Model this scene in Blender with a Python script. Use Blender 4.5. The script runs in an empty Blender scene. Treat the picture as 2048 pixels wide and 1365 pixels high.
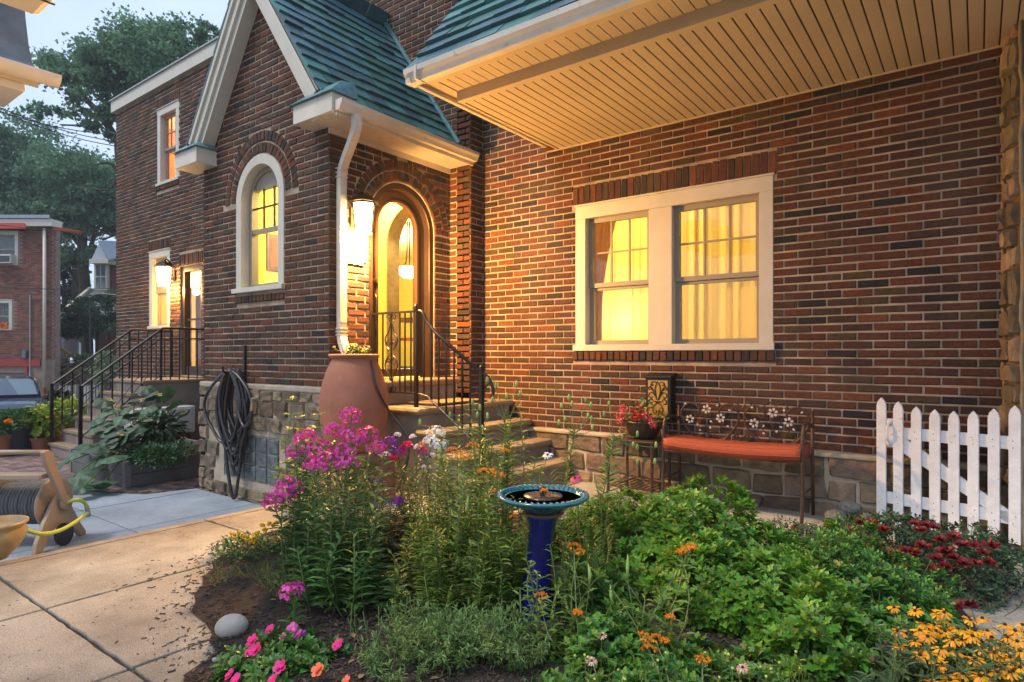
import bpy, math, random
import numpy as np
from mathutils import Vector, Matrix, Quaternion
random.seed(7); RNG = np.random.default_rng(11)
scene = bpy.context.scene
COL = scene.collection
# ---------------------------------------------------------------- camera, sky, sun, exposure
F_PX, CX, HY, YAW = 1245., 1024., 710., math.radians(36.8)
SN, CS = math.sin(YAW), math.cos(YAW)
cam_d = bpy.data.cameras.new('camera'); cam = bpy.data.objects.new('camera', cam_d); COL.objects.link(cam)
cam_d.sensor_width = 36; cam_d.lens = 36 * F_PX / 2048; cam_d.shift_y = (HY - 682.5) / 2048
cam_d.clip_start = .05; cam_d.clip_end = 2000
cam.location = (0, 0, 0); cam.rotation_euler = (math.radians(90), 0, YAW)
scene.camera = cam
world = bpy.data.worlds.new("World"); scene.world = world; world.use_nodes = True
wn = world.node_tree; bg = wn.nodes['Background']
sky = wn.nodes.new('ShaderNodeTexSky'); sky.sky_type = 'NISHITA'; sky.sun_disc = False
SUN_EL, SUN_AZ = math.radians(58), math.radians(205)     # azimuth measured clockwise from +Y
sky.sun_elevation = SUN_EL; sky.sun_rotation = SUN_AZ
sky.air_density = 1.0; sky.dust_density = 4.0; sky.ozone_density = 1.0
tc = wn.nodes.new('ShaderNodeTexCoord'); nz = wn.nodes.new('ShaderNodeTexNoise'); cr = wn.nodes.new('ShaderNodeValToRGB')
nz.inputs['Scale'].default_value = 1.6; nz.inputs['Detail'].default_value = 5
wn.links.new(tc.outputs['Generated'], nz.inputs['Vector']); wn.links.new(nz.outputs['Fac'], cr.inputs['Fac'])
cr.color_ramp.elements[0].position = .35; cr.color_ramp.elements[1].position = .68
cr.color_ramp.elements[0].color = (.62, .62, .62, 1); cr.color_ramp.elements[1].color = (.97, .97, .97, 1)
mx = wn.nodes.new('ShaderNodeMixRGB'); mx.inputs['Color2'].default_value = (4.7, 5.8, 7.7, 1)
wn.links.new(cr.outputs['Color'], mx.inputs['Fac']); wn.links.new(sky.outputs['Color'], mx.inputs['Color1'])
wn.links.new(mx.outputs['Color'], bg.inputs['Color'])
bg.inputs['Strength'].default_value = .13
sun_d = bpy.data.lights.new('sun', 'SUN'); sun = bpy.data.objects.new('sun', sun_d); COL.objects.link(sun)
sun_d.energy = 1.5; sun_d.angle = math.radians(10); sun_d.color = (1, .93, .82)
sdir = Vector((math.sin(SUN_AZ) * math.cos(SUN_EL), math.cos(SUN_AZ) * math.cos(SUN_EL), math.sin(SUN_EL)))
sun.rotation_euler = sdir.to_track_quat('Z', 'Y').to_euler()
scene.view_settings.view_transform = 'Standard'; scene.view_settings.look = 'None'
scene.view_settings.exposure = 0.5; scene.view_settings.gamma = 1; scene.view_settings.use_curve_mapping = False
scene.render.engine = 'CYCLES'
try:
    scene.cycles.transparent_max_bounces = 12; scene.cycles.max_bounces = 8
    scene.cycles.sample_clamp_indirect = 6
except Exception: pass
LAMP_W = 1.0
# ---------------------------------------------------------------- photo measurements -> points on real planes
def ray(x, y):
    u = (x - CX) / F_PX; v = (HY - y) / F_PX
    return Vector((u * CS - SN, u * SN + CS, v))
def onY(x, y, Y): r = ray(x, y); return r * (Y / r.y)
def onX(x, y, X): r = ray(x, y); return r * (X / r.x)
def onZ(x, y, Z): r = ray(x, y); return r * (Z / r.z)
def onD(x, y, d): return ray(x, y) * d
def proj(p):
    d = -SN * p[0] + CS * p[1]
    return (CX + F_PX * (CS * p[0] + SN * p[1]) / d, HY - F_PX * p[2] / d, d)
G = -1.28; GL = -1.53; D = 5.5; YP = 5.27; XD = -4.829; YG = 3.626; XC = -4.52
# ---------------------------------------------------------------- materials
MATS = {}
def mat(name, col=None, rough=.6, metal=0, var=.0, vscale=8., bump=0, bscale=60., island=0., hue=0., transl=0., spec=.5, col2=None, spots=None, coat=0.):
    """procedural surface: base colour, noise between col and col2, per-piece variation, fine bump"""
    if name in MATS: return MATS[name]
    m = bpy.data.materials.new(name); m.use_nodes = True; nt = m.node_tree; N = nt.nodes; L = nt.links
    b = N['Principled BSDF']; b.inputs['Roughness'].default_value = rough; b.inputs['Metallic'].default_value = metal
    b.inputs['Specular IOR Level'].default_value = spec
    if coat: b.inputs['Coat Weight'].default_value = coat; b.inputs['Coat Roughness'].default_value = .06
    g = N.new('ShaderNodeNewGeometry'); tc = N.new('ShaderNodeTexCoord')
    src = None
    rgb = N.new('ShaderNodeRGB'); rgb.outputs[0].default_value = (*col, 1); src = rgb.outputs[0]
    if var or col2:
        n = N.new('ShaderNodeTexNoise'); n.inputs['Scale'].default_value = vscale; n.inputs['Detail'].default_value = 6; n.inputs['Roughness'].default_value = .62
        L.new(g.outputs['Position'], n.inputs['Vector'])
        mp = N.new('ShaderNodeMapRange'); mp.inputs[1].default_value = .32; mp.inputs[2].default_value = .68; L.new(n.outputs['Fac'], mp.inputs[0])
        mi = N.new('ShaderNodeMixRGB'); L.new(mp.outputs[0], mi.inputs['Fac'])
        c2 = col2 if col2 else tuple(min(1, c * (1 + var)) for c in col)
        c1 = col if col2 else tuple(c * (1 - var) for c in col)
        mi.inputs['Color1'].default_value = (*c1, 1); mi.inputs['Color2'].default_value = (*c2, 1); src = mi.outputs[0]
    if island or hue:
        oi = N.new('ShaderNodeObjectInfo'); ad = N.new('ShaderNodeMath'); ad.operation = 'ADD'
        L.new(g.outputs['Random Per Island'], ad.inputs[0]); L.new(oi.outputs['Random'], ad.inputs[1])
        fr = N.new('ShaderNodeMath'); fr.operation = 'FRACT'; L.new(ad.outputs[0], fr.inputs[0])
        hs = N.new('ShaderNodeHueSaturation'); L.new(src, hs.inputs['Color'])
        m1 = N.new('ShaderNodeMapRange'); L.new(fr.outputs[0], m1.inputs[0]); m1.inputs[3].default_value = 1 - island; m1.inputs[4].default_value = 1 + island
        L.new(m1.outputs[0], hs.inputs['Value'])
        m3 = N.new('ShaderNodeMath'); m3.operation = 'MULTIPLY'; m3.inputs[1].default_value = 7.31; L.new(fr.outputs[0], m3.inputs[0])
        f2 = N.new('ShaderNodeMath'); f2.operation = 'FRACT'; L.new(m3.outputs[0], f2.inputs[0])
        m2 = N.new('ShaderNodeMapRange'); L.new(f2.outputs[0], m2.inputs[0]); m2.inputs[3].default_value = .5 - hue; m2.inputs[4].default_value = .5 + hue
        L.new(m2.outputs[0], hs.inputs['Hue']); src = hs.outputs[0]
    if spots:
        n = N.new('ShaderNodeTexNoise'); n.inputs['Scale'].default_value = spots[1]; n.inputs['Detail'].default_value = 3
        L.new(g.outputs['Position'], n.inputs['Vector'])
        mp = N.new('ShaderNodeMapRange'); mp.inputs[1].default_value = spots[2]; mp.inputs[2].default_value = spots[2] + .07; L.new(n.outputs['Fac'], mp.inputs[0])
        mi = N.new('ShaderNodeMixRGB'); L.new(mp.outputs[0], mi.inputs['Fac']); L.new(src, mi.inputs['Color1']); mi.inputs['Color2'].default_value = (*spots[0], 1); src = mi.outputs[0]
    L.new(src, b.inputs['Base Color'])
    if bump:
        n = N.new('ShaderNodeTexNoise'); n.inputs['Scale'].default_value = bscale; n.inputs['Detail'].default_value = 5
        L.new(g.outputs['Position'], n.inputs['Vector'])
        bp = N.new('ShaderNodeBump'); bp.inputs['Strength'].default_value = bump; bp.inputs['Distance'].default_value = .01
        L.new(n.outputs['Fac'], bp.inputs['Height']); L.new(bp.outputs[0], b.inputs['Normal'])
    if transl:
        out = N['Material Output']; t = N.new('ShaderNodeBsdfTranslucent'); L.new(src, t.inputs['Color'])
        ms = N.new('ShaderNodeMixShader'); ms.inputs[0].default_value = transl
        L.new(b.outputs[0], ms.inputs[1]); L.new(t.outputs[0], ms.inputs[2]); L.new(ms.outputs[0], out.inputs['Surface'])
    MATS[name] = m; return m
def emat(name, col, strength):
    m = bpy.data.materials.new(name); m.use_nodes = True; b = m.node_tree.nodes['Principled BSDF']
    b.inputs['Base Color'].default_value = (*col, 1); b.inputs['Emission Color'].default_value = (*col, 1); b.inputs['Emission Strength'].default_value = strength
    MATS[name] = m; return m
def glassmat(name, tint=(1, 1, 1), gloss=.12):
    m = bpy.data.materials.new(name); m.use_nodes = True; nt = m.node_tree; N = nt.nodes; N.remove(N['Principled BSDF'])
    t = N.new('ShaderNodeBsdfTransparent'); t.inputs[0].default_value = (*tint, 1)
    g = N.new('ShaderNodeBsdfGlossy'); g.inputs['Roughness'].default_value = .03
    lw = N.new('ShaderNodeLayerWeight'); lw.inputs[0].default_value = .5
    pw = N.new('ShaderNodeMath'); pw.operation = 'POWER'; pw.inputs[1].default_value = 4.; nt.links.new(lw.outputs['Facing'], pw.inputs[0])
    fr = N.new('ShaderNodeMath'); fr.operation = 'MULTIPLY_ADD'; fr.inputs[1].default_value = .6; fr.inputs[2].default_value = .045; nt.links.new(pw.outputs[0], fr.inputs[0])
    ms = N.new('ShaderNodeMixShader'); nt.links.new(fr.outputs[0], ms.inputs[0])
    nt.links.new(t.outputs[0], ms.inputs[1]); nt.links.new(g.outputs[0], ms.inputs[2]); nt.links.new(ms.outputs[0], N['Material Output'].inputs[0])
    MATS[name] = m; return m
def brickmat(name, reds, weights_pos, rough=.85):
    m = bpy.data.materials.new(name); m.use_nodes = True; nt = m.node_tree; N = nt.nodes; L = nt.links
    b = N['Principled BSDF']; b.inputs['Roughness'].default_value = rough; b.inputs['Specular IOR Level'].default_value = .3
    g = N.new('ShaderNodeNewGeometry'); oi = N.new('ShaderNodeObjectInfo'); ad = N.new('ShaderNodeMath'); ad.operation = 'ADD'
    L.new(g.outputs['Random Per Island'], ad.inputs[0]); L.new(oi.outputs['Random'], ad.inputs[1])
    fr = N.new('ShaderNodeMath'); fr.operation = 'FRACT'; L.new(ad.outputs[0], fr.inputs[0])
    cr = N.new('ShaderNodeValToRGB'); cr.color_ramp.interpolation = 'CONSTANT'; L.new(fr.outputs[0], cr.inputs[0])
    e = cr.color_ramp.elements
    e[0].position = 0; e[0].color = (*reds[0], 1); e[1].position = weights_pos[1]; e[1].color = (*reds[1], 1)
    for c, p in zip(reds[2:], weights_pos[2:]): q = e.new(p); q.color = (*c, 1)
    n = N.new('ShaderNodeTexNoise'); n.inputs['Scale'].default_value = 38; n.inputs['Detail'].default_value = 7; n.inputs['Roughness'].default_value = .7
    L.new(g.outputs['Position'], n.inputs['Vector'])
    mp = N.new('ShaderNodeMapRange'); mp.inputs[1].default_value = .3; mp.inputs[2].default_value = .7; mp.inputs[3].default_value = .62; mp.inputs[4].default_value = 1.45
    L.new(n.outputs['Fac'], mp.inputs[0])
    mu = N.new('ShaderNodeVectorMath'); mu.operation = 'SCALE'; L.new(cr.outputs[0], mu.inputs[0]); L.new(mp.outputs[0], mu.inputs['Scale'])
    # lime bloom patches across the wall
    n2 = N.new('ShaderNodeTexNoise'); n2.inputs['Scale'].default_value = 1.3; n2.inputs['Detail'].default_value = 6; vm = N.new('ShaderNodeVectorMath'); vm.operation = 'MULTIPLY'; vm.inputs[1].default_value = (1.6,1.6,.45); L.new(g.outputs['Position'], vm.inputs[0]); L.new(vm.outputs[0], n2.inputs['Vector'])
    mp2 = N.new('ShaderNodeMapRange'); mp2.inputs[1].default_value = .5; mp2.inputs[2].default_value = .8; mp2.inputs[4].default_value = .38; L.new(n2.outputs['Fac'], mp2.inputs[0])
    mi = N.new('ShaderNodeMixRGB'); L.new(mp2.outputs[0], mi.inputs[0]); L.new(mu.outputs[0], mi.inputs[1]); mi.inputs[2].default_value = (.11, .08, .068, 1)
    L.new(mi.outputs[0], b.inputs['Base Color'])
    bp = N.new('ShaderNodeBump'); bp.inputs['Strength'].default_value = .6; bp.inputs['Distance'].default_value = .006
    L.new(n.outputs['Fac'], bp.inputs['Height']); L.new(bp.outputs[0], b.inputs['Normal'])
    MATS[name] = m; return m
M_BRICK = brickmat('brick', [(.082,.031,.018), (.056,.024,.017), (.100,.032,.016), (.044,.027,.020), (.060,.037,.020), (.018,.016,.018), (.076,.027,.016), (.042,.020,.015), (.13,.043,.020)],
                   [0, .2, .36, .46, .58, .68, .75, .88, .97])
M_MORTAR = mat('mortar', (.31,.245,.18), .95, var=.38, vscale=5, bump=.5, bscale=120)
M_STONE = mat('stone', (.235,.175,.11), .9, col2=(.10,.082,.058), vscale=9, bump=1., bscale=24, island=.45, hue=.02)
M_SMORTAR = mat('stone_mortar', (.36,.31,.24), .95, var=.2, bump=.5, bscale=60)
M_WHITE = mat('white_trim', (.52,.485,.41), .5, var=.06, vscale=5, bump=.15, bscale=25)
M_VINYL = mat('vinyl', (.50,.40,.26), .45, var=.06, vscale=3)
M_SLATE = mat('slate', (.028,.105,.125), .45, col2=(.055,.155,.155), vscale=4, bump=.5, bscale=35, island=.32, hue=.05)
M_COPPER = mat('copper_flashing', (.10,.22,.26), .5, metal=.3, var=.3, vscale=12, bump=.3)
M_IRON = mat('black_iron', (.012,.011,.012), .35, metal=.2, bump=.1, bscale=80, spec=.6)
M_DARKWOOD = mat('brown_painted_wood', (.030,.015,.010), .4, var=.2, vscale=20)
M_CONC = mat('concrete_step', (.26,.22,.17), .9, col2=(.17,.145,.12), vscale=5, bump=.5, bscale=70)
M_PAVE = mat('pavement_concrete', (.40,.375,.315), .9, col2=(.29,.26,.205), vscale=1.8, bump=.9, bscale=130, island=.06, spots=((.20,.155,.105), 110., .63))
def pave_wear(m, dark, crackscale):
    nt = m.node_tree; N = nt.nodes; L = nt.links; b = N['Principled BSDF']; src = b.inputs['Base Color'].links[0].from_socket; g = N.new('ShaderNodeNewGeometry')
    n = N.new('ShaderNodeTexNoise'); n.inputs['Scale'].default_value = .9; n.inputs['Detail'].default_value = 8; n.inputs['Roughness'].default_value = .7; L.new(g.outputs['Position'], n.inputs['Vector'])
    mp = N.new('ShaderNodeMapRange'); mp.inputs[1].default_value = .40; mp.inputs[2].default_value = .70; mp.inputs[3].default_value = 1.12; mp.inputs[4].default_value = .62; L.new(n.outputs['Fac'], mp.inputs[0])
    n3 = N.new('ShaderNodeTexNoise'); n3.inputs['Scale'].default_value = 210; n3.inputs['Detail'].default_value = 2; L.new(g.outputs['Position'], n3.inputs['Vector'])
    mp3 = N.new('ShaderNodeMapRange'); mp3.inputs[1].default_value = .35; mp3.inputs[2].default_value = .65; mp3.inputs[3].default_value = .72; mp3.inputs[4].default_value = 1.2; L.new(n3.outputs['Fac'], mp3.inputs[0])
    mm = N.new('ShaderNodeMath'); mm.operation = 'MULTIPLY'; L.new(mp.outputs[0], mm.inputs[0]); L.new(mp3.outputs[0], mm.inputs[1])
    sc = N.new('ShaderNodeVectorMath'); sc.operation = 'SCALE'; L.new(src, sc.inputs[0]); L.new(mm.outputs[0], sc.inputs['Scale'])
    n2 = N.new('ShaderNodeTexNoise'); n2.inputs['Scale'].default_value = 5; n2.inputs['Detail'].default_value = 4; L.new(g.outputs['Position'], n2.inputs['Vector'])
    ad = N.new('ShaderNodeVectorMath'); ad.operation = 'MULTIPLY_ADD'; L.new(n2.outputs['Color'], ad.inputs[0]); ad.inputs[1].default_value = (.25,.25,.25); L.new(g.outputs['Position'], ad.inputs[2])
    v = N.new('ShaderNodeTexVoronoi'); v.feature = 'DISTANCE_TO_EDGE'; v.inputs['Scale'].default_value = crackscale; L.new(ad.outputs[0], v.inputs['Vector'])
    c = N.new('ShaderNodeMapRange'); c.inputs[1].default_value = .0; c.inputs[2].default_value = .004; c.inputs[3].default_value = .55; c.inputs[4].default_value = 0; L.new(v.outputs['Distance'], c.inputs[0])
    mk = N.new('ShaderNodeMapRange'); mk.inputs[1].default_value = .52; mk.inputs[2].default_value = .56; L.new(n.outputs['Fac'], mk.inputs[0])
    mu = N.new('ShaderNodeMath'); mu.operation = 'MULTIPLY'; L.new(c.outputs[0], mu.inputs[0]); L.new(mk.outputs[0], mu.inputs[1])
    mi = N.new('ShaderNodeMixRGB'); L.new(mu.outputs[0], mi.inputs[0]); L.new(sc.outputs[0], mi.inputs[1]); mi.inputs[2].default_value = (*dark, 1); L.new(mi.outputs[0], b.inputs['Base Color'])
pave_wear(M_PAVE, (.10,.08,.055), .8)
M_BLUEC = mat('driveway_concrete', (.22,.26,.31), .85, col2=(.29,.33,.38), vscale=1.7, bump=.25, bscale=120, island=.04)
pave_wear(M_BLUEC, (.09,.09,.09), .6)
M_DARKGAP = mat('joint_dirt', (.07,.06,.045), .95, bump=.4)
M_MULCH = mat('mulch', (.062,.042,.031), .95, island=.75, hue=.01)
M_SOIL = mat('soil', (.028,.020,.015), .98, var=.4, vscale=30, bump=1., bscale=60)
M_GLASS = glassmat('window_glass')
M_YWALL = mat('yellow_plaster', (.76,.64,.17), .8, var=.03)
M_WCEIL = mat('white_plaster', (.8,.78,.72), .8)
# ---------------------------------------------------------------- object helpers
WLOC = {}
def link(o): COL.objects.link(o); return o
def thing(name, label, cat, loc, group=None):
    o = bpy.data.objects.new(name, None); link(o); o.empty_display_size = .1
    o.location = loc; WLOC[o] = Vector(loc); o['label'] = label; o['category'] = cat
    if group: o['group'] = group
    return o
def place(o, parent, loc=None):
    """verts are in world coordinates; shift the origin to loc (top level) or under the parent"""
    if parent is not None:
        o.parent = parent; base = WLOC.get(parent, Vector((0, 0, 0)))
        o.location = -base; WLOC[o] = Vector((0, 0, 0))
    return o
def tag(o, label=None, cat=None, group=None, kind=None):
    if label: o['label'] = label
    if cat: o['category'] = cat
    if group: o['group'] = group
    if kind: o['kind'] = kind
    return o
def recentre(o, loc):
    me = o.data; loc = Vector(loc); me.transform(Matrix.Translation(-loc)); o.location = loc; WLOC[o] = loc; return o
class MB:
    def __init__(s): s.V = []; s.F = []; s.S = False
    def add(s, V, F):
        n = len(s.V); s.V += [tuple(v) for v in V]; s.F += [tuple(i + n for i in f) for f in F]; return s
    def box(s, a, b):
        x0, y0, z0 = a; x1, y1, z1 = b
        return s.add([(x0,y0,z0),(x1,y0,z0),(x1,y1,z0),(x0,y1,z0),(x0,y0,z1),(x1,y0,z1),(x1,y1,z1),(x0,y1,z1)],
                     [(0,3,2,1),(4,5,6,7),(0,1,5,4),(1,2,6,5),(2,3,7,6),(3,0,4,7)])
    def hexa(s, P):  # 8 points: bottom loop then top loop
        return s.add(P, [(0,3,2,1),(4,5,6,7),(0,1,5,4),(1,2,6,5),(2,3,7,6),(3,0,4,7)])
    def bar(s, p, q, w, h, up=(0,0,1)):
        p = Vector(p); q = Vector(q); d = (q - p).normalized(); up = Vector(up)
        if abs(d.dot(up)) > .98: up = Vector((0, 1, 0))
        a = d.cross(up).normalized() * w / 2; b = a.cross(d).normalized() * h / 2
        return s.hexa([p-a-b, p+a-b, p+a+b, p-a+b, q-a-b, q+a-b, q+a+b, q-a+b])
    def tube(s, pts, r, n=8, caps=True):
        pts = [Vector(p) for p in pts]; rs = r if isinstance(r, (list, tuple)) else [r] * len(pts)
        prev = None; rings = []; V = []; F = []
        for i, p in enumerate(pts):
            d = (pts[min(i+1, len(pts)-1)] - pts[max(i-1, 0)])
            d = d.normalized() if d.length > 1e-9 else Vector((0,0,1))
            if prev is None:
                u = d.orthogonal().normalized()
            else:
                u = (prev - d * prev.dot(d)); u = u.normalized() if u.length > 1e-6 else d.orthogonal().normalized()
            prev = u; v = d.cross(u)
            for k in range(n):
                a = 2 * math.pi * k / n; V.append(p + (u * math.cos(a) + v * math.sin(a)) * rs[i])
        for i in range(len(pts) - 1):
            for k in range(n):
                F.append((i*n+k, i*n+(k+1) % n, (i+1)*n+(k+1) % n, (i+1)*n+k))
        if caps: F.append(tuple(range(n-1, -1, -1))); F.append(tuple((len(pts)-1)*n+k for k in range(n)))
        return s.add(V, F)
    def lathe(s, prof, c, n=32, axis=None):
        """prof: (r, z) list about the vertical through c; axis: optional 3x3 to turn it"""
        V = []; F = []; c = Vector(c)
        for r, z in prof:
            for k in range(n):
                a = 2 * math.pi * k / n; p = Vector((r * math.cos(a), r * math.sin(a), z))
                if axis is not None: p = axis @ p
                V.append(c + p)
        for i in range(len(prof) - 1):
            for k in range(n): F.append((i*n+k, i*n+(k+1) % n, (i+1)*n+(k+1) % n, (i+1)*n+k))
        if prof[0][0] > 1e-4: F.append(tuple(range(n-1, -1, -1)))
        if prof[-1][0] > 1e-4: F.append(tuple((len(prof)-1)*n+k for k in range(n)))
        return s.add(V, F)
    def prism(s, poly, d):
        """poly: list of 3D points, d: extrusion vector"""
        n = len(poly); d = Vector(d); P = [Vector(p) for p in poly]
        return s.add(P + [p + d for p in P], [tuple(range(n-1, -1, -1)), tuple(range(n, 2*n))] + [(i, (i+1) % n, n+(i+1) % n, n+i) for i in range(n)])
    def build(s, name, m, parent=None, smooth=False, bevel=0, loc=None, **kw):
        me = bpy.data.meshes.new(name); me.from_pydata(s.V, [], s.F); me.update()
        import bmesh
        bm = bmesh.new(); bm.from_mesh(me); bmesh.ops.recalc_face_normals(bm, faces=bm.faces); bm.to_mesh(me); bm.free()
        me.materials.append(m); o = bpy.data.objects.new(name, me); link(o)
        if smooth: me.polygons.foreach_set('use_smooth', [True] * len(me.polygons))
        place(o, parent)
        if loc is not None: recentre(o, loc)
        if bevel:
            b = o.modifiers.new('bevel', 'BEVEL'); b.width = bevel; b.segments = 2; b.limit_method = 'ANGLE'
        tag(o, **kw); return o
def smoothcurve(pts, n=8):
    """Catmull-Rom through points"""
    P = [Vector(p) for p in pts]; out = []
    for i in range(len(P) - 1):
        a = P[max(i-1, 0)]; b = P[i]; c = P[i+1]; d = P[min(i+2, len(P)-1)]
        for k in range(n):
            t = k / n
            out.append(.5 * ((2*b) + (c-a)*t + (2*a-5*b+4*c-d)*t*t + (3*b-a-3*c+d)*t**3))
    out.append(P[-1]); return out
# ------- many small alike shapes merged into one mesh (numpy)
TPL = {}
def tpl(name, V, F): TPL[name] = (np.array(V, float), [tuple(f) for f in F])
class SC:
    def __init__(s): s.items = {}
    def add(s, t, p, x, y, z):
        s.items.setdefault(t, []).append((p[0],p[1],p[2], x[0],x[1],x[2], y[0],y[1],y[2], z[0],z[1],z[2])); return s
    def leaf(s, t, p, d, up=(0,0,1), L=.05, W=None, roll=0):
        d = Vector(d).normalized(); up = Vector(up)
        y = up.cross(d); y = y.normalized() if y.length > 1e-4 else d.orthogonal().normalized()
        if roll: y = Quaternion(d, roll) @ y
        z = d.cross(y); W = L if W is None else W
        return s.add(t, p, d * L, y * W, z * L)
    def seg(s, a, b, r):
        a = Vector(a); b = Vector(b); d = b - a
        if d.length < 1e-6: return s
        u = d.orthogonal().normalized() * r; v = d.normalized().cross(u)
        return s.add('seg', a, u, v, d)
    def stem(s, pts, r):
        for i in range(len(pts)-1): s.seg(pts[i], pts[i+1], r)
        return s
    def build(s, name, m, parent=None, smooth=False, loc=None, **kw):
        if name in ('stems','stalks','leaves','foliage','inner_foliage','twigs','pale_buds','buds','flower_stalks','pale_leaves','seed_heads','crown','mosaic_leaves','bouquet','window_box_flowers','pods'): kw['kind'] = 'stuff'
        Vs = []; LV = []; LS = []; nv = 0; nl = 0
        for t, it in s.items.items():
            V, F = TPL[t]; A = np.array(it); n = len(A)
            P = A[:, None, 0:3] + V[None, :, 0:1]*A[:, None, 3:6] + V[None, :, 1:2]*A[:, None, 6:9] + V[None, :, 2:3]*A[:, None, 9:12]
            Vs.append(P.reshape(-1, 3)); k = len(V)
            lv = np.array([i for f in F for i in f]); ln = np.array([len(f) for f in F]); ls = np.concatenate([[0], np.cumsum(ln)[:-1]])
            LV.append((lv[None] + nv + np.arange(n)[:, None]*k).ravel()); LS.append((ls[None] + nl + np.arange(n)[:, None]*len(lv)).ravel())
            nv += n*k; nl += n*len(lv)
        me = bpy.data.meshes.new(name)
        if nv:
            V = np.concatenate(Vs); LVa = np.concatenate(LV); LSa = np.concatenate(LS)
            me.vertices.add(nv); me.vertices.foreach_set('co', V.ravel().astype(np.float32))
            me.loops.add(nl); me.loops.foreach_set('vertex_index', LVa.astype(np.int32))
            me.polygons.add(len(LSa)); me.polygons.foreach_set('loop_start', LSa.astype(np.int32))
            me.polygons.foreach_set('use_smooth', [smooth] * len(LSa))
            me.update(calc_edges=True); me.validate()
        me.materials.append(m); o = bpy.data.objects.new(name, me); link(o); place(o, parent)
        if loc is not None: recentre(o, loc)
        tag(o, **kw); return o
ang6 = [(math.cos(a*math.pi/2.5), math.sin(a*math.pi/2.5)) for a in range(5)]
tpl('seg', [(c, s_, 0) for c, s_ in ang6] + [(c*.85, s_*.85, 1) for c, s_ in ang6], [(i, (i+1) % 5, 5+(i+1) % 5, 5+i) for i in range(5)])
tpl('lance', [(0,0,0), (.35,.11,.05), (.35,0,.0), (.35,-.11,.05), (.7,.085,.02), (.7,0,-.03), (.7,-.085,.02), (1,0,-.14)],
    [(0,2,1), (0,3,2), (1,2,5,4), (2,3,6,5), (4,5,7), (5,6,7)])
tpl('oval', [(0,0,0), (.25,.22,.05), (.25,0,0), (.25,-.22,.05), (.62,.24,.04), (.62,0,-.02), (.62,-.24,.04), (1,0,-.12)],
    [(0,2,1), (0,3,2), (1,2,5,4), (2,3,6,5), (4,5,7), (5,6,7)])
tpl('lobed', [(0,0,0), (.17,.05,.01), (.19,.20,.04), (.31,.23,.05), (.41,.13,.02), (.5,.30,.04), (.64,.29,.02), (.71,.15,.0), (.87,.14,-.04), (1,.0,-.12), (.87,-.14,-.04), (.71,-.15,0), (.64,-.29,.02), (.5,-.30,.04), (.41,-.13,.02), (.31,-.23,.05), (.19,-.20,.04), (.17,-.05,.01), (.5,0,-.03)],
    [(0,18,1), (1,18,4,3,2), (4,18,7,6,5), (7,18,9,8), (9,18,11,10), (11,18,14,13,12), (14,18,17,16,15), (17,18,0)])
tpl('lobed_old', [(0,0,0), (.18,.07,.01), (.2,.27,.05), (.42,.16,.02), (.55,.36,.03), (.72,.17,.0), (1,.05,-.1), (1,-.05,-.1), (.72,-.17,0), (.55,-.36,.03), (.42,-.16,.02), (.2,-.27,.05), (.18,-.07,.01), (.5,0,-.03)],
    [(0,13,1), (1,13,3,2), (3,13,5,4), (5,13,6), (6,13,7), (7,13,8), (8,13,10,9), (10,13,12,11), (12,13,0)])
tpl('blade', [(0,.02,0), (0,-.02,0), (.5,-.03,.06), (.5,.03,.06), (1,0,0)], [(0,1,2,3), (3,2,4)])
tpl('quad', [(0,-.5,0), (1,-.5,0), (1,.5,0), (0,.5,0)], [(0,1,2,3)])
tpl('diam', [(0,0,0), (.45,-.3,.05), (1,0,0), (.45,.3,.05)], [(0,1,2,3)])
tpl('petal', [(0,0,0), (.45,-.16,.06), (.9,-.13,0), (1,0,-.02), (.9,.13,0), (.45,.16,.06)], [(0,1,5), (1,2,4,5), (2,3,4)])
tpl('wide', [(0,0,0), (.4,-.38,.03), (.85,-.36,0), (1,0,-.03), (.85,.36,0), (.4,.38,.03)], [(0,1,5), (1,2,4,5), (2,3,4)])
tpl('chip', [(0,-.15,0), (1,-.12,0), (1,.12,.03), (0,.15,0), (.05,-.12,.12), (.95,-.1,.12), (.95,.1,.14), (.05,.12,.12)], [(4,5,6,7), (0,1,5,4), (1,2,6,5), (2,3,7,6), (3,0,4,7)])
def ball(n=6, m=4, z=1.):
    V = [(0,0,-z)]; F = []
    for j in range(1, m):
        ph = -math.pi/2 + math.pi*j/m
        for i in range(n): V.append((math.cos(ph)*math.cos(2*math.pi*i/n), math.cos(ph)*math.sin(2*math.pi*i/n), z*math.sin(ph)))
    V.append((0,0,z)); t = len(V)-1
    for i in range(n): F.append((0, 1+(i+1) % n, 1+i)); F.append((t, 1+(m-2)*n+i, 1+(m-2)*n+(i+1) % n))
    for j in range(m-2):
        for i in range(n): F.append((1+j*n+i, 1+j*n+(i+1) % n, 1+(j+1)*n+(i+1) % n, 1+(j+1)*n+i))
    return V, F
tpl('ball', *ball())
def rnd(a, b): return random.uniform(a, b)
def rdir(zmin=-1, zmax=1):
    z = rnd(zmin, zmax); a = rnd(0, 2*math.pi); r = math.sqrt(max(0, 1-z*z)); return Vector((r*math.cos(a), r*math.sin(a), z))
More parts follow.
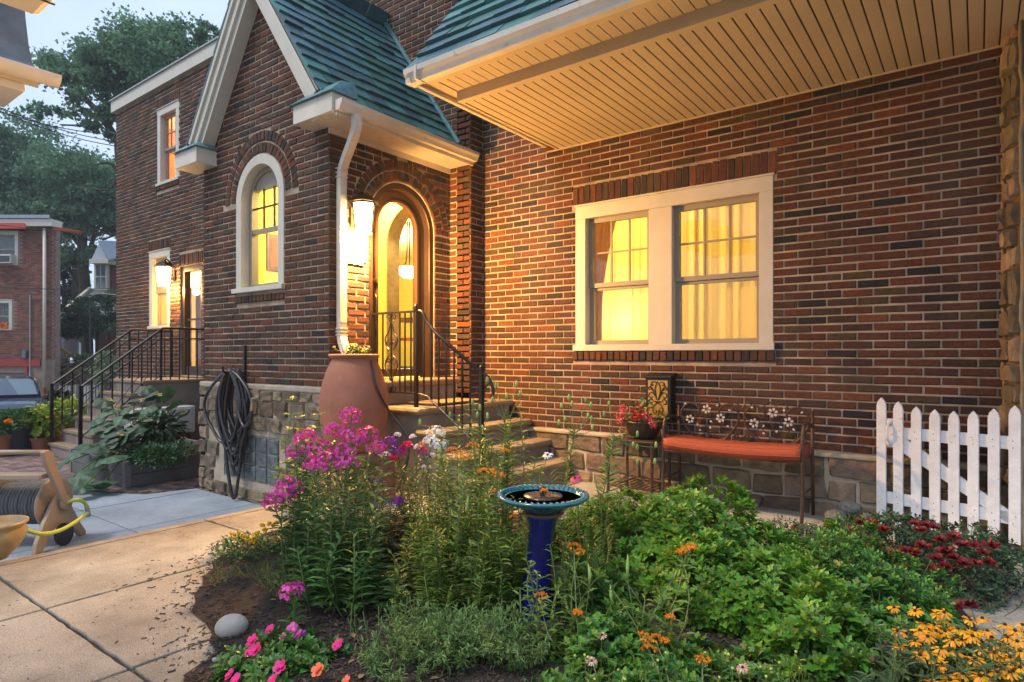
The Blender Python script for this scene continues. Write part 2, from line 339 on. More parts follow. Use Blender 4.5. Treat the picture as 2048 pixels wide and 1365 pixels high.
# ---------------------------------------------------------------- ground and paving
def ground_z(x, y):
    d = -SN * x + CS * y
    t = min(1, max(0, (-x - 13.5) / 6)); t = t*t*(3-2*t)
    z = GL - .03 - 1.25 * t if x < -4 else G - .2
    return z
xs = [-400,-200,-120,-80,-60,-45,-35,-30,-26,-23,-21,-20,-19,-18,-17,-16,-15,-14,-13.5,-12,-10,-8,-6,-4.84,-4.8,-2,0,2,5,10,30,100,400]
ys = [-400,-100,-30,-10,-4,0,2,4,6,8,12,18,26,40,80,160,400]
gm = MB(); gm.add([(x, y, ground_z(x, y)) for y in ys for x in xs], [(j*len(xs)+i, j*len(xs)+i+1, (j+1)*len(xs)+i+1, (j+1)*len(xs)+i) for j in range(len(ys)-1) for i in range(len(xs)-1)])
gm.build('ground', mat('ground_dirt', (.10,.10,.075), .95, var=.3, vscale=.8, bump=.4), kind='structure')
# garden bed outline
BED = [(-3.95,2.25), (-3.80,1.98), (-3.45,1.72), (-3.12,1.52), (-2.83,1.46), (-2.62,1.36), (-2.48,1.16), (-2.2,.85), (-1.9,.4), (-1.0,.1), (.55,.3), (.6,2.0), (.02,3.4), (-.15,4.35), (-.6,4.6), (-1.6,4.65), (-2.3,4.5), (-2.85,4.2), (-3.15,3.75), (-3.75,3.45), (-4.1,2.9), (-4.1,2.5)]
BEDV = [Vector((x, y, 0)) for x, y in BED]
def inbed(x, y):
    c = False; n = len(BED); j = n-1
    for i in range(n):
        xi, yi = BED[i]; xj, yj = BED[j]
        if (yi > y) != (yj > y) and x < (xj-xi)*(y-yi)/(yj-yi)+xi: c = not c
        j = i
    return c
def beddist(x, y):
    p = Vector((x, y, 0)); best = 9
    for i in range(len(BEDV)):
        a = BEDV[i]; b = BEDV[(i+1) % len(BEDV)]; ab = b-a; t = max(0, min(1, (p-a).dot(ab)/ab.length_squared)); best = min(best, (p-a-ab*t).length)
    return best
pv = MB(); pv.box((-4.84,-5,G-.22), (3,5.49,G-.012)); pave = pv.build('pavement', M_DARKGAP, kind='structure')
xg = [-4.835,-4.752,-3.765,-2.77,-1.77,-.77,.23,1.23,3]; yg = [-4.3,-2.95,-1.6,-.25,1.10,2.44,3.78,5.12,5.485]
g_ = .006
for i in range(len(xg)-1):
    for j in range(len(yg)-1):
        b = MB(); w = .0035 if i == 0 else .010; a0, a1, b0, b1 = xg[i]+w, xg[i+1]-(.0035 if i == 0 else .008), yg[j]+(.010 if i else .005), yg[j+1]-.008
        jj = lambda: rnd(-.0035,.0035) if i else rnd(-.001,.001); nn_ = 18
        per = [(a0+(a1-a0)*k/nn_, b0+jj()) for k in range(nn_)] + [(a1+jj(), b0+(b1-b0)*k/nn_) for k in range(nn_)] + [(a1+(a0-a1)*k/nn_, b1+jj()) for k in range(nn_)] + [(a0+jj(), b1+(b0-b1)*k/nn_) for k in range(nn_)]
        b.prism([(x_, y_, G-.06) for x_, y_ in per], (0,0,.06))
        b.build('slab', M_PAVE, pave, bevel=.006)
# ragged lips along the joints are the slab bevels; the bed
N = 64; bx = []; bm_ = MB(); cxb, cyb = -1.6, 2.3
ring = []
for i in range(len(BEDV)):
    a = BEDV[i]; b = BEDV[(i+1) % len(BEDV)]
    for k in range(3): ring.append(a.lerp(b, k/3) + Vector((rnd(-.02,.02), rnd(-.02,.02), 0)))
V = []; nr = len(ring)
for q, (f, h) in enumerate(((1., .004), (.93, .03), (.7, .06), (.4, .075), (.15, .08))):
    for p in ring: q_ = (cxb+(p.x-cxb)*f, cyb+(p.y-cyb)*f); V.append((*q_, G+(.004 if q == 0 else .006+min(.055, beddist(*q_)*.11)+rnd(-.004,.004))))
V.append((cxb, cyb, G+.061)); Fc = []
for q in range(4):
    for i in range(nr): Fc.append((q*nr+i, q*nr+(i+1) % nr, (q+1)*nr+(i+1) % nr, (q+1)*nr+i))
for i in range(nr): Fc.append((4*nr+i, 4*nr+(i+1) % nr, 5*nr))
bm_.add(V, Fc); bm_.build('garden_bed_soil', M_SOIL, kind='structure')
mc = SC()
cnt = 0
while cnt < 42000:
    x = rnd(-4.1, .3); y = rnd(.3, 4.6)
    far = math.hypot(x, y)
    ins = inbed(x, y); dd = beddist(x, y)
    if not ins:
        if dd > .45 or x > -1.2 or random.random() > math.exp(-dd*9)*.35: continue
        z = G + .002
    else:
        if far > 3.3 and random.random() < .6: continue
        z = G + .008 + min(.055, dd*.11)
    a = rnd(0, 6.28); L = rnd(.008, .030)*(1 if random.random() < .7 else .5); d = Vector((math.cos(a), math.sin(a), rnd(-.15,.35) if ins else 0))
    mc.leaf('chip', (x, y, z), d, (rnd(-.3,.3), rnd(-.3,.3), 1), L, L*rnd(.5,1.2)); cnt += 1
mc.build('bark_mulch', M_MULCH, kind='stuff', label='dark brown shredded bark mulch covering the garden bed and spilling onto the pale paving', cat='mulch')
dl = SC()
for i in range(420):
    x = rnd(-4.6,-2.2); y = rnd(.2,3.4)
    if inbed(x, y): continue
    a = rnd(0,6.28); dl.leaf('chip', (x, y, G+.001), (math.cos(a), math.sin(a), 0), (0,0,1), rnd(.004,.014))
dl.build('leaf_litter', M_MULCH, kind='stuff', label='small dark crumbs of bark scattered over the pale paving slabs', cat='litter')
# driveway concrete with scored joints, curved front against the brick pavers
dc = MB(); dc.box((-9.4,-6,GL-.1), (-4.845,3.62,GL-.012)); drive = dc.build('driveway', M_DARKGAP, kind='structure')
def curveX(y):  # boundary with the pavers
    return -7.15 - max(0, (3.6-y))*.28 - .9*max(0, min(1, (3.05-y)/.5))
dx = [-4.85,-5.95,-7.05]; dyy = [-3,-.9,.1,1.2,2.36,3.55]
for i in range(2):
    for j in range(len(dyy)-1):
        b = MB(); b.box((dx[i+1]+.006, dyy[j]+.006, GL-.05), (dx[i]-.006, dyy[j+1]-.006, GL)); b.build('slab', M_BLUEC, drive, bevel=.004)
for j in range(len(dyy)-1):
    y0, y1 = dyy[j]+.006, dyy[j+1]-.006; n = 12; P = [(-7.062, y0, GL-.05), (-7.062, y1, GL-.05)] + [(curveX(y1+(y0-y1)*k/n), y1+(y0-y1)*k/n, GL-.05) for k in range(n+1)]
    b = MB(); b.prism(P, (0,0,.05)); b.build('slab', M_BLUEC, drive)
# brick pavers
pb = MB(); pb.box((-14.2,-6,GL-.12), (-7.1,5.2,GL-.016)); pcourt = pb.build('brick_paving', M_DARKGAP, kind='structure')
M_PAVER = mat('paver', (.20,.13,.12), .9, col2=(.13,.10,.10), vscale=6, bump=.4, island=.35, hue=.03)
def boxmesh(name, m, ch=.0):
    b = MB(); b.box((-.5,-.5,-.5), (.5,.5,.5)); me = bpy.data.meshes.new(name); me.from_pydata(b.V, [], b.F); me.materials.append(m); return me
pme = boxmesh('paver', M_PAVER); pl = []
for j in range(-20, 50):
    for i in range(-2, 72):
        x = -14.1 + i*.205 + (.1 if j % 2 else 0); y = -1 + j*.103
        if x > curveX(y)-.1 or x < -14.1 or y > 5.1 or y < -3: continue
        c = proj((x, y, GL)); a = 0
        if 0 < c[0] < 420 and 900 < c[1] < 1100: a = 1/c[2]
        pl.append((a, x, y))
pl.sort(reverse=True); st = SC()
tpl('unitbox', *(lambda b: (b.V, b.F))(MB().box((-.5,-.5,-.5), (.5,.5,.5))))
for k, (a, x, y) in enumerate(pl):
    dz = rnd(-.003,.003)
    if k < 300:
        o = bpy.data.objects.new('paver', pme); link(o); o.parent = pcourt; o.location = (x, y, GL-.02+dz); o.scale = (.197,.095,.04)
    else: st.add('unitbox', (x, y, GL-.02+dz), (.197,0,0), (0,.095,0), (0,0,.04))
st.build('far_pavers', M_PAVER, pcourt, kind='stuff')
# ================================================================ the brick house
house = thing('brick_house', 'dark red brick house with slate roofed arched entry gable, stone base and lit yellow windows', 'house', (-4.83, 5.5, G))
class Frame:
    def __init__(s, O, U, N): s.O = Vector(O); s.U = Vector(U); s.N = Vector(N)
    def p(s, u, z, n=0): return Vector((s.O.x + s.U.x*u + s.N.x*n, s.O.y + s.U.y*u + s.N.y*n, z))
FM = Frame((0,D,0), (1,0,0), (0,-1,0))        # main wall, u = X
FP = Frame((0,YP,0), (1,0,0), (0,-1,0))       # upper / wing wall
FG = Frame((0,YG,0), (1,0,0), (0,-1,0))       # gable
FD = Frame((XD,0,0), (0,1,0), (1,0,0))        # door wall, u = Y
FC = Frame((XC,0,0), (0,1,0), (1,0,0))        # return of the pilaster
FL = Frame((-7.144,0,0), (0,-1,0), (-1,0,0))  # far side of the vestibule
def rect(u0, u1, z0, z1): return dict(u0=u0, u1=u1, z0=z0, top=lambda u: z1, z1=z1, arch=None)
def arch(uc, r, z0, zs):
    return dict(u0=uc-r, u1=uc+r, z0=z0, top=lambda u: zs+math.sqrt(max(0, r*r-(u-uc)**2)), z1=zs+r, arch=(uc, r, zs))
def backing(name, fr, u0, u1, z0, ztop, holes, th=.2, m=None, parent=None):
    """mortar backed wall with real openings; ztop: function of u"""
    cuts = {u0, u1}
    for h in holes:
        cuts |= {h['u0'], h['u1']}
        if h['arch']: cuts |= {h['arch'][0] - h['arch'][1]*math.cos(math.pi*k/24) for k in range(25)}
    if ztop(u0) != ztop((u0+u1)/2): cuts |= {(u0+u1)/2}
    cuts |= set(APEX) if fr is FG else set()
    cuts = sorted(c for c in cuts if u0-1e-6 <= c <= u1+1e-6)
    b = MB()
    for a, c in zip(cuts[:-1], cuts[1:]):
        if c-a < 1e-5: continue
        mid = (a+c)/2; hs = sorted([h for h in holes if h['u0'] < mid < h['u1']], key=lambda h: h['z0'])
        lo = (z0, z0); segs = []
        for h in hs: segs.append((lo, (h['z0'], h['z0']))); lo = (h['top'](a), h['top'](c))
        segs.append((lo, (ztop(a), ztop(c))))
        for (l0, l1), (t0, t1) in segs:
            if t0-l0 < 1e-4 and t1-l1 < 1e-4: continue
            b.hexa([fr.p(a, l0), fr.p(c, l1), fr.p(c, l1, -th), fr.p(a, l0, -th), fr.p(a, t0), fr.p(c, t1), fr.p(c, t1, -th), fr.p(a, t0, -th)])
    return b.build(name, m or M_MORTAR, parent or house)
APEX = [-5.93]
BR = []   # (wall object, centre, X axis unit, Z axis unit, normal, lx, lz)
CO = .0677
def lay(wall, fr, u0, u1, z0, ztop, holes, zoff=0, proud=.008, Lb=.2032):
    k = 0; z = z0
    while True:
        zc = z + CO/2
        # allowed intervals on this course
        if zc > max(ztop(u) for u in (u0, u1, *APEX)): break
        iv = [(u0, u1)]
        if fr is FG:
            # sloping gable: intersect
            us = [u for u in np.linspace(u0, u1, 200) if ztop(u) >= z + CO - .01]
            if not us: break
            iv = [(min(us), max(us))]
        elif ztop(u0) < zc: break
        for h in holes:
            zt = z + .01; zu = z + CO - .004
            if zu <= h['z0'] or zt >= h['z1']: continue
            if h['arch'] and zc > h['arch'][2]:
                uc, r, zs = h['arch']; q = r*r - (zc-zs)**2
                if q <= 0: continue
                a, c = uc-math.sqrt(q), uc+math.sqrt(q)
            else: a, c = h['u0'], h['u1']
            nv = []
            for (s, e) in iv:
                if c <= s or a >= e: nv.append((s, e)); continue
                if a > s: nv.append((s, a))
                if c < e: nv.append((c, e))
            iv = nv
        off = (k % 2) * .1066 + (.0 if k % 6 else .0)
        L = Lb + .0107
        for (s, e) in iv:
            i = math.floor((s - u0 - off)/L) - 1
            while True:
                a = u0 + off + i*L; c = a + Lb - .002
                if a > e: break
                a2 = max(a, s + (.003 if s > u0+1e-6 else 0)); c2 = min(c, e - (.003 if e < u1-1e-6 else 0))
                if c2 - a2 > .03:
                    j = rnd(-.0025,.0025)
                    BR.append((wall, fr.p((a2+c2)/2, z + CO/2 + rnd(-.0015,.0015), proud + rnd(-.0025,.0025)), fr.U, Vector((0,0,1)), fr.N, c2-a2+j*.5, .0545+rnd(-.002,.002)))
                i += 1
        z += CO; k += 1
def soldiers(wall, fr, u0, u1, z0, z1, w=.0677, proud=.01):
    n = round((u1-u0)/w); w = (u1-u0)/n
    for i in range(n):
        BR.append((wall, fr.p(u0+(i+.5)*w, (z0+z1)/2, proud+rnd(-.003,.003)), fr.U, Vector((0,0,1)), fr.N, w-.011, z1-z0-.008))
def voussoirs(wall, fr, uc, zs, r0, r1, a0=0., a1=math.pi, proud=.01):
    n = max(4, round((a1-a0)*(r0+r1)/2/.068)); da = (a1-a0)/n
    for i in range(n):
        a = a0+(i+.5)*da; rad = fr.U*math.cos(a) + Vector((0,0,1))*math.sin(a); tan = fr.U*math.sin(a) - Vector((0,0,1))*math.cos(a)
        p = fr.p(uc, zs, proud+rnd(-.003,.003)) + rad*(r0+r1)/2
        BR.append((wall, p, tan, rad, fr.N, da*(r0+r1)/2-.011, r1-r0-.010))
# ---- openings (measured)
XW0, XW1, ZW0, ZW1 = -3.30, -1.375, .04, 1.51
UPW = (-12.10, -11.27, 3.09, 4.49); LOW = (-12.43, -11.60, .48, 1.91); SD = (-11.23, -10.46, -.36, 1.55)
AW = (-6.0, .447, .66, 1.645); DR = (4.55, .463, -.25, 1.335)
ZTOP = 5.35; ZSB = -.77
rake_z = lambda u: 4.04 - 1.43*abs(u+5.93)
FLAT = lambda z: (lambda u: z)
w_main = backing('main_wall', FM, XC-.02, .9, G-.3, FLAT(ZTOP), [rect(XW0, XW1, ZW0, ZW1)])
w_wing = backing('wing_wall', FP, -13.9, XC-.008, GL-.3, FLAT(4.87), [rect(*UPW), rect(*LOW), rect(*SD), arch(-5.42, .46, -.25, 1.35)])
w_wing2 = backing('upper_wall', FP, -9.5, XC-.0085, 4.872, FLAT(5.6), [])
w_gable = backing('gable_wall', FG, -7.136, XD-.008, -.31, rake_z, [arch(*AW)])
w_door = backing('door_wall', FD, YG+.2, YP-.001, -.5, FLAT(2.2), [arch(*DR)])
w_left = backing('side_wall', FL, -YP+.001, -YG-.2, GL-.3, FLAT(2.2), [])
w_ret = MB().box((XC-.2, YP, -1.2), (XC-.0005, D+.05, ZTOP)).build('pilaster_return', M_MORTAR, house)
wend = MB().box((-13.9, YP+.2, GL-.3), (-13.7, 12, 4.87)).build('wing_end_wall', M_BRICK, house)
MB().box((-13.8, YP+.2, 4.80), (XC, 12, 4.87)).build('flat_roof', mat('roof_felt', (.06,.06,.065), .9), house)
# ---- courses
lay(w_main, FM, XC, .15, ZSB, FLAT(5.2), [rect(XW0-.0, XW1+.0, ZW0, ZW1), rect(XW0-.03, XW1+.03, ZW1, ZW1+.21), rect(XW0-.03, XW1+.02, ZW0-.1, ZW0)], Lb=.205)
soldiers(w_main, FM, XW0-.03, XW1+.03, ZW1+.004, ZW1+.21); soldiers(w_main, FM, XW0-.03, XW1+.02, ZW0-.1, ZW0-.004, proud=.03)
S0 = -.4385
wl = [rect(*UPW), rect(UPW[0]-.03, UPW[1]+.03, UPW[3], UPW[3]+.21), rect(UPW[0]-.02, UPW[1]+.02, UPW[2]-.09, UPW[2]),
      rect(*LOW), rect(LOW[0]-.03, LOW[1]+.03, LOW[3], LOW[3]+.21), rect(LOW[0]-.02, LOW[1]+.02, LOW[2]-.09, LOW[2]), rect(*SD), rect(SD[0]-.03, SD[1]+.03, SD[3], SD[3]+.21)]
lay(w_wing, FP, -13.9, -7.15, S0, FLAT(4.85), wl)
for W in (UPW, LOW): soldiers(w_wing, FP, W[0]-.03, W[1]+.03, W[3]+.004, W[3]+.21); soldiers(w_wing, FP, W[0]-.02, W[1]+.02, W[2]-.09, W[2]-.004, proud=.025)
soldiers(w_wing, FP, SD[0]-.03, SD[1]+.03, SD[3]+.004, SD[3]+.21)
lay(w_wing, FP, -7.15, XC, S0+39*CO, FLAT(4.85), []); lay(w_wing2, FP, -9.5, XC, S0+79*CO, FLAT(5.5), [])
lay(w_wing, FP, XD, XC, S0, FLAT(S0+39*CO-.03), [])
lay(w_gable, FG, -7.144, XD, -.305, rake_z, [arch(AW[0], .69, AW[3], AW[3]), rect(AW[0]-.45, AW[0]+.45, AW[2]-.12, AW[3])])
voussoirs(w_gable, FG, AW[0], AW[3], .452, .568); voussoirs(w_gable, FG, AW[0], AW[3], .572, .688)
soldiers(w_gable, FG, AW[0]-.46, AW[0]+.45, AW[2]-.11, AW[2]-.03, proud=.02)
lay(w_door, FD, YG-.008, YP, S0, FLAT(2.14), [arch(DR[0], .70, DR[3], DR[3]), rect(DR[0]-.466, DR[0]+.466, -.6, DR[3])])
voussoirs(w_door, FD, DR[0], DR[3], .468, .582); voussoirs(w_door, FD, DR[0], DR[3], .586, .698)
lay(w_ret, FC, YP, D, ZSB, FLAT(5.2), [])
lay(w_left, FL, -YP, -YG, S0, FLAT(2.14), [])
# brick shapes: 3 worn variants, chamfered
def brickmesh(i):
    r = random.Random(i); c = .05; cz = .1; j = lambda s: r.uniform(-s, s)
    V = [(-.5,0,-.5), (.5,0,-.5), (.5,0,.5), (-.5,0,.5)]      # at the mortar plane depth y=0..  (y is into the wall)
    V = [(-.5+j(.004), 1, -.5), (.5, 1, -.5), (.5, 1, .5), (-.5, 1, .5),
         (-.5, .25, -.5+j(.03)), (.5, .25, -.5+j(.03)), (.5, .25, .5+j(.03)), (-.5, .25, .5+j(.03)),
         (-.5+.02+j(.012), j(.09), -.5+.10+j(.05)), (.5-.02+j(.012), j(.09), -.5+.10+j(.05)), (.5-.02+j(.012), j(.09), .5-.10+j(.05)), (-.5+.02+j(.012), j(.09), .5-.10+j(.05))]
    F = [(0,1,5,4), (1,2,6,5), (2,3,7,6), (3,0,4,7), (4,5,9,8), (5,6,10,9), (6,7,11,10), (7,4,8,11), (8,9,10,11)]
    return V, F
BM = []
for i in range(5):
    V, F = brickmesh(i); tpl('brick%d' % i, V, F)
    me = bpy.data.meshes.new('brick'); me.from_pydata(V, [], F); me.materials.append(M_BRICK); BM.append(me)
DEP = .028
def bscore(e):
    c = proj(e[1])
    if not (0 < c[0] < 2048 and 0 < c[1] < 1365) or c[2] < .5: return 0
    v = -Vector(e[1]).normalized(); f = e[4].dot(v)
    if f <= 0: return 0
    x, y = c[0], c[1]
    if y > 1000 or (430 < x < 640 and y > 760): return 0
    # behind the overhanging roof
    if e[0] is w_main and e[1].z > 2.13: return 0
    if e[0] in (w_wing, w_wing2) and x > 930: return 0
    if x > 1750 and y > 840: return 0
    return e[5]*e[6]*f/c[2]**2
sc_ = sorted(range(len(BR)), key=lambda i: -bscore(BR[i])); chosen = set(sc_[:300]); bulk = {}
for i, (wall, p, ux, uz, n, lx, lz) in enumerate(BR):
    k = i % 5
    if i in chosen:
        o = bpy.data.objects.new('brick', BM[k]); link(o); o.parent = wall
        R = Matrix(((ux.x*lx, -n.x*DEP, uz.x*lz, p.x), (ux.y*lx, -n.y*DEP, uz.y*lz, p.y), (ux.z*lx, -n.z*DEP, uz.z*lz, p.z), (0,0,0,1)))
        o.matrix_parent_inverse = Matrix(); o.matrix_local = R
    else: bulk.setdefault(wall, SC()).add('brick%d' % k, p, ux*lx, -n*DEP, uz*lz)
for wall, s in bulk.items(): s.build('brickwork', M_BRICK, wall, kind='stuff')
# ---- stone bases: rough coursed rubble, each stone a piece
def stone_tpl(seed):
    r = random.Random(seed); V = []; F = []; us = [-.5,-.44,-.15,.15,.44,.5]; ws = [-.5,-.41,0,.41,.5]; nx, nz = 5, 4
    sk = [(r.uniform(-.09,.05), r.uniform(-.13,.07)) for _ in range(4)]   # how far each corner is knocked back
    for j in range(nz+1):
        for i in range(nx+1):
            u, w = us[i], ws[j]; e = (i in (0, nx)) or (j in (0, nz)); fu = u+.5; fw_ = w+.5
            kx = (1-fw_)*((1-fu)*sk[0][0]-fu*sk[1][0]) + fw_*((1-fu)*sk[2][0]-fu*sk[3][0]); kz = (1-fu)*((1-fw_)*sk[0][1]-fw_*sk[2][1]) + fu*((1-fw_)*sk[1][1]-fw_*sk[3][1])
            V.append((u-kx*.7 + r.uniform(-.012,.012), 1. if e else r.uniform(-.3,.35), w-kz*.7 + r.uniform(-.03,.03)))
    for j in range(nz):
        for i in range(nx): a = j*(nx+1)+i; F.append((a, a+1, a+nx+2, a+nx+1))
    return V, F
SM = []
for i in range(8):
    V, F = stone_tpl(100+i); tpl('stone%d' % i, V, F)
    me = bpy.data.meshes.new('stone'); me.from_pydata(V, [], F); me.materials.append(M_STONE); SM.append(me)
def masonry(name, fr, u0, u1, z0, z1, holes=(), rows=(.10,.17), wid=(.16,.40), parent=None, th=.2, one_by_one=True, rough=.5, m=M_SMORTAR, back=True):
    par = parent or house
    hl = [rect(*h) for h in holes]
    wall = backing(name, fr, u0, u1, z0, FLAT(z1), hl, th, m, par) if back else par
    z = z1; S = SC(); n = 0
    while z > z0 + .05:
        h = rnd(*rows)
        if z-h < z0+.04: h = z-z0
        u = u0 - rnd(0,.1)
        while u < u1:
            w = rnd(*wid); a = max(u, u0); c = min(u+w, u1); zc = z-h/2
            ok = c-a > .05 and not any(a < H[1] and c > H[0] and z-h < H[3] and z > H[2] for H in holes)
            if ok:
                p = fr.p((a+c)/2, zc+rnd(-.008,.008), .0); k = random.randrange(8); hh = h*rnd(.93,1.03)-.004; ww = (c-a)-rnd(.002,.012); tz = rnd(-.05,.05)
                ux = (fr.U + Vector((0,0,tz))).normalized(); uz = (Vector((0,0,1)) - fr.U*tz).normalized(); dp = rnd(.03,.055)*rough*2
                if one_by_one:
                    o = bpy.data.objects.new('stone', SM[k]); link(o); o.parent = wall; q = p + fr.N*dp*.8; nn = fr.N
                    base = Matrix(((ux.x*ww, -nn.x*dp, uz.x*hh, q.x), (ux.y*ww, -nn.y*dp, uz.y*hh, q.y), (ux.z*ww, -nn.z*dp, uz.z*hh, q.z), (0,0,0,1)))
                    if wall in WLOC and WLOC[wall].length > 0: base = Matrix.Translation(-WLOC[wall]) @ base
                    o.matrix_local = base
                else: S.add('stone%d' % k, p + fr.N*dp*.8, ux*ww, -fr.N*dp, uz*hh)
                n += 1
            u += w
        z -= h
    if not one_by_one: S.build('rubble', M_STONE, wall, kind='stuff')
    return wall
masonry('stone_base_wall', Frame((0,D-.02,0), (1,0,0), (0,-1,0)), -4.1, .2, G-.05, ZSB-.02, rows=(.11,.19), wid=(.18,.48), th=.1, rough=.35)
MB().box((XC, D-.055, ZSB-.045), (.2, D+.02, ZSB-.005)).build('mortar_ledge', M_SMORTAR, house, bevel=.012)
FGs = Frame((0,YG-.03,0), (1,0,0), (0,-1,0)); bw = (-6.66, -5.6, -1.33, -.84)
masonry('gable_stone_base', FGs, -7.17, XD+.02, GL-.05, -.36, holes=[bw], rows=(.10,.18), wid=(.14,.36), th=.1, rough=.4)
masonry('gable_stone_side', Frame((XD+.03,0,0), (0,1,0), (1,0,0)), YG-.03, 4.02, GL-.05, -.36, th=.1, rough=.4)
masonry('gable_far_side', Frame((-7.17,0,0), (0,-1,0), (-1,0,0)), -YP, -YG+.03, GL-.05, -.36, th=.1, one_by_one=False)
MB().box((-7.18, YG-.045, -.365), (XD+.045, YG+.05, -.305)).build('mortar_ledge', M_SMORTAR, house, bevel=.015)
masonry('wing_stone_base', Frame((0,YP-.02,0), (1,0,0), (0,-1,0)), -13.9, -7.2, GL-.1, S0-.02, th=.1, rough=.4, one_by_one=False)
# glass block basement window
gb = MB().box((bw[0], YG-.02, bw[2]), (bw[1], YG+.04, bw[3])).build('basement_window', M_SMORTAR, house)
M_GB = mat('glass_block', (.10,.115,.12), .12, var=.5, vscale=14, spec=.8, bump=.8, bscale=18)
for i in range(5):
    for j in range(3):
        a = bw[0]+.02+i*.21; z = bw[2]+.02+j*.155
        MB().box((a, YG-.045, z), (a+.195, YG-.015, z+.142)).build('glass_block', M_GB, gb, bevel=.012)
# ================================================================ windows
M_FR = M_WHITE; M_SASH = mat('sash_tan', (.27,.24,.185), .5)
def sash_window(name, fr, u0, u1, z0, z1, cas=.1, top=.1, sill=.05, rec=.09, grid=(3,2), mull=None, frm=M_FR, split=.5, parent=house, glass=M_GLASS, grid_low=None):
    """casing proud in the opening, two sashes set back, muntins, panes"""
    b = MB(); P = fr.p
    def bx(b, a, c, l, t, n0, n1): b.hexa([P(a,l,n0), P(c,l,n0), P(c,l,n1), P(a,l,n1), P(a,t,n0), P(c,t,n0), P(c,t,n1), P(a,t,n1)])
    bx(b, u0, u0+cas, z0+sill, z1-top, -.15, .004); bx(b, u1-cas, u1, z0+sill, z1-top, -.15, .004); bx(b, u0, u1, z1-top, z1, -.15, .006)
    bx(b, u0-.015, u1+.015, z0, z0+sill, -.15, .035)
    bx(b, u0-.012, u1+.012, z1, z1+.016, -.02, .022)
    lights = [(u0+cas, u1-cas)]
    if mull: bx(b, mull[0], mull[1], z0+sill, z1-top, -.15, -.004); lights = [(u0+cas, mull[0]), (mull[1], u1-cas)]
    w = b.build(name, frm, parent, bevel=.003)
    for (a, c) in lights:
        l = z0+sill; t = z1-top; m = l+(t-l)*split; s = .045
        up = MB(); bx(up, a, a+s, m-.02, t, -.12, -rec+.02); bx(up, c-s, c, m-.02, t, -.12, -rec+.02); bx(up, a+s, c-s, t-s, t, -.12, -rec+.02); bx(up, a+s, c-s, m-.022, m+.022, -.12, -rec+.02)
        ua = up.build('upper_sash', M_SASH, w)
        lo = MB(); bx(lo, a, a+s, l, m-.022, -.14, -rec-.005); bx(lo, c-s, c, l, m-.022, -.14, -rec-.005); bx(lo, a+s, c-s, l, l+s, -.14, -rec-.005); bx(lo, a+s, c-s, m-.05, m-.023, -.14, -rec-.005)
        lo.build('lower_sash', M_SASH, w)
        mu = MB(); gx, gz = grid
        for i in range(1, gx): x = a+s+(c-a-2*s)*i/gx; bx(mu, x-.008, x+.008, m+.022, t-s, -.112, -rec)
        for j in range(1, gz): z = m+.022+(t-s-m-.022)*j/gz; bx(mu, a+s, c-s, z-.008, z+.008, -.1125, -rec+.0005)
        if gx > 1: mu.build('glazing_bars', M_SASH, w)
        for (aa, cc, ll, tt, nn) in ((a+s, c-s, m+.022, t-s, -.106), (a+s, c-s, l+s, m-.05, -.128)):
            g = MB(); bx(g, aa, cc, ll, tt, nn, nn+.004); g.build('pane', glass, w)
    return w
sash_window('double_window', FM, XW0, XW1, ZW0, ZW1, cas=.115, top=.13, sill=.06, mull=(-2.50,-2.27), split=.47)
sash_window('upper_window', FP, *UPW, cas=.12, top=.12, grid=(3,2))
sash_window('lower_window', FP, *LOW, cas=.12, top=.12, grid=(3,2))
# arched window
def arc_band(fr, uc, zs, r0, r1, n0, n1, z0, n=24):
    """jambs from z0 up and a half round head, as one band"""
    b = MB(); V = []; F = []
    pts = [(uc-r1, z0, uc-r0, z0)] + [(uc-r1*math.cos(math.pi*k/n), zs+r1*math.sin(math.pi*k/n), uc-r0*math.cos(math.pi*k/n), zs+r0*math.sin(math.pi*k/n)) for k in range(n+1)] + [(uc+r1, z0, uc+r0, z0)]
    for (a, za, c, zc) in pts: V += [fr.p(a, za, n1), fr.p(c, zc, n1), fr.p(c, zc, n0), fr.p(a, za, n0)]
    for i in range(len(pts)-1):
        for k in range(4): F.append((i*4+k, i*4+(k+1) % 4, i*4+4+(k+1) % 4, i*4+4+k))
    F += [(0,1,2,3), tuple(len(V)-4+k for k in (3,2,1,0))]
    return b.add(V, F)
uc, r, z0, zs = AW
aw = arc_band(FG, uc, zs, r-.105, r-.002, -.12, .012, z0+.05).build('arched_window', M_FR, house, bevel=.004)
MB().box((uc-r-.03, YG-.05, z0), (uc+r+.02, YG+.12, z0+.05)).build('window_sill', M_FR, aw, bevel=.004)
arc_band(FG, uc, zs, r-.16, r-.107, -.16, -.08, z0+.05).build('sash_frame', M_SASH, aw)
b = MB(); ri = r-.16
b.box((uc-ri, YG+.09, 1.30), (uc+ri, YG+.14, 1.345)); b.build('meeting_rail', M_SASH, aw); MB().box((uc-ri, YG+.10, z0+.05), (uc+ri, YG+.15, z0+.10)).build('bottom_rail', M_SASH, aw); MB().box((uc-ri, YG+.10, zs+.12), (uc+ri, YG+.15, zs+.30)).build('arch_panel', M_SASH, aw)
b = MB()
for i in (1, 2): x = uc-ri+2*ri*i/3; b.box((x-.008, YG+.10, 1.345), (x+.008, YG+.12, zs+.13))
b.box((uc-ri, YG+.1005, 1.565), (uc+ri, YG+.1205, 1.581)); b.build('glazing_bars', M_DARKWOOD, aw)
MB().box((uc-ri, YG+.13, z0+.1), (uc+ri, YG+.134, zs+.13)).build('pane', M_GLASS, aw)
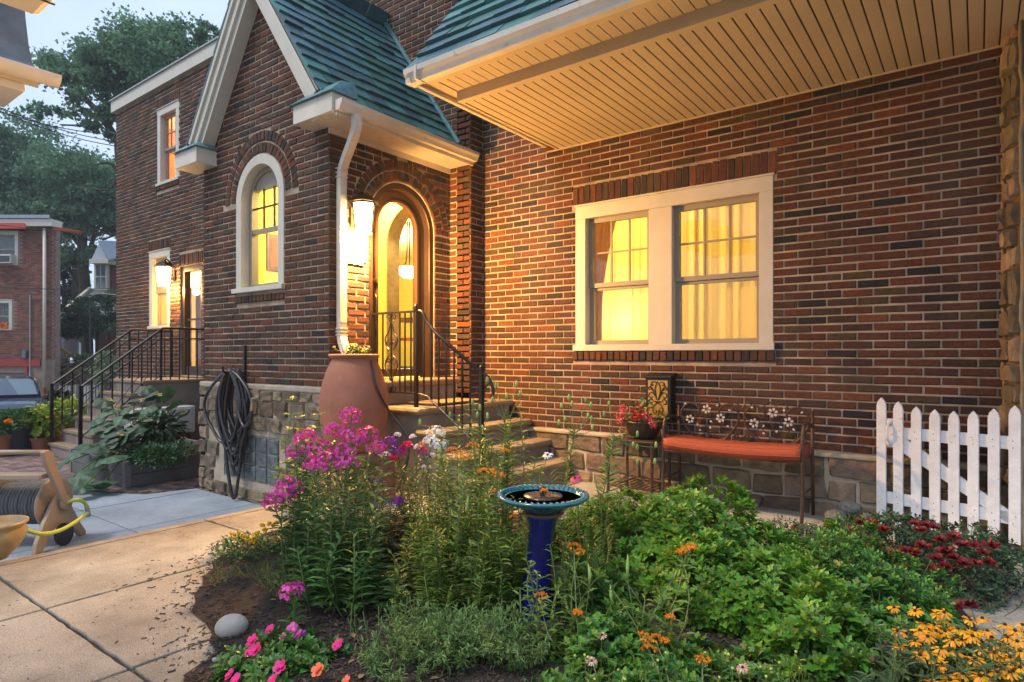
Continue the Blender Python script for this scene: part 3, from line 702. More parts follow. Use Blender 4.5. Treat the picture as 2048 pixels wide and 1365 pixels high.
# ================================================================ arched front door
uc, r, z0, zs = DR
fd = arc_band(FD, uc, zs, r-.065, r-.003, -.16, -.01, z0).build('front_door', M_DARKWOOD, house, bevel=.006)
arc_band(FD, uc, zs, .295, r-.066, -.155, -.09, z0+.02).build('door_leaf', M_DARKWOOD, fd, bevel=.006)
arc_band(FD, uc, zs, .275, .297, -.14, -.075, z0+.10).build('glass_bead', mat('bead_wood', (.06,.028,.014), .35), fd)
MB().box((XD-.155, uc-.29, z0+.02), (XD-.09, uc+.29, z0+.10)).build('bottom_rail', M_DARKWOOD, fd)
g = MB(); n = 20; P = [FD.p(uc-.28, z0+.1, -.12), FD.p(uc+.28, z0+.1, -.12)] + [FD.p(uc+.28*math.cos(math.pi*k/n), zs+.28*math.sin(math.pi*k/n), -.12) for k in range(n+1)]
g.prism(P, (.004,0,0)); g.build('pane', M_GLASS, fd)
M_BRONZE = mat('bronze', (.05,.035,.02), .3, metal=.8)
h = MB(); hy = uc-.345; h.tube(smoothcurve([(XD-.06,hy,.62), (XD-.02,hy,.58), (XD-.015,hy,.48), (XD-.02,hy,.38), (XD-.06,hy,.33)], 5), .012, 8); h.box((XD-.09,hy-.025,.30), (XD-.075,hy+.025,.68)); h.lathe([(.03,-.01), (.03,.012), (.014,.02)], (XD-.06,hy,.75), 12, Matrix.Rotation(math.pi/2, 3, 'Y'))
h.build('door_handle', M_BRONZE, fd, smooth=True)
# threshold stone and landing, stairs
M_TREAD = mat('tread_stone', (.27,.21,.14), .85, col2=(.18,.135,.09), vscale=6, bump=.5, bscale=60)
steps = thing('front_steps', 'worn sandstone colored concrete steps with rounded nosings climbing to the arched front door', 'steps', (-4.2, 4.8, G))
MB().box((XD+.001, 4.02, -.488), (XD+.26, 5.1, -.32)).build('threshold_riser', M_CONC, steps, bevel=.01)
MB().box((XD+.001, 3.99, -.318), (XD+.30, 5.12, -.25)).build('threshold_tread', M_TREAD, steps, bevel=.02)
nosx = [-4.07, -3.82, -3.56, -3.31]; nosz = [-.49, -.685, -.878, -1.065]; prev = XD+.035; y0s = 4.03
for i, (x, z) in enumerate(zip(nosx, nosz)):
    MB().box((prev if i else XD+.04, y0s+.03, G-.02), (x-.035, D-.06, z-.07)).build('riser_block', M_CONC, steps)
    MB().box(((XD+.04) if i == 0 else nosx[i-1]-.06, y0s-.005, z-.068), (x, D-.012, z)).build('tread', M_TREAD, steps, bevel=.03)
    prev = x-.034
mt = SC(); M_MAT = mat('coir', (.30,.19,.09), .98, var=.4, vscale=60, bump=1, bscale=200)
dm = thing('doormat', 'brown coir doormat with a dark rim lying on the top landing before the arched door', 'doormat', (-4.35, 4.7, -.488))
MB().box((-4.50, 4.28, -.4895), (-4.10, 5.05, -.474)).build('rim', mat('rubber', (.02,.018,.016), .7), dm); MB().box((-4.485, 4.30, -.474), (-4.115, 5.03, -.462)).build('bristles', M_MAT, dm, bevel=.004)
# ================================================================ interiors seen through the glass
def shell(name, x0, x1, y0, y1, z0, z1, m, skip=''):
    b = MB()
    if 'f' not in skip: b.add([(x0,y0,z0), (x1,y0,z0), (x1,y1,z0), (x0,y1,z0)], [(0,1,2,3)])
    if 'b' not in skip: b.add([(x0,y1,z0), (x1,y1,z0), (x1,y1,z1), (x0,y1,z1)], [(0,1,2,3)])
    if 'l' not in skip: b.add([(x0,y0,z0), (x0,y1,z0), (x0,y1,z1), (x0,y0,z1)], [(0,1,2,3)])
    if 'r' not in skip: b.add([(x1,y0,z0), (x1,y1,z0), (x1,y1,z1), (x1,y0,z1)], [(0,1,2,3)])
    o = b.build(name, m, house)
    MB().add([(x0,y0,z1), (x1,y0,z1), (x1,y1,z1), (x0,y1,z1)], [(0,3,2,1)]).build('ceiling', M_WCEIL, o); return o
def bulb(name, loc, w, col=(1,.62,.25), rad=.05):
    l = bpy.data.lights.new(name, 'POINT'); l.energy = w*LAMP_W; l.color = col; l.shadow_soft_size = rad
    o = bpy.data.objects.new(name, l); link(o); o.location = loc; return o
INW = (1,.75,.27)
# vestibule
shell('vestibule_walls', -6.94, XD-.21, YG+.201, YP-.001, -.25, 2.15, M_YWALL, 'rb')
bulb('vestibule_light', (-5.7, 4.75, 1.95), 130, INW, .08)
wi = MB()
# inner lining of the back wall with the same arch
backing('vestibule_back_lining', Frame((0,YP-.02,0), (1,0,0), (0,-1,0)), -7.03, XD-.21, -.25, FLAT(2.14), [arch(-5.42,.46,-.25,1.35)], th=.018, m=M_YWALL)
MB().box((-7.1, YP-.05, -.249), (-4.9, 9.2, -.245)).build('hall_floor', mat('wood_floor', (.25,.12,.05), .4, var=.3, vscale=10), house)
# dining room
shell('dining_room_walls', -10.4, XC-.45, YP+.201, 9.4, -.25, 2.08, M_YWALL, 'f')
bulb('dining_room_light', (-8.0, 7.6, 1.30), 170, INW, .1)
pd = thing('pendant_lamp', 'bronze ceiling pendant with a glowing glass bowl seen through the arched door', 'pendant lamp', tuple(onD(820,545,9.6)))
c = onD(820,545,9.6); ztop_ = 2.07
MB().lathe([(0,-.10), (.10,-.085), (.19,-.02), (.23,.05), (.235,.065), (.2,.06)], c, 24).build('glass_bowl', emat('lamp_glass', (1,.80,.45), 9), pd, smooth=True)
b = MB()
for k in range(3):
    a = 2*math.pi*k/3+.4; b.tube(smoothcurve([(c.x+.2*math.cos(a), c.y+.2*math.sin(a), c.z+.06), (c.x+.07*math.cos(a), c.y+.07*math.sin(a), c.z+.17), (c.x+.05*math.cos(a), c.y+.05*math.sin(a), ztop_)], 5), .009, 6)
b.lathe([(.24,0), (.22,-.02), (.1,-.03), (.0,-.035)], (c.x, c.y, ztop_-.001), 24); b.build('metal_frame', M_BRONZE, pd)
# inner doorway trim at the far end, table, chair
q0 = onD(800,650,12.5); MB().box((-8.7, 9.30, -.25), (-7.75, 9.39, 1.35)).build('inner_doorway', M_WCEIL, house); MB().box((-8.6, 9.28, -.25), (-7.85, 9.30, 1.25)).build('inner_passage', mat('dim_yellow', (.5,.4,.12), .8), house)
M_TBL = mat('orange_wood', (.42,.13,.035), .35, var=.25, vscale=18)
tb = onD(822,700,9.0); tbl = thing('dining_table', 'orange stained wooden table inside, seen low through the arched door', 'table', (tb.x, tb.y+.5, -.25))
MB().box((tb.x-.6, tb.y, .50), (tb.x+.6, tb.y+1.1, .54)).build('tabletop', M_TBL, tbl)
for dx_ in (-.55,.49):
    for dy_ in (.04,.98): MB().box((tb.x+dx_, tb.y+dy_, -.245), (tb.x+dx_+.06, tb.y+dy_+.06, .5)).build('leg', M_TBL, tbl)
cc = onD(835,720,8.1); ch = thing('dining_chair', 'small red wooden chair before the dining table inside the hall', 'chair', (cc.x, cc.y, -.25)); M_RED = mat('red_wood', (.35,.045,.02), .4)
MB().box((cc.x-.2, cc.y-.2, .18), (cc.x+.2, cc.y+.2, .215)).build('seat', M_RED, ch)
for sx in (-1,1):
    for sy in (-1,1): MB().box((cc.x+sx*.18-.015, cc.y+sy*.18-.015, -.245), (cc.x+sx*.18+.015, cc.y+sy*.18+.015, .18 if sy < 0 else .62)).build('leg', M_RED, ch)
MB().box((cc.x-.165, cc.y+.17, .36), (cc.x+.165, cc.y+.19, .60)).build('backrest', M_RED, ch)
vs = thing('flower_vase', 'blue vase of pale flowers on the dining table', 'vase', (tb.x+.2, tb.y+.15, .54)); MB().lathe([(.03,0), (.06,.05), (.05,.11), (.03,.14)], (tb.x+.2, tb.y+.15, .54), 16).build('vase_body', mat('cobalt', (.02,.03,.2), .15), vs, smooth=True)
S = SC()
for _ in range(80): p = Vector((tb.x+.2, tb.y+.15, .72)) + rdir()*rnd(.02,.13); S.leaf('wide', p, rdir(), rdir(), .05)
S.build('bouquet', mat('cream_petal', (.7,.55,.25), .7), vs)
# picture on the vestibule wall
pc = thing('framed_picture', 'dark framed print with red and brown foliage hanging on the yellow vestibule wall', 'picture', (-6.93, 4.47, 1.25))
pcy = (4.28, 4.66); MB().box((-6.938, pcy[0], 1.03), (-6.92, pcy[1], 1.48)).build('frame', mat('frame_grey', (.13,.09,.07), .5), pc); MB().box((-6.92, pcy[0]+.04, 1.07), (-6.917, pcy[1]-.04, 1.44)).build('print', mat('print', (.5,.12,.03), .6, col2=(.04,.05,.03), vscale=22), pc)
# room behind the double window
shell('living_room_walls', XC+.15, .35, D+.201, 9.0, -.25, 2.08, M_YWALL)
bulb('living_room_ceiling_light', (-3.3, 6.6, 1.75), 90, INW, .12)
tl = thing('table_lamp', 'small table lamp glowing behind the sheer curtain of the left hand window', 'lamp', (-2.95, 6.05, .30))
MB().lathe([(.08,0), (.02,.03), (.02,.16)], (-2.95,6.05,.10), 16).build('base', M_BRONZE, tl); MB().lathe([(.13,.15), (.08,.33)], (-2.95,6.05,.10), 20).build('shade', emat('shade_glow', (1,.86,.6), 12), tl)
M_SHEER = mat('sheer_curtain', (.84,.68,.27), .8, transl=.62); M_DRAPE = mat('amber_drape', (.50,.26,.06), .8, transl=.3)
def curtain(name, x0, x1, y, z0, z1, m, amp=.03, wl=.11, lab=None, tie=0):
    b = MB(); n = int((x1-x0)/.012); V = []; F = []; rows = 8
    for j in range(rows+1):
        t = j/rows; z = z1+(z0-z1)*t
        for i in range(n+1):
            s = i/n; x = x0+(x1-x0)*s
            if tie: x = x0 + (x-x0)*(1-tie*math.sin(min(1, t*1.4)*math.pi/2))
            V.append((x, y+amp*math.sin(6.283*(x0+(x1-x0)*s)/wl+math.sin(x*9)*1.2+t*.5)*(.5+.5*math.sin(s*23+1)), z))
    for j in range(rows):
        for i in range(n): a = j*(n+1)+i; F.append((a, a+1, a+n+2, a+n+1))
    b.add(V, F); return b.build(name, m, None, smooth=True, loc=(x0, y, z0), label=lab, cat='curtain')
curtain('sheer_curtain', -3.25, -2.46, D+.30, -.1, 1.62, M_SHEER, lab='thin pale sheer curtain behind the left sash of the double window')
curtain('sheer_curtain', -2.42, -1.35, D+.26, -.1, 1.62, M_SHEER, amp=.035, lab='golden sheer curtain drawn across the right sash of the double window')
curtain('drape', -3.27, -2.88, D+.23, -.1, 1.62, M_DRAPE, amp=.03, wl=.09, lab='brown amber drape gathered at the left edge of the double window', tie=.62)
# wing rooms
shell('wing_room_walls', -13.6, -10.42, YP+.201, 8.4, -.36, 2.1, mat('cream_wall', (.7,.56,.36), .8), '')
bulb('kitchen_light', (-11.2, 6.6, 1.8), 130, INW, .1)
shell('upper_room_walls', -13.6, -9.9, YP+.201, 8.0, 2.4, 4.75, mat('coral_wall', (.72,.22,.10), .8)); bulb('bedroom_light', (-12.5, 6.7, 4.2), 90, INW, .1)
curtain('drape', -12.3, -11.7, YP+.26, .4, 1.9, mat('beige_drape', (.55,.45,.3), .8, transl=.4), lab='beige striped drape behind the lower wing window')
sdf = MB(); P = FP.p
x0, x1, z0_, z1_ = SD
sdf.box((x0+.005, YP+.03, z0_), (x0+.10, YP+.13, z1_-.1)); sdf.box((x1-.10, YP+.03, z0_), (x1-.005, YP+.13, z1_-.1)); sdf.box((x0+.005, YP+.03, z1_-.1), (x1-.005, YP+.13, z1_-.005)); sdf.box((x0+.1, YP+.05, z0_), (x1-.1, YP+.11, z0_+.16)); sdf.box((x0+.1, YP+.06, .60), (x1-.1, YP+.09, .63))
sdo = sdf.build('side_door', M_DARKWOOD, house); MB().box((x0+.1, YP+.08, z0_+.16), (x1-.1, YP+.084, z1_-.1)).build('pane', M_GLASS, sdo)
MB().box((x0+.1, YP+.22, z0_), (x0+.40, YP+.26, z1_-.1)).build('inner_door', mat('brown_door', (.20,.09,.04), .5), sdo)
MB().box((-11.3, YP+1.2, .0), (-10.43, YP+1.5, 1.6)).build('shelves', M_WCEIL, house)
# ================================================================ eaves, soffits, roofs
M_GUT = mat('gutter_paint', (.60,.54,.45), .45, spots=((.40,.36,.29), 11., .66), var=.10, vscale=3, bump=.1, bscale=10)
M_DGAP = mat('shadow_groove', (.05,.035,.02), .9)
XE = -3.66
eave = MB().box((XE+.02, 3.66, 2.262), (.9, D, 2.285)).build('eave_board', M_DGAP, house)
ZI, ZO = 2.145, 2.225
# inner soffit planks, each slightly separated (running towards the wall)
x = XE+.165; k = 0; PW = .086
MB().box((XE+.02, 3.702, ZO-.004), (XE+.139, D-.005, ZO+.0055)).build('soffit_trim', M_VINYL, eave)
MB().box((XE+.14, 3.996, ZI-.006), (XE+.17, D-.005, ZO)).build('soffit_drop_side', M_VINYL, eave)
while x < .5:
    w = PW
    b = MB(); b.box((x+.009, 4.00, ZI), (x+w-.0, D-.002, ZI+.006)); b.build('soffit_panel', M_VINYL, eave, bevel=.003)
    x += w
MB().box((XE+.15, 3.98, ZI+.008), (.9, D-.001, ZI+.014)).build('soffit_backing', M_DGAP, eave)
MB().box((XE+.021, D-.022, ZI-.014), (.2, D-.009, ZI-.001)).build('wall_molding', M_VINYL, eave)
MB().box((XE+.14, 3.93, ZI-.008), (.9, 3.995, ZO+.002)).build('beam_wrap', M_VINYL, eave)
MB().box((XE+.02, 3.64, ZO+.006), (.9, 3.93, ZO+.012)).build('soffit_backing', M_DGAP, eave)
x = XE+.14
while x < .3:
    MB().box((x+.008, 3.70, ZO), (x+PW, 3.928, ZO+.005)).build('soffit_panel', M_VINYL, eave); x += PW
MB().box((XE+.015, 3.60, ZO-.006), (.9, 3.699, ZO+.0055)).build('soffit_trim', M_VINYL, eave)
MB().box((XE-.0, 3.585, ZO-.02), (.9, 3.60, ZO+.10)).build('fascia', M_GUT, eave)
MB().box((XE-.018, 3.602, ZO-.035), (XE+.019, D-.02, ZO+.09)).build('rake_fascia', M_GUT, eave)
MB().box((XE-.030, 3.50, ZO-.044), (XE+.019, 3.601, ZO+.02)).build('corner_return', M_GUT, eave)
def gutter(name, p0, dirv, out, L, h=.105, w=.105, parent=None, capcol=None):
    """K-style gutter: p0 top of the back edge, running along dirv, opening outwards"""
    p0 = Vector(p0); d = Vector(dirv).normalized(); o = Vector(out).normalized(); Z = Vector((0,0,1))
    pr = [(0,0), (0,-h), (w*.62,-h), (w*.66,-h*.86), (w*.78,-h*.62), (w*.98,-h*.36), (w,-h*.16), (w*1.02,0), (w*.93,0), (w*.93,-h*.12), (w*.66,-h*.55), (w*.56,-h*.9), (.006,-h*.9), (.006,0)]
    b = MB(); b.prism([p0 + o*a + Z*z for a, z in pr], d*L)
    e = .003
    b.prism([p0 - d*e + o*a + Z*z for a, z in pr[:8]], d*e*.9); b.prism([p0 + d*(L+.0003) + o*a + Z*z for a, z in pr[:8]], d*e)
    return b.build(name, M_GUT, parent or house)
g1 = gutter('gutter', (XE-.03, 3.583, ZO+.062), (1,0,0), (0,-1,0), 4.7)
MB().box((XE+.10, 3.470, ZO-.049), (XE+.118, 3.582, ZO+.064)).build('gutter_seam', M_GUT, g1)
def slates(name, O, along, up, W, H, w=.24, exp=.135, th=.02, parent=None, ragged=.0):
    """rows of thick slates on a slope; O lower corner, along unit, up-slope unit"""
    O = Vector(O); a = Vector(along).normalized(); u = Vector(up).normalized(); n = a.cross(u).normalized()
    if n.z < 0: n = -n
    base = MB(); P = [O - n*.03, O + a*W - n*.03, O + a*W + u*H - n*.03, O + u*H - n*.03]
    base.prism(P, n*.012); bo = base.build(name, M_DGAP, parent or house)
    me = bpy.data.meshes.new('slate'); b = MB()
    b.hexa([(0,0,0), (1,0,0), (1,1,-1), (0,1,-1), (0.0,0,1), (1,0.0,1), (1,1,-.3), (0,1,-.3)]); me.from_pydata(b.V, [], b.F); me.materials.append(M_SLATE)
    rows = int(H/exp); st = SC(); tpl('slate', b.V, b.F); cnt = 0
    for j in range(rows):
        x = -(j % 2)*w*.5 + rnd(-.02,.02)
        while x < W:
            ww = w*rnd(.8,1.25); x0 = max(x, rnd(-ragged, ragged)); x1 = min(x+ww, W)
            if x1-x0 > .03:
                p = O + a*(x0+.003) + u*(j*exp + rnd(-.006,.006)) + n*rnd(0,.004)
                cols = (a*(x1-x0-.006), u*(exp*1.75), n*th*rnd(.8,1.35))
                if cnt < 285:
                    o = bpy.data.objects.new('slate', me); link(o); o.parent = bo
                    o.matrix_local = Matrix(((cols[0].x,cols[1].x,cols[2].x,p.x), (cols[0].y,cols[1].y,cols[2].y,p.y), (cols[0].z,cols[1].z,cols[2].z,p.z), (0,0,0,1)))
                else: st.add('slate', p, *cols)
                cnt += 1
            x += ww
    if st.items: st.build('upper_slates', M_SLATE, bo, kind='stuff')
    return bo
sl = math.radians(54)
slates('porch_roof', (XE-.05, 3.55, ZO+.075), (1,0,0), (0, math.cos(sl), math.sin(sl)), 4.6, 2.45, exp=.17, ragged=.02, th=.032)
MB().add([(XE-.02,3.60,ZO+.06), (XE-.02,5.45,ZO+.06), (XE-.02,5.45,ZO+.06+1.85*math.tan(sl)-.03)], [(0,1,2)]).build('roof_end_board', M_SLATE, house)
# vestibule gable roof
ra = math.atan(1.43); APX, APZ = -5.93, 4.10; YF = 3.42
RL = 2.12
R_right0 = Vector((APX + RL*math.cos(ra), YF+.0, APZ - RL*math.sin(ra)))
slates('vestibule_roof', R_right0, (0,1,0), (-math.cos(ra), 0, math.sin(ra)), YP-YF-.01, RL, w=.24, exp=.158, th=.028)
Lb = Vector((APX - RL*math.cos(ra), YP-.01, APZ - RL*math.sin(ra)))
slates('far_vestibule_roof', Lb, (0,-1,0), (math.cos(ra), 0, math.sin(ra)), YP-YF-.01, RL, w=.45, exp=.26, th=.02)
# flashing where the slates meet the wall
b = MB(); 
for j in range(15):
    t = j*.14; p = R_right0 + Vector((-math.cos(ra),0,math.sin(ra)))*t + Vector((math.sin(ra),0,math.cos(ra)))*.03
    q = p + Vector((-math.cos(ra),0,math.sin(ra)))*.17
    b.prism([(p.x, YP-.025, p.z), (q.x, YP-.025, q.z), (q.x+.02, YP-.022, q.z+.03+rnd(-.01,.01)), (p.x+.03, YP-.022, p.z+.02)], (0,.015,0))
    b.prism([(p.x, YP-.05+rnd(-.01,.02), p.z+.004), (q.x, YP-.05, q.z+.004), (q.x, YP-.012, q.z+.004), (p.x, YP-.012, p.z+.004)], (0,0,.005))
b.build('step_flashing', M_COPPER, house)
# rake boards
def rakes(s):
    dr = Vector((s*math.cos(ra), 0, -math.sin(ra))); nr = Vector((s*math.sin(ra), 0, math.cos(ra)))
    A = Vector((APX, 0, APZ-.03)); L = RL-.06
    def board(name, off0, off1, y0, y1, m=M_FR):
        P = [A + nr*off1 , A + dr*L + nr*off1, A + dr*(L+(.0)) + nr*off0, A + nr*off0]
        # mitre at apex on the centre line
        P[0] = Vector((APX, 0, A.z + off1/math.cos(ra)*1.0)); P[3] = Vector((APX, 0, A.z + off0/math.cos(ra)))
        MB().prism([Vector((p.x, y0, p.z)) for p in P], (0, y1-y0, 0)).build(name, m, house)
    board('rake_board', -.135, -.025, YF+.025, YF+.055)
    board('rake_molding', -.055, .0, YF+.0, YF+.0245)
    board('rake_frieze', -.20, -.136, YF+.055, YG-.012)
    board('rake_soffit', -.1355, -.05, YF+.056, YG+.02)
rakes(1); rakes(-1)
# boxed eave on the door side
ex = MB(); ex.box((XD+.0, YG-.20, 2.115), (-4.47, YP-.012, 2.135)); so = ex.build('vestibule_soffit', M_GUT, house)
MB().box((XD+.001, YG-.02, 2.06), (XD+.022, YP-.013, 2.1145)).build('frieze_board', M_GUT, house)
MB().box((-4.485, YG-.20, 2.09), (-4.465, YP-.012, 2.245)).build('fascia', M_GUT, house)
gutter('gutter', (-4.464, YG-.215, 2.215), (0,1,0), (1,0,0), 1.84, h=.09, w=.09)
def return_box(x0, x1, s):
    y0, y1 = YF-.03, YG+.03
    o = MB().box((x0, y0, 2.12), (x1, y1, 2.29)).build('eave_return', M_GUT, house, bevel=.004)
    # small sloping copper cap leaning back on the wall
    b = MB(); b.hexa([(x0-.03,y0-.03,2.292), (x1+.03,y0-.03,2.292), (x1+.03,y1,2.292), (x0-.03,y1,2.292), (x0+.16,y0+.12,2.43), (x1-.02 if s > 0 else x1-.14,y0+.12,2.43), (x1-.02 if s > 0 else x1-.14,y1,2.45), (x0+.16,y1,2.45)])
    b.build('copper_cap', M_COPPER, o)
return_box(-5.06, -4.49, 1); return_box(-7.36, -6.86, -1)
# coping of the wing
MB().box((-13.98, YP-.07, 4.872), (-7.3, YP+.21, 5.09)).build('coping_board', M_FR, house); MB().box((-14.0, YP-.10, 5.091), (-7.3, YP+.23, 5.115)).build('coping_cap', mat('grey_metal', (.35,.37,.38), .5, metal=.3), house)
# ---- downspout
M_DS = mat('downspout_paint', (.60,.55,.46), .45, var=.08, vscale=6)
def rtube(pts, w, d, xa):
    """rectangular pipe along pts, width axis xa"""
    pts = [Vector(p) for p in pts]; xa = Vector(xa); V = []; F = []
    for i, p in enumerate(pts):
        t = (pts[min(i+1,len(pts)-1)] - pts[max(i-1,0)]).normalized(); n = t.cross(xa).normalized()
        for a, c in ((-1,-1),(-.3,-1.08),(.3,-1.08),(1,-1),(1,1),(.3,1.08),(-.3,1.08),(-1,1)): V.append(p + xa*a*w/2 + n*c*d/2)
    for i in range(len(pts)-1):
        for k in range(8): F.append((i*8+k, i*8+(k+1) % 8, (i+1)*8+(k+1) % 8, (i+1)*8+k))
    F += [tuple(range(8)), tuple(len(V)-8+k for k in range(8))]
    return MB().add(V, F)
ds = thing('downspout', 'cream corrugated downspout bending from the vestibule gutter down the corner into the terracotta barrel', 'downspout', (-4.78, 3.74, G))
path = smoothcurve([(-4.42,3.60,2.13), (-4.42,3.60,2.02), (-4.50,3.62,1.92), (-4.70,3.69,1.78), (-4.775,3.72,1.68), (-4.78,3.72,1.5)], 6)
rtube(path, .075, .058, Vector((0,1,0))).build('elbow', M_DS, ds)
rtube([(-4.78,3.72,1.51), (-4.78,3.72,.30)], .078, .06, Vector((0,1,0))).build('pipe', M_DS, ds, bevel=.004)
rtube(smoothcurve([(-4.78,3.72,.31), (-4.78,3.72,.19), (-4.72,3.70,.08), (-4.60,3.66,-.02)], 6), .075, .058, Vector((0,1,0))).build('outlet', M_DS, ds)
b = MB()
for zc in (1.66,1.7,1.74,.24,.21,.18): b.box((-4.818,3.676,zc), (-4.742,3.764,zc+.012))
b.build('ribs', M_DS, ds)
# ---- wall lanterns
M_LG = emat('lantern_glass', (1,.66,.26), 26.)
def lantern(loc, out, label, power, sc=1.):
    t = thing('wall_lantern', label, 'lantern', loc); x, y, z = loc; o = Vector(out); side = Vector((-o.y, o.x, 0)); c = Vector(loc) + o*.13*sc
    def hexring(r, zz, n=6): return [c + (o*math.cos(math.pi*2*k/n+.26) + side*math.sin(math.pi*2*k/n+.26))*r*sc + Vector((0,0,zz*sc)) for k in range(n)]
    def frus(r0, z0, r1, z1): A = hexring(r0, z0); B = hexring(r1, z1); return MB().add(A+B, [tuple(range(5,-1,-1)), tuple(range(6,12))] + [(k, (k+1) % 6, 6+(k+1) % 6, 6+k) for k in range(6)])
    frus(.066, -.13, .085, .085).build('glass_panes', M_LG, t)
    frus(.125, .095, .05, .15).build('cap', M_BRONZE, t); b = frus(.04, .15, .02, .17); b.build('finial', M_BRONZE, t)
    b = MB(); A = hexring(.068,-.13); B = hexring(.089,.09)
    for k in range(6): b.tube([A[k], B[k]], .005*sc, 5); b.tube([A[k], A[(k+1) % 6]], .006*sc, 5); b.tube([B[k], B[(k+1) % 6]], .006*sc, 5)
    m0 = [a.lerp(q, .72) for a, q in zip(A, B)]
    for k in range(6): b.tube([m0[k], m0[(k+1) % 6]], .004*sc, 5)
    b.build('cage', M_BRONZE, t)
    b = MB(); P = Vector(loc); b.tube(smoothcurve([P+o*.02+Vector((0,0,-.02)), P+o*.04+Vector((0,0,.10*sc)), P+o*.09*sc+Vector((0,0,.18*sc)), c+Vector((0,0,.155*sc))], 5), .009*sc, 6); b.build('bracket', M_BRONZE, t)
    MB().hexa([P+side*a+o*n+Vector((0,0,zz)) for zz in (-.09,.09) for a, n in ((-.045,.012),(.045,.012),(.045,.028),(-.045,.028))]).build('backplate', M_BRONZE, t)
    l = bulb('lantern_bulb', tuple(c + o*.0 + Vector((0,0,-.16*sc))), power, (1,.50,.13), .06); l.parent = t; l.location = c - Vector(loc) + Vector((0,0,-.17*sc)); return t
lantern((XD+.006, 3.885, 1.32), (1,0,0), 'bronze lantern glowing white beside the arched front door, above a pale plaque', 520, 1.25)
lantern((-11.40, YP-.006, 1.40), (0,-1,0), 'bronze lantern glowing between the lower wing window and the side door', 80, 1.5)
pq = thing('address_plaque', 'pale notched house plaque washed out by light under the front door lantern', 'plaque', (XD+.012, 3.90, 1.0)); y0, y1 = 3.79, 4.03
b = MB(); b.prism([(XD+.012,y,z) for y, z in ((y0,.91),(y0+.03,.91),(y0+.03,.875),(y1-.03,.875),(y1-.03,.91),(y1,.91),(y1,1.10),(y1-.03,1.10),(y1-.03,1.13),(y0+.03,1.13),(y0+.03,1.10),(y0,1.10))], (.012,0,0)); b.build('plate', mat('plaque_cream', (.75,.70,.55), .5), pq)
b = MB()
for k in range(4): b.box((XD+.024, y0+.06+k*.033, .965), (XD+.027, y0+.08+k*.033, .972))
for k in range(7): b.box((XD+.024, y0+.035+k*.025, .925), (XD+.027, y0+.05+k*.025, .931))
b.build('lettering', mat('faded_ink', (.25,.2,.12), .6), pq)
# ================================================================ iron railings
def scroll(c, ax, az, r, a0, turns, rt, n=22):
    """spiral in the plane of ax, az"""
    c = Vector(c); ax = Vector(ax); az = Vector(az); P = []
    for i in range(n+1):
        t = i/n; a = a0 + turns*2*math.pi*t; rr = r*(1-.78*t); P.append(c + ax*math.cos(a)*rr + az*math.sin(a)*rr)
    return P
rl = thing('front_railing', 'black wrought iron railing with scrollwork panel on the landing and handrail down the front steps', 'railing', (-4.2, 4.12, -.49))
yr = 4.12; zt = .405; zb = -.36
MB().bar((XD+.01,yr,zt), (-4.2,yr,zt), .032, .02).build('top_rail', M_IRON, rl); MB().bar((XD+.01,yr,zb), (-4.2,yr,zb), .022, .016).build('bottom_rail', M_IRON, rl)
for xx, z0, z1, w, fin in ((-4.2,-.489,.43,.032,1), (-3.41,-.878,-.13,.034,1), (XD+.02,zb,zt,.02,0)):
    b = MB().box((xx-w/2,yr-w/2,z0), (xx+w/2,yr+w/2,z1))
    if fin: b.box((xx-.024,yr-.024,z1), (xx+.024,yr+.024,z1+.012)); b.lathe([(.01,0),(.02,.014),(.012,.03),(0,.034)], (xx,yr,z1+.012), 10)
    b.build('post', M_IRON, rl)
xb = [-4.74,-4.66,-4.42,-4.35,-4.27]
for xx in xb: MB().box((xx-.006,yr-.006,zb), (xx+.006,yr+.006,zt)).build('baluster', M_IRON, rl)
b = MB(); cx_ = -4.54; X = Vector((1,0,0)); Z = Vector((0,0,1))
b.box((cx_-.006,yr-.006,zb), (cx_+.006,yr+.006,zt))
for s in (-1,1):
    b.tube(smoothcurve([(cx_,yr,zt-.06), (cx_+s*.035,yr,zt-.18), (cx_+s*.085,yr,.16), (cx_+s*.07,yr,.09), (cx_+s*.03,yr,.05)], 6), .006, 6)
    b.tube(smoothcurve([(cx_,yr,zb+.05), (cx_+s*.035,yr,zb+.17), (cx_+s*.085,yr,-.12), (cx_+s*.07,yr,-.05), (cx_+s*.03,yr,-.01)], 6), .006, 6)
    for zc, f in ((.11,1),(-.06,-1)): b.tube(scroll((cx_+s*.035,yr,zc), X*s, Z*f, .035, math.pi/2, -1.2, .004), .005, 5)
    for zc, f in ((zt-.045,-1),(zb+.04,1)): b.tube(scroll((cx_+s*.042,yr,zc), X*s, Z*f, .036, math.pi*.6, 1.3, .004), .005, 5)
b.build('scroll_panel', M_IRON, rl)
hr = smoothcurve([(-4.2,yr,zt+.005), (-4.12,yr,zt-.01), (-4.06,yr,zt-.10), (-3.95,yr,.20)], 6) + [Vector((-3.43,yr,-.145))]
b = MB(); b.tube(hr, .016, 8); b.build('handrail', M_IRON, rl, smooth=True)
lr = [(-4.2,yr,zb), (-4.06,yr,zb-.02), (-3.43,yr,-.80)]; b = MB(); b.tube(lr, .010, 6); b.build('lower_rail', M_IRON, rl)
def hz(x):
    for p, q in zip(hr[:-1], hr[1:]):
        if p.x <= x <= q.x: return p.z + (q.z-p.z)*(x-p.x)/(q.x-p.x)
    return -.14
for i in range(7):
    xx = -4.10 + i*.094; zl = zb-.02 - max(0, xx+4.06)/.63*.42
    MB().box((xx-.0065,yr-.0065,zl), (xx+.0065,yr+.0065,hz(xx))).build('baluster', M_IRON, rl)
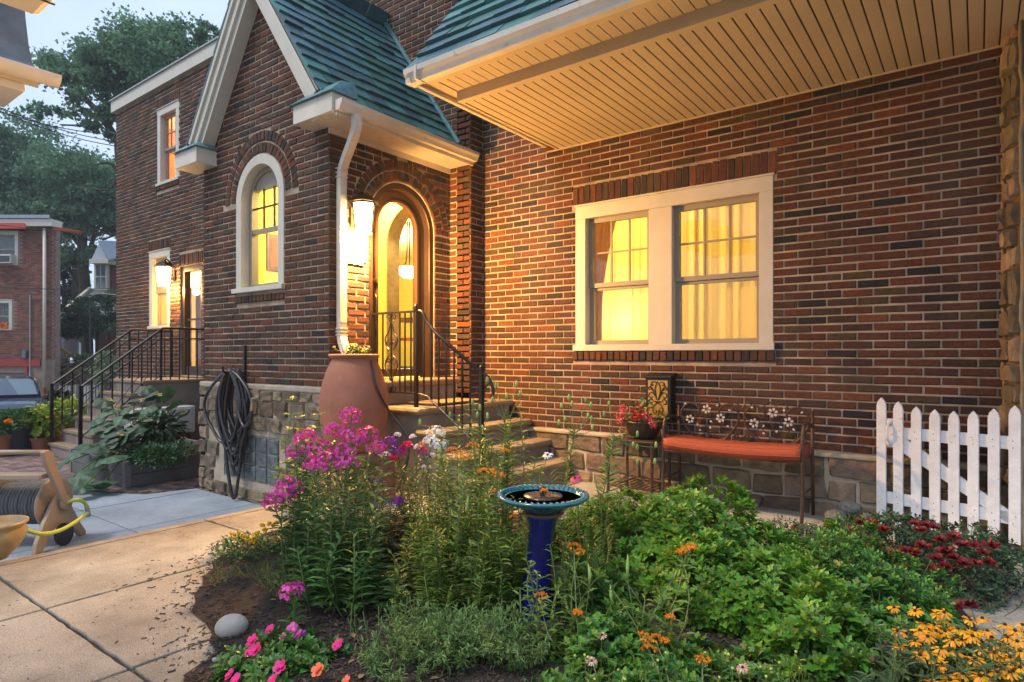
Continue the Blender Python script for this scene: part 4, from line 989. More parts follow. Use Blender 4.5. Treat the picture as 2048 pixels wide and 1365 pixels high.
b = MB(); b.tube(smoothcurve([(-3.41,yr,-.15), (-3.33,yr,-.20), (-3.28,yr,-.30), (-3.30,yr,-.36)], 6), .014, 8); b.tube([(-3.41,yr,-.32), (-3.30,yr,-.22)], .007, 6); b.build('end_curl', M_IRON, rl)
# side door stair and its rails (stair falls towards -Y)
ss = thing('side_steps', 'weathered concrete side steps with dark iron rails under the wing door', 'steps', (-10.8, 4.7, GL))
XS0, XS1 = -11.42, -10.22; M_C2 = mat('side_concrete', (.24,.20,.165), .95, col2=(.15,.13,.12), vscale=3, bump=.4)
MB().box((XS0, 4.25, GL-.02), (XS1, YP-.03, -.445)).build('landing', M_C2, ss); MB().box((XS0-.02, 4.23, -.443), (XS1+.02, YP-.03, -.395)).build('landing_slab', M_TREAD, ss, bevel=.01)
for i in range(5):
    z = -.395-.19*(i+1); MB().box((XS0, 4.25-.17*(i+1), GL-.02), (XS1, 4.25-.17*i-.001, z-.04)).build('riser_block', M_C2, ss); MB().box((XS0-.015, 4.25-.17*(i+1)-.02, z-.039), (XS1+.015, 4.25-.17*i-.0015, z)).build('tread', M_TREAD, ss)
def side_rail(x, label):
    t = thing('side_railing', label, 'railing', (x, 4.3, -.4)); top = [(x,YP-.05,.42), (x,4.55,.42), (x,3.42,-.47)]; low = [(x,YP-.05,.26), (x,4.52,.26), (x,3.42,-.62)]; bot = [(x,4.5,-.33), (x,3.42,-1.18)]
    for nm, P, r in (('handrail', top, .019), ('middle_rail', low, .012), ('bottom_rail', bot, .010)): MB().tube(P, r, 8).build(nm, M_IRON, t)
    MB().box((x-.022,3.40,GL), (x+.022,3.444,-.44)).build('newel_post', M_IRON, t); MB().box((x-.015,4.5,-.395), (x+.015,4.53,.41)).build('post', M_IRON, t); MB().box((x-.015,YP-.08,-.395), (x+.015,YP-.05,.41)).build('post', M_IRON, t)
    for i in range(7):
        y = 3.56+i*.135; f = (y-3.42)/1.13; MB().box((x-.009,y-.009,-1.18+f*.87), (x+.009,y+.009,-.47+f*.89)).build('baluster', M_IRON, t)
    for i in range(4): y = 4.66+i*.14; MB().box((x-.008,y-.008,-.395), (x+.008,y+.008,.41)).build('baluster', M_IRON, t)
    b = MB(); b.bar((x,3.7,-1.0), (x,4.25,-.25), .008, .008); b.bar((x,3.95,-.8), (x,4.5,-.1), .008, .008); b.build('brace', M_IRON, t)
side_rail(XS1-.03, 'nearer dark iron railing of the side steps, ending beside the raised bed'); side_rail(XS0+.02, 'farther dark iron railing of the side steps, behind the squash leaves')
# air conditioning unit beside the steps
ac = thing('air_conditioner', 'pale grey outdoor heat pump unit with a small sticker standing beside the side steps', 'air conditioner', (-9.95, 4.45, -1.2)); M_AC = mat('ac_paint', (.52,.53,.53), .5, var=.05)
MB().box((-10.18, 3.95, -1.21), (-9.86, 4.86, -.80)).build('cabinet', M_AC, ac, bevel=.015); MB().box((-9.859, 4.52, -1.17), (-9.845, 4.80, -.83)).build('service_panel', M_AC, ac, bevel=.006); MB().box((-9.8445, 4.60, -.96), (-9.843, 4.72, -.89)).build('sticker', mat('sticker_tan', (.55,.40,.26), .6, var=.3, vscale=120), ac)
b = MB()
for i in range(9): b.box((-9.8595,3.99+i*.055,-1.17), (-9.852,4.0+i*.055,-.85))
for i in range(7): b.box((-9.8596,3.99,-1.16+i*.05), (-9.851,4.44,-1.152+i*.05))
b.build('fan_grille', M_FR, ac); MB().box((-10.1,4.0,GL), (-9.9,4.1,-1.211)).build('foot', M_DGAP, ac); MB().box((-10.1,4.7,GL), (-9.9,4.8,-1.211)).build('foot', M_DGAP, ac)
# stone pier at the right edge, masonry all round, up past the soffit
pier = thing('stone_pier', 'rough tan stone pier with thick mortar at the right hand edge beside the brick wall', 'pier', (.5, 5.2, G))
M_SMTAN = mat('tan_mortar', (.25,.19,.115), .95, var=.2, bump=.8, bscale=25)
P0 = Vector((.150,5.49)); P1 = Vector((.228,5.16)); dU = (P1-P0).normalized()
fr1 = Frame((P0.x,P0.y,0), (dU.x,dU.y,0), (dU.y if dU.y < 0 else -dU.y, -dU.x if dU.y < 0 else dU.x, 0))
pcore = MB(); pcore.prism([(P0.x,P0.y,G-.05), (P1.x,P1.y,G-.05), (1.2,5.16,G-.05), (1.2,5.49,G-.05)], (0,0,5.0)); pcore.build('mortar_core', M_SMTAN, pier, bevel=.02)
nn = Vector((-abs(dU.y), -abs(dU.x), 0)).normalized()
fr1 = Frame((P0.x,P0.y,0), (dU.x,dU.y,0), nn)
L_ = (P1-P0).length
pw = masonry('side_face', fr1, .02, L_-.03, G, 3.4, rows=(.12,.26), wid=(.12,.25), parent=pier, th=.02, rough=.5, m=M_SMTAN, back=True)
masonry('front_face', Frame((P1.x,5.16,0), (1,0,0), (0,-1,0)), .03, .9, G, 3.4, rows=(.12,.26), wid=(.16,.4), parent=pier, th=.02, rough=.6, m=M_SMTAN)
b = MB(); b.tube([(P0.x-.004+rnd(-.008,.008), P0.y-.02, G+k*.1) for k in range(36)], .014, 7); b.tube([(P1.x+rnd(-.012,.012), P1.y-.008, G+k*.1) for k in range(44)], .012, 7); b.build('raised_pointing', M_SMTAN, pier, smooth=True)
# ================================================================ things by the house
M_TERRA = mat('terracotta', (.36,.135,.075), .7, col2=(.27,.10,.06), vscale=5, bump=.35, bscale=120, spots=((.40,.22,.15), 9., .66))
M_BLACKRUB = mat('hose_rubber', (.014,.015,.019), .32, bump=.05, spec=.7)
bl = thing('rain_barrel', 'large terracotta urn shaped rain barrel under the downspout by the front steps', 'rain barrel', (-4.465, 3.62, -.86)); bc = Vector((-4.45, 3.60, 0))
prof = [(.20,-.86),(.235,-.85),(.27,-.72),(.293,-.58),(.302,-.46),(.298,-.38),(.275,-.25),(.235,-.13),(.205,-.07),(.195,-.045),(.20,-.03),(.218,-.02),(.224,-.008),(.22,.002),(.205,.006),(.18,.004),(.176,-.02),(.0,-.03)]
MB().lathe(prof, bc, 48).build('body', M_TERRA, bl, smooth=True)
sp = bc + Vector((.10,-.285,-.60)); b = MB(); b.lathe([(.022,0),(.022,.03),(.012,.035),(.012,.06)], sp, 10, Matrix.Rotation(math.pi/2, 3, 'X')); b.tube([sp+Vector((0,-.05,0)), sp+Vector((0,-.06,-.03))], .01, 6); b.build('spigot', M_BRONZE, bl)
st_ = thing('brick_plinth', 'low reddish block plinth carrying the terracotta rain barrel behind the phlox', 'plinth', (-4.45, 3.6, G))
for j in range(4):
    for i in range(3): MB().box((-4.72+i*.18, 3.34, G+j*.105+.003), (-4.548+i*.18, 3.86, G+j*.105+.10)).build('block', mat('plinth_block', (.26,.11,.07), .9, var=.3, island=.2, bump=.4), st_, bevel=.006)
S = SC(); MG = mat('leaf_mid', (.055,.12,.025), .5, var=.3, vscale=6, island=.45, hue=.025, transl=.3)
cr_ = thing('potted_flowers', 'small pale yellow flowers growing in the open top of the terracotta rain barrel', 'flowers', (-4.44, 3.6, -.01))
F_ = SC()
for i in range(60):
    a = rnd(0,6.28); r = rnd(0,.12); base = bc + Vector((.02+r*math.cos(a), r*math.sin(a), -.02)); tip = base + Vector((rnd(-.06,.06)+.3*r*math.cos(a), rnd(-.06,.06), rnd(.05,.12)))
    S.seg(base, tip, .002)
    for k in range(9): S.leaf('oval', base.lerp(tip, rnd(.2,.95)), rdir(-.3,.7), (0,0,1), rnd(.02,.035))
    if i % 2 == 0:
        for k in range(12): F_.leaf('wide', tip, rdir(.0,1), rdir(), rnd(.012,.018))
S.build('foliage', MG, cr_); F_.build('blossoms', mat('pale_yellow', (.75,.66,.25), .6, island=.2, transl=.2), cr_)
hs = MB(); hs.tube(smoothcurve([bc+Vector((.20,.02,-.05)), bc+Vector((.30,.0,-.28)), (-4.12,3.72,-.50), (-3.98,3.80,-.72), (-3.97,3.78,-.95), (-4.05,3.74,-1.2)], 8), .010, 8)
hs.build('overflow_hose', M_BLACKRUB, None, smooth=True, loc=(-4.0,3.78,G), label='thin black overflow hose curving from the terracotta barrel down past the landing', cat='hose')
# coiled garden hose on its hook
hz_ = thing('garden_hose', 'long black garden hose coiled on a wall hook, brass nozzle hanging at its right', 'hose', (-6.25, 3.45, -.2))
YH = YG-.13; hook = Vector((-6.26, YH, -.17)); P = []
def loop(w, zb_, yo, skew=0, top=0): 
    out = []
    for i in range(16):
        a = 2*math.pi*i/16; t = (1-math.cos(a))/2   # 0 top .. 1 bottom
        sx = math.sin(a)*w*(.55+.45*math.sin(math.pi*min(1, t*1.1)))
        out.append(Vector((hook.x+sx+skew*t, YH+yo+.03*math.sin(a), hook.z+top+(zb_-hook.z)*t)))
    return out
for (w, zb_, yo, sk, tp) in [(.10,-.95,.05,.0,0),(.13,-1.0,.03,.02,.01),(.15,-1.1,.01,-.02,0),(.12,-1.18,-.01,.03,.015),(.17,-.88,-.03,.0,.0),(.42,-.93,-.05,-.12,.0),(.14,-1.05,-.04,.05,.012),(.19,-1.15,-.02,.02,.0),(.16,-.80,0,.06,.01),(.15,-1.26,.02,.0,.0),(.11,-1.50,-.03,.04,.0),(.18,-1.0,-.06,-.03,.014),(.13,-.9,-.07,.04,.0)]:
    P += loop(w+rnd(-.01,.01), zb_, yo, sk, tp)
b = MB(); b.tube(smoothcurve(P, 4), .0165, 8); b.build('coil', M_BLACKRUB, hz_, smooth=True)
e1 = [hook+Vector((.08,-.03,-.02)), hook+Vector((.12,-.04,-.3)), Vector((-6.08,YH-.05,-.62)), Vector((-5.97,YH-.06,-.73)), Vector((-5.86,YH-.06,-.66)), Vector((-5.83,YH-.06,-.55))]
b = MB(); b.tube(smoothcurve(e1, 6), .0165, 8); b.build('free_end', M_BLACKRUB, hz_, smooth=True)
b = MB(); b.tube([(-5.832,YH-.06,-.56),(-5.815,YH-.06,-.48)], .018, 8); b.tube([(-5.815,YH-.06,-.48),(-5.79,YH-.08,-.44),(-5.66,YH-.09,-.42)], [.016,.013,.008], 8); b.build('nozzle', mat('brass', (.5,.42,.25), .3, metal=.8), hz_)
MB().box((-6.275,YG-.03,-.3), (-6.245,YG-.006,.10)).build('hook_plate', M_IRON, hz_); b = MB(); b.tube(smoothcurve([(-6.26,YG-.02,-.19),(-6.26,YG-.12,-.20),(-6.26,YG-.24,-.185),(-6.26,YG-.26,-.12)], 4), .012, 6); b.build('hook', M_IRON, hz_)
# ---- bench
M_BIRON = mat('rusty_brown_iron', (.07,.038,.026), .5, metal=.3, var=.4, vscale=30, bump=.2)
bn = thing('garden_bench', 'brown scrolled iron bench with pale mosaic flowers in its back and an orange seat cushion', 'bench', (-1.6, 5.2, G))
BX0, BX1, BF, BB = -2.15, -1.05, 5.03, 5.38
# cushion, slightly sagging
b = MB(); n = 24; V = []
for i in range(n+1):
    t = i/n; x = BX0+.01+(BX1-BX0-.02)*t; sag = -.022*math.sin(math.pi*t)
    for (yy, zz) in ((BF-.01,-.80),(BF-.03,-.765),(BF-.02,-.715),(BF+.02,-.70),(BB-.06,-.70),(BB-.03,-.73),(BB-.03,-.79),(BB-.06,-.805)): V.append((x, yy, zz+sag+rnd(-.002,.002)))
F = [(i*8+k, i*8+(k+1) % 8, (i+1)*8+(k+1) % 8, (i+1)*8+k) for i in range(n) for k in range(8)] + [tuple(range(8)), tuple(n*8+k for k in range(7,-1,-1))]
b.add(V, F); b.build('seat_cushion', mat('rust_cloth', (.33,.062,.022), .85, var=.12, vscale=30, bump=.4, bscale=350), bn, smooth=True)
b = MB()
for (yy, zz) in ((BF-.026,-.762),(BF-.006,-.712)): b.tube([(BX0+.012+(BX1-BX0-.024)*k/16, yy-.004, zz-.022*math.sin(math.pi*k/16)) for k in range(17)], .0045, 6)
b.build('piping', mat('rust_piping', (.24,.045,.018), .8), bn, kind='stuff')
b = MB(); b.tube([(BX0,BF,-.815),(BX1,BF,-.815)], .011, 6); b.tube([(BX0,BB,-.815),(BX1,BB,-.815)], .011, 6)
for i in range(12): x = BX0+(BX1-BX0)*(i+.5)/12; b.bar((x,BF,-.818), (x,BB,-.818), .02, .005)
b.build('seat_frame', M_BIRON, bn)
for x in (BX0, BX1):
    b = MB(); b.tube(smoothcurve([(x,BF-.03,G+.005),(x,BF,-1.05),(x,BF+.0,-.85),(x,BF+.0,-.70),(x,BF+.02,-.59),(x,BF+.08,-.53),(x,BB-.06,-.55),(x,BB,-.57)], 6), .014, 8); b.lathe([(.024,0),(.024,.02),(.014,.03)], (x,BF-.03,G), 10); b.build('leg', M_BIRON, bn, smooth=True)
    b = MB(); b.tube([(x,BB+.03,G+.005),(x,BB,-.82),(x,BB+.0,-.45)], .014, 8); b.build('leg', M_BIRON, bn, smooth=True)
    b = MB(); b.tube([(x,BF-.01,-1.05),(x,BB+.015,-1.05)], .008, 6); b.build('stretcher', M_BIRON, bn); b = MB(); b.tube(scroll((x,BF+.09,-.64), Vector((0,1,0)), Vector((0,0,1)), .06, math.pi/2, 1.2, 0), .008, 6); b.build('side_scroll', M_BIRON, bn)
yb = BB; X = Vector((1,0,0)); Z = Vector((0,0,1))
for hx in (-1.875, -1.325):
    b = MB(); zt_ = -.40
    for s in (-1,1):
        b.tube(smoothcurve([(hx,yb,-.78),(hx+s*.14,yb,-.72),(hx+s*.235,yb,-.60),(hx+s*.25,yb,-.50),(hx+s*.19,yb,-.43),(hx+s*.12,yb,-.44),(hx+s*.085,yb,-.49),(hx+s*.11,yb,-.53),(hx+s*.14,yb,-.50)], 6), .010, 6)
        b.tube(smoothcurve([(hx,yb,-.42),(hx+s*.04,yb,-.395),(hx+s*.085,yb,-.41),(hx+s*.08,yb,-.46),(hx+s*.04,yb,-.455)], 5), .007, 6)
        b.tube(smoothcurve([(hx,yb,-.78),(hx+s*.05,yb,-.68),(hx+s*.12,yb,-.60),(hx+s*.13,yb,-.54)], 5), .0045, 5)
        b.tube(smoothcurve([(hx,yb,-.78),(hx+s*.11,yb,-.72),(hx+s*.17,yb,-.66)], 5), .004, 5)
        b.tube(smoothcurve([(hx,yb,-.76),(hx+s*.02,yb,-.62),(hx+s*.05,yb,-.52)], 5), .004, 5)
    b.build('back_scrollwork', M_BIRON, bn)
    for (ax_, az_) in ((-.17,-.57),(-.02,-.475),(.10,-.545)):
        f = SC(); c = Vector((hx+ax_, yb-.012, az_))
        for k in range(6): a = 2*math.pi*k/6+.3; d = X*math.cos(a)+Z*math.sin(a); f.leaf('wide', c+d*.012, d, (0,-1,0), .028, .026)
        f.build('mosaic_flower', mat('mosaic_white', (.55,.53,.48), .35, island=.15), bn)
    f = SC()
    for (ax_, az_) in ((-.20,-.44),(-.10,-.60),(.02,-.62),(.03,-.585),(.15,-.61),(.19,-.47),(-.08,-.65),(.06,-.44)):
        a = rnd(0,6.28); d = X*math.cos(a)+Z*math.sin(a); f.leaf('wide', Vector((hx+ax_,yb-.012,az_)), d, (0,-1,0), .024, .02)
    f.build('mosaic_leaf', MATS['mosaic_white'], bn) if False else f.build('mosaic_leaves', MATS['mosaic_white'], bn)
for s in (-1,1):
    b = MB(); b.tube(smoothcurve([(-1.6,yb,-.46),(-1.6+s*.05,yb,-.40),(-1.6+s*.085,yb,-.43),(-1.6+s*.06,yb,-.47)], 5), .007, 6); b.build('top_scroll', M_BIRON, bn)
    b = MB(); b.tube(scroll((-1.6+s*.04,yb,-.70), X*s, Z, .04, math.pi, 1.1, 0), .007, 6); b.build('centre_scroll', M_BIRON, bn)
# ---- side table with potted geranium
tt = thing('side_table', 'small dark iron plant table with a lower rack between the steps and the bench', 'side table', (-2.42, 5.2, G)); TX0, TX1, TY0, TY1 = -2.66, -2.24, 5.0, 5.38
b = MB().box((TX0-.02,TY0-.02,-.765), (TX1+.02,TY1+.02,-.750)); b.build('tabletop', M_BIRON, tt, bevel=.004)
for x in (TX0,TX1):
    for y in (TY0,TY1): b = MB(); b.tube([(x,y,G),(x,y,-.765)], .014, 8); b.lathe([(.022,0),(.022,.025),(.014,.035)], (x,y,G), 8); b.build('leg', M_BIRON, tt)
b = MB()
for i in range(9): x = TX0+(TX1-TX0)*i/8; b.bar((x,TY0,-1.17), (x,TY1,-1.17), .008, .006)
b.bar((TX0,TY0,-1.17),(TX1,TY0,-1.17),.012,.012); b.bar((TX0,TY1,-1.17),(TX1,TY1,-1.17),.012,.012); b.tube(smoothcurve([(TX0+.05,TY0+.1,-1.16),(-2.45,TY0+.2,-1.10),(TX1-.05,TY1-.1,-1.16)], 6), .006, 5); b.tube(smoothcurve([(TX0+.05,TY1-.1,-1.16),(-2.45,TY1-.2,-1.11),(TX1-.05,TY0+.1,-1.16)], 6), .006, 5)
b.build('lower_rack', M_BIRON, tt)
pt = thing('flower_pot', 'round dark brown bowl planter on the iron side table', 'pot', (-2.40, 5.18, -.75)); pc_ = (-2.40, 5.18, -.75)
MB().lathe([(.085,0),(.12,.03),(.155,.09),(.165,.14),(.172,.145),(.172,.16),(.155,.16),(.15,.13),(0,.12)], pc_, 32).build('bowl', mat('dark_glaze', (.045,.028,.018), .35, var=.2), pt, smooth=True)
pg = thing('geranium', 'variegated green trailing plant with red and coral flowers spilling from the brown bowl', 'plant', (-2.40, 5.18, -.62)); S = SC(); S2 = SC(); FR = SC(); FP_ = SC()
c0 = Vector((-2.40,5.15,-.60))
for i in range(420):
    d = rdir(-.15,1); r = rnd(.03,.2); p = c0 + Vector((d.x*r*1.15, d.y*r, abs(d.z)*r*.95))
    (S if random.random() < .6 else S2).leaf('oval' if i % 3 else 'wide', p, (d+rdir()*.5), (0,0,1), rnd(.02,.045))
for i in range(60): p = c0+Vector((-.13+rnd(-.05,.05), -.10, rnd(-.22,.05))); S2.leaf('oval', p, rdir(-.8,.3), (0,-1,.3), .03)
for (fx, fz, R_, FF) in ((-.12,.12,.035,FP_),(-.15,.05,.035,FP_),(-.16,.01,.03,FP_),(.02,.10,.055,FR),(.0,.06,.04,FR),(.10,.07,.03,FP_),(.17,.0,.025,FP_),(.14,.04,.02,FP_)):
    for k in range(40): FF.leaf('wide', c0+Vector((fx,-.12,fz))+rdir()*R_, rdir(), rdir(), .022)
S.build('foliage', MG, pg); S2.build('pale_leaves', mat('leaf_variegated', (.22,.30,.12), .5, island=.4, hue=.03, transl=.3), pg); FR.build('red_blossoms', mat('red_petal', (.45,.008,.012), .55, island=.3, transl=.2), pg); FP_.build('coral_blossoms', mat('coral_petal', (.65,.10,.12), .55, island=.3, transl=.2), pg)
# ---- mailbox with cut-out ornament
mb = thing('wall_mailbox', 'black wall mailbox with a gold backed scroll and lily ornament, hung beside the bench', 'mailbox', (-2.33, 5.40, -.5)); X0, X1 = -2.47, -2.225; Y0 = 5.37
MB().box((X0, Y0, -.60), (X1, D-.012, -.20)).build('box', M_IRON, mb, bevel=.006); b = MB(); b.prism([(X0-.008,D-.012,-.165),(X0-.008,Y0-.012,-.195),(X0-.008,Y0-.012,-.215),(X0-.008,D-.012,-.215)], (X1-X0+.016,0,0)); b.build('lid', M_IRON, mb, bevel=.004)
MB().box((X0+.028, Y0-.003, -.575), (X1-.028, Y0-.0005, -.235)).build('gold_panel', mat('gold_panel_paint', (.42,.25,.05), .5, var=.15), mb)
b = MB(); cx_ = (X0+X1)/2; yo = Y0-.006
def fl(pts, r=.0042): b.tube(smoothcurve([(cx_+p[0], yo, p[1]) for p in pts], 5), r, 5)
for s in (-1,1):
    fl([(0,-.245),(s*.022,-.29),(s*.024,-.34),(s*.010,-.40),(0,-.415)])
    fl([(s*.010,-.41),(s*.03,-.37),(s*.055,-.345),(s*.082,-.355),(s*.085,-.385),(s*.062,-.395),(s*.055,-.38)])
    fl([(s*.006,-.43),(s*.04,-.425),(s*.06,-.405),(s*.085,-.42),(s*.075,-.45),(s*.055,-.445)])
    fl([(s*.004,-.262),(s*.03,-.247),(s*.06,-.255),(s*.058,-.28),(s*.04,-.275)])
    fl([(s*.03,-.37),(s*.05,-.31),(s*.08,-.295),(s*.088,-.315),(s*.072,-.32)])
    fl([(0,-.44),(s*.03,-.46),(s*.05,-.50),(s*.035,-.54),(s*.012,-.53),(s*.02,-.505)])
    fl([(s*.055,-.255),(s*.07,-.29),(s*.05,-.33)])
b.box((cx_-.028,yo-.004,-.435), (cx_+.028,yo+.004,-.425)); b.build('scroll_ornament', M_IRON, mb)
# ---- white picket gate, swung open along the wall
gt = thing('picket_gate', 'white painted picket gate with pointed slats, diagonal brace and latch handle by the brick wall', 'gate', (-.18, 5.28, G)); ga = onZ(1765,1040,-1.23); A_ = Vector((-.575,5.375,0)); B_ = Vector((.20,5.155,0)); gd = (B_-A_).normalized(); gn = Vector((gd.y,-gd.x,0)); GLn = (B_-A_).length
M_GATE = mat('gate_paint', (.68,.70,.74), .5, var=.10, vscale=9, bump=.5, bscale=26, spots=((.42,.41,.39), 18., .68))
tops = [-.335,-.385,-.425,-.44,-.45,-.447,-.43,-.405]
pxs = [1764.5,1798,1834,1871,1909,1948,1989,2031]; phw = [9.5,9.8,10.2,10.8,11,11.2,11.8,12.2]; 
def tgate(px):
    r = ray(px, 700); # intersection with the gate line
    den = gd.x*r.y - gd.y*r.x; return (A_.y*r.x - A_.x*r.y)/den
ptop = [795,803,813,819,822,822,817,811]; pbot = [1048,1052,1058,1063,1074,1079,1084,1088]
for i, px in enumerate(pxs):
    t = tgate(px); c = A_ + gd*t; dcam = -SN*c.x + CS*c.y; zt_ = (HY-ptop[i])/F_PX*dcam; zb_ = (HY-pbot[i])/F_PX*dcam; w = (tgate(px+phw[i])-tgate(px-phw[i]))/2
    pts = [c-gd*w+Vector((0,0,zb_)), c+gd*w+Vector((0,0,zb_)), c+gd*w+Vector((0,0,zt_-.062)), c+gd*w*.75+Vector((0,0,zt_-.03)), c+Vector((0,0,zt_)), c-gd*w*.75+Vector((0,0,zt_-.03)), c-gd*w+Vector((0,0,zt_-.062))]
    MB().prism([p+gn*.002 for p in pts], gn*.019).build('picket', M_GATE, gt, bevel=.002)
def gp(t, z): return A_+gd*t+Vector((0,0,z))
tA, tB = tgate(1750), tgate(2042)
for (za, zb2) in ((-.615,-.615),(-1.10,-1.10)): MB().prism([gp(tA+.03,za), gp(tB-.03,zb2), gp(tB-.03,zb2+.085), gp(tA+.03,za+.085)], -gn*.02).build('rail', M_GATE, gt, bevel=.002)
MB().prism([gp(tA+.10,-.66), gp(tA+.19,-.60), gp(tB-.03,-1.035), gp(tB-.06,-1.10)], -gn*.021).build('diagonal_brace', M_GATE, gt)
NL = SC()
for px in pxs[1:]:
    for z in (-.60,-.555,-1.085,-1.04): q = A_+gd*(tgate(px)+rnd(-.012,.012))+gn*.0215+Vector((0,0,z)); NL.add('ball', q, (.0035,0,0), (0,.0035,0), (0,0,.0035))
NL.build('nails', mat('rusty_nail', (.14,.08,.05), .7), gt, kind='stuff')
hp = A_+gd*(tgate(1780)); b = MB(); b.prism([hp-gd*.03+gn*.004+Vector((0,0,-.68)), hp+gd*.03+gn*.004+Vector((0,0,-.68)), hp+gd*.03+gn*.004+Vector((0,0,-.47)), hp-gd*.03+gn*.004+Vector((0,0,-.47))], gn*.006); b.build('latch_plate', M_GATE, gt, bevel=.003)
b = MB(); b.tube(smoothcurve([hp+gn*.015+Vector((0,0,-.505)), hp+gn*.045+Vector((0,0,-.53)), hp+gn*.05+Vector((0,0,-.575)), hp+gn*.045+Vector((0,0,-.62)), hp+gn*.015+Vector((0,0,-.645))], 5), .009, 8)
for z in (-.50,-.65): b.tube([hp+gn*.008+Vector((0,0,z)), hp+gn*.018+Vector((0,0,z))], .022, 12)
b.build('handle', M_GATE, gt, smooth=True)
# ---- rocks
def rock(name, c, s, m, label, seed=0, rot=0, rough=.12, fine=.02):
    r = random.Random(seed); V, F = ball(20, 12); c = Vector(c); ph = [(Vector((r.uniform(-1,1),r.uniform(-1,1),r.uniform(-1,1)))*r.uniform(1,3), r.uniform(0,6.28), r.uniform(.3,1)) for _ in range(7)]; W = []
    for v in V:
        v = Vector(v); q = 1 + rough*sum(a*math.sin(k.dot(v)+p) for k, p, a in ph)/3 + r.uniform(-fine,fine)
        p = Vector((v.x*s[0], v.y*s[1], v.z*s[2]))*q; p.rotate(Quaternion((0,0,1), rot)); W.append(c+p)
    return MB().add(W, F).build(name, m, None, smooth=True, loc=(c.x,c.y,c.z-s[2]*.8), label=label, cat='rock')
M_LAVA = mat('lava_rock', (.17,.165,.16), .95, col2=(.08,.08,.08), vscale=30, bump=1, bscale=60); p = onZ(1722,1040,G)
rock('rock', (-.80,5.36,G+.10), (.085,.07,.06), M_LAVA, 'upper pitted grey rock leaning on the stone wall left of the gate', 1, .3, .3, .06)
rock('rock', (-.86,5.22,G+.05), (.10,.08,.06), M_LAVA, 'pitted grey rock lying lowest, left of the white gate', 2, 1, .3, .06)
rock('rock', (-.66,5.20,G+.06), (.10,.07,.075), M_LAVA, 'pitted grey rock touching the foot of the gate', 3, 2, .3, .06)
M_PEB = mat('smooth_stone', (.46,.43,.37), .7, col2=(.36,.33,.27), vscale=12, bump=.25, bscale=90, spots=((.18,.16,.13), 60., .7))
pb_ = onZ(464,1262,G+.03); rock('boulder', (pb_.x,pb_.y,G+.05), (.072,.050,.054), M_PEB, 'smooth pale egg shaped stone at the mulch edge by the paving', 5, .95, .05, .0)
for i, (px, py, s, lab) in enumerate(((455,1335,.028,'small grey pebble nearest the boulder beside the pink impatiens'),(470,1320,.02,'small whitish pebble at the rim of the impatiens'),(500,1312,.022,'tan pebble lying left of the magenta impatiens'),(430,1322,.016,'tiny flat pebble on the pale paving edge'))):
    q = onZ(px,py,G+.03); rock('pebble', (q.x,q.y,G+.035), (s,s*.7,s*.5), mat('pebble_grey', (.22,.22,.21), .7, var=.3), lab, 20+i, i)
# ---- bird bath
M_TEAL = mat('teal_glaze', (.010,.17,.19), .16, col2=(.02,.10,.16), vscale=14, spec=.7, coat=.6); M_COB = mat('cobalt_glaze', (.004,.006,.16), .1, col2=(.003,.004,.07), vscale=5, coat=.8)
bb = thing('bird_bath', 'teal glazed bird bath bowl on a flared cobalt blue ceramic pedestal', 'bird bath', (-1.45, 2.55, G)); d0 = 2.92; bc = onD(1086,990,d0); rz = bc.z; RR = 92/F_PX*d0
bx_, by_ = bc.x, bc.y
V=[]; b = MB(); b.lathe([(.08,-.075),(.09,-.068),(RR*.6,-.045),(RR*.93,-.018),(RR*1.0,-.006),(RR*1.0,.003),(RR*.96,.006),(RR*.86,-.004),(RR*.80,-.022),(RR*.6,-.034),(0,-.04)], (bx_,by_,rz), 64); b.build('bowl', M_TEAL, bb, smooth=True)
b = MB()
for k in range(44):
    a = 2*math.pi*k/44; c_ = Vector((math.cos(a), math.sin(a), 0)); t_ = Vector((-math.sin(a), math.cos(a), 0)); q = Vector((bx_,by_,rz)); b.tube([q+c_*RR*.84+Vector((0,0,-.006)), q+c_*RR*.91+t_*.010+Vector((0,0,.006)), q+c_*RR*.98+t_*.022+Vector((0,0,.004))], [.003,.0052,.003], 6)
b.build('rope_rim', M_TEAL, bb, smooth=True)
MB().lathe([(RR*.83,-.012),(0,-.012)], (bx_,by_,rz), 48).build('water', mat('water', (.012,.016,.02), .03, spec=.9), bb)
fo = MB(); fo.lathe([(RR*.40,-.012),(RR*.43,-.008),(RR*.42,-.002),(RR*.15,.001),(0,.001)], (bx_-.0,by_,rz+.0), 32); fo.build('floating_fountain', mat('fountain_brown', (.045,.022,.018), .25, coat=.5), bb, smooth=True); MB().lathe([(.016,0),(.016,.035),(.006,.04)], (bx_,by_,rz+.001), 12).build('fountain_nozzle', M_IRON, bb)
foot = onD(1060,1262,2.70); 
h = rz-.075-G; pr = [(.155,0),(.16,.02),(.145,.07),(.115,.17),(.095,.28),(.088,.38),(.095,.46),(.105,h-.05),(.115,h-.03),(.118,h-.012),(.10,h)]
tilt = Quaternion(Vector((-SN,CS,0)), math.radians(4.5)).to_matrix(); top_ = Vector((bx_,by_,rz-.075)); b = MB(); b.lathe([(r_*.64, z_-h) for r_, z_ in pr], top_, 40, tilt); b.build('pedestal', M_COB, bb, smooth=True); MB().lathe([(.085,-.016),(.10,-.008),(.085,-.001)], (bx_,by_,rz-.075), 32).build('collar', mat('rust_band', (.12,.05,.02), .4), bb, smooth=True)
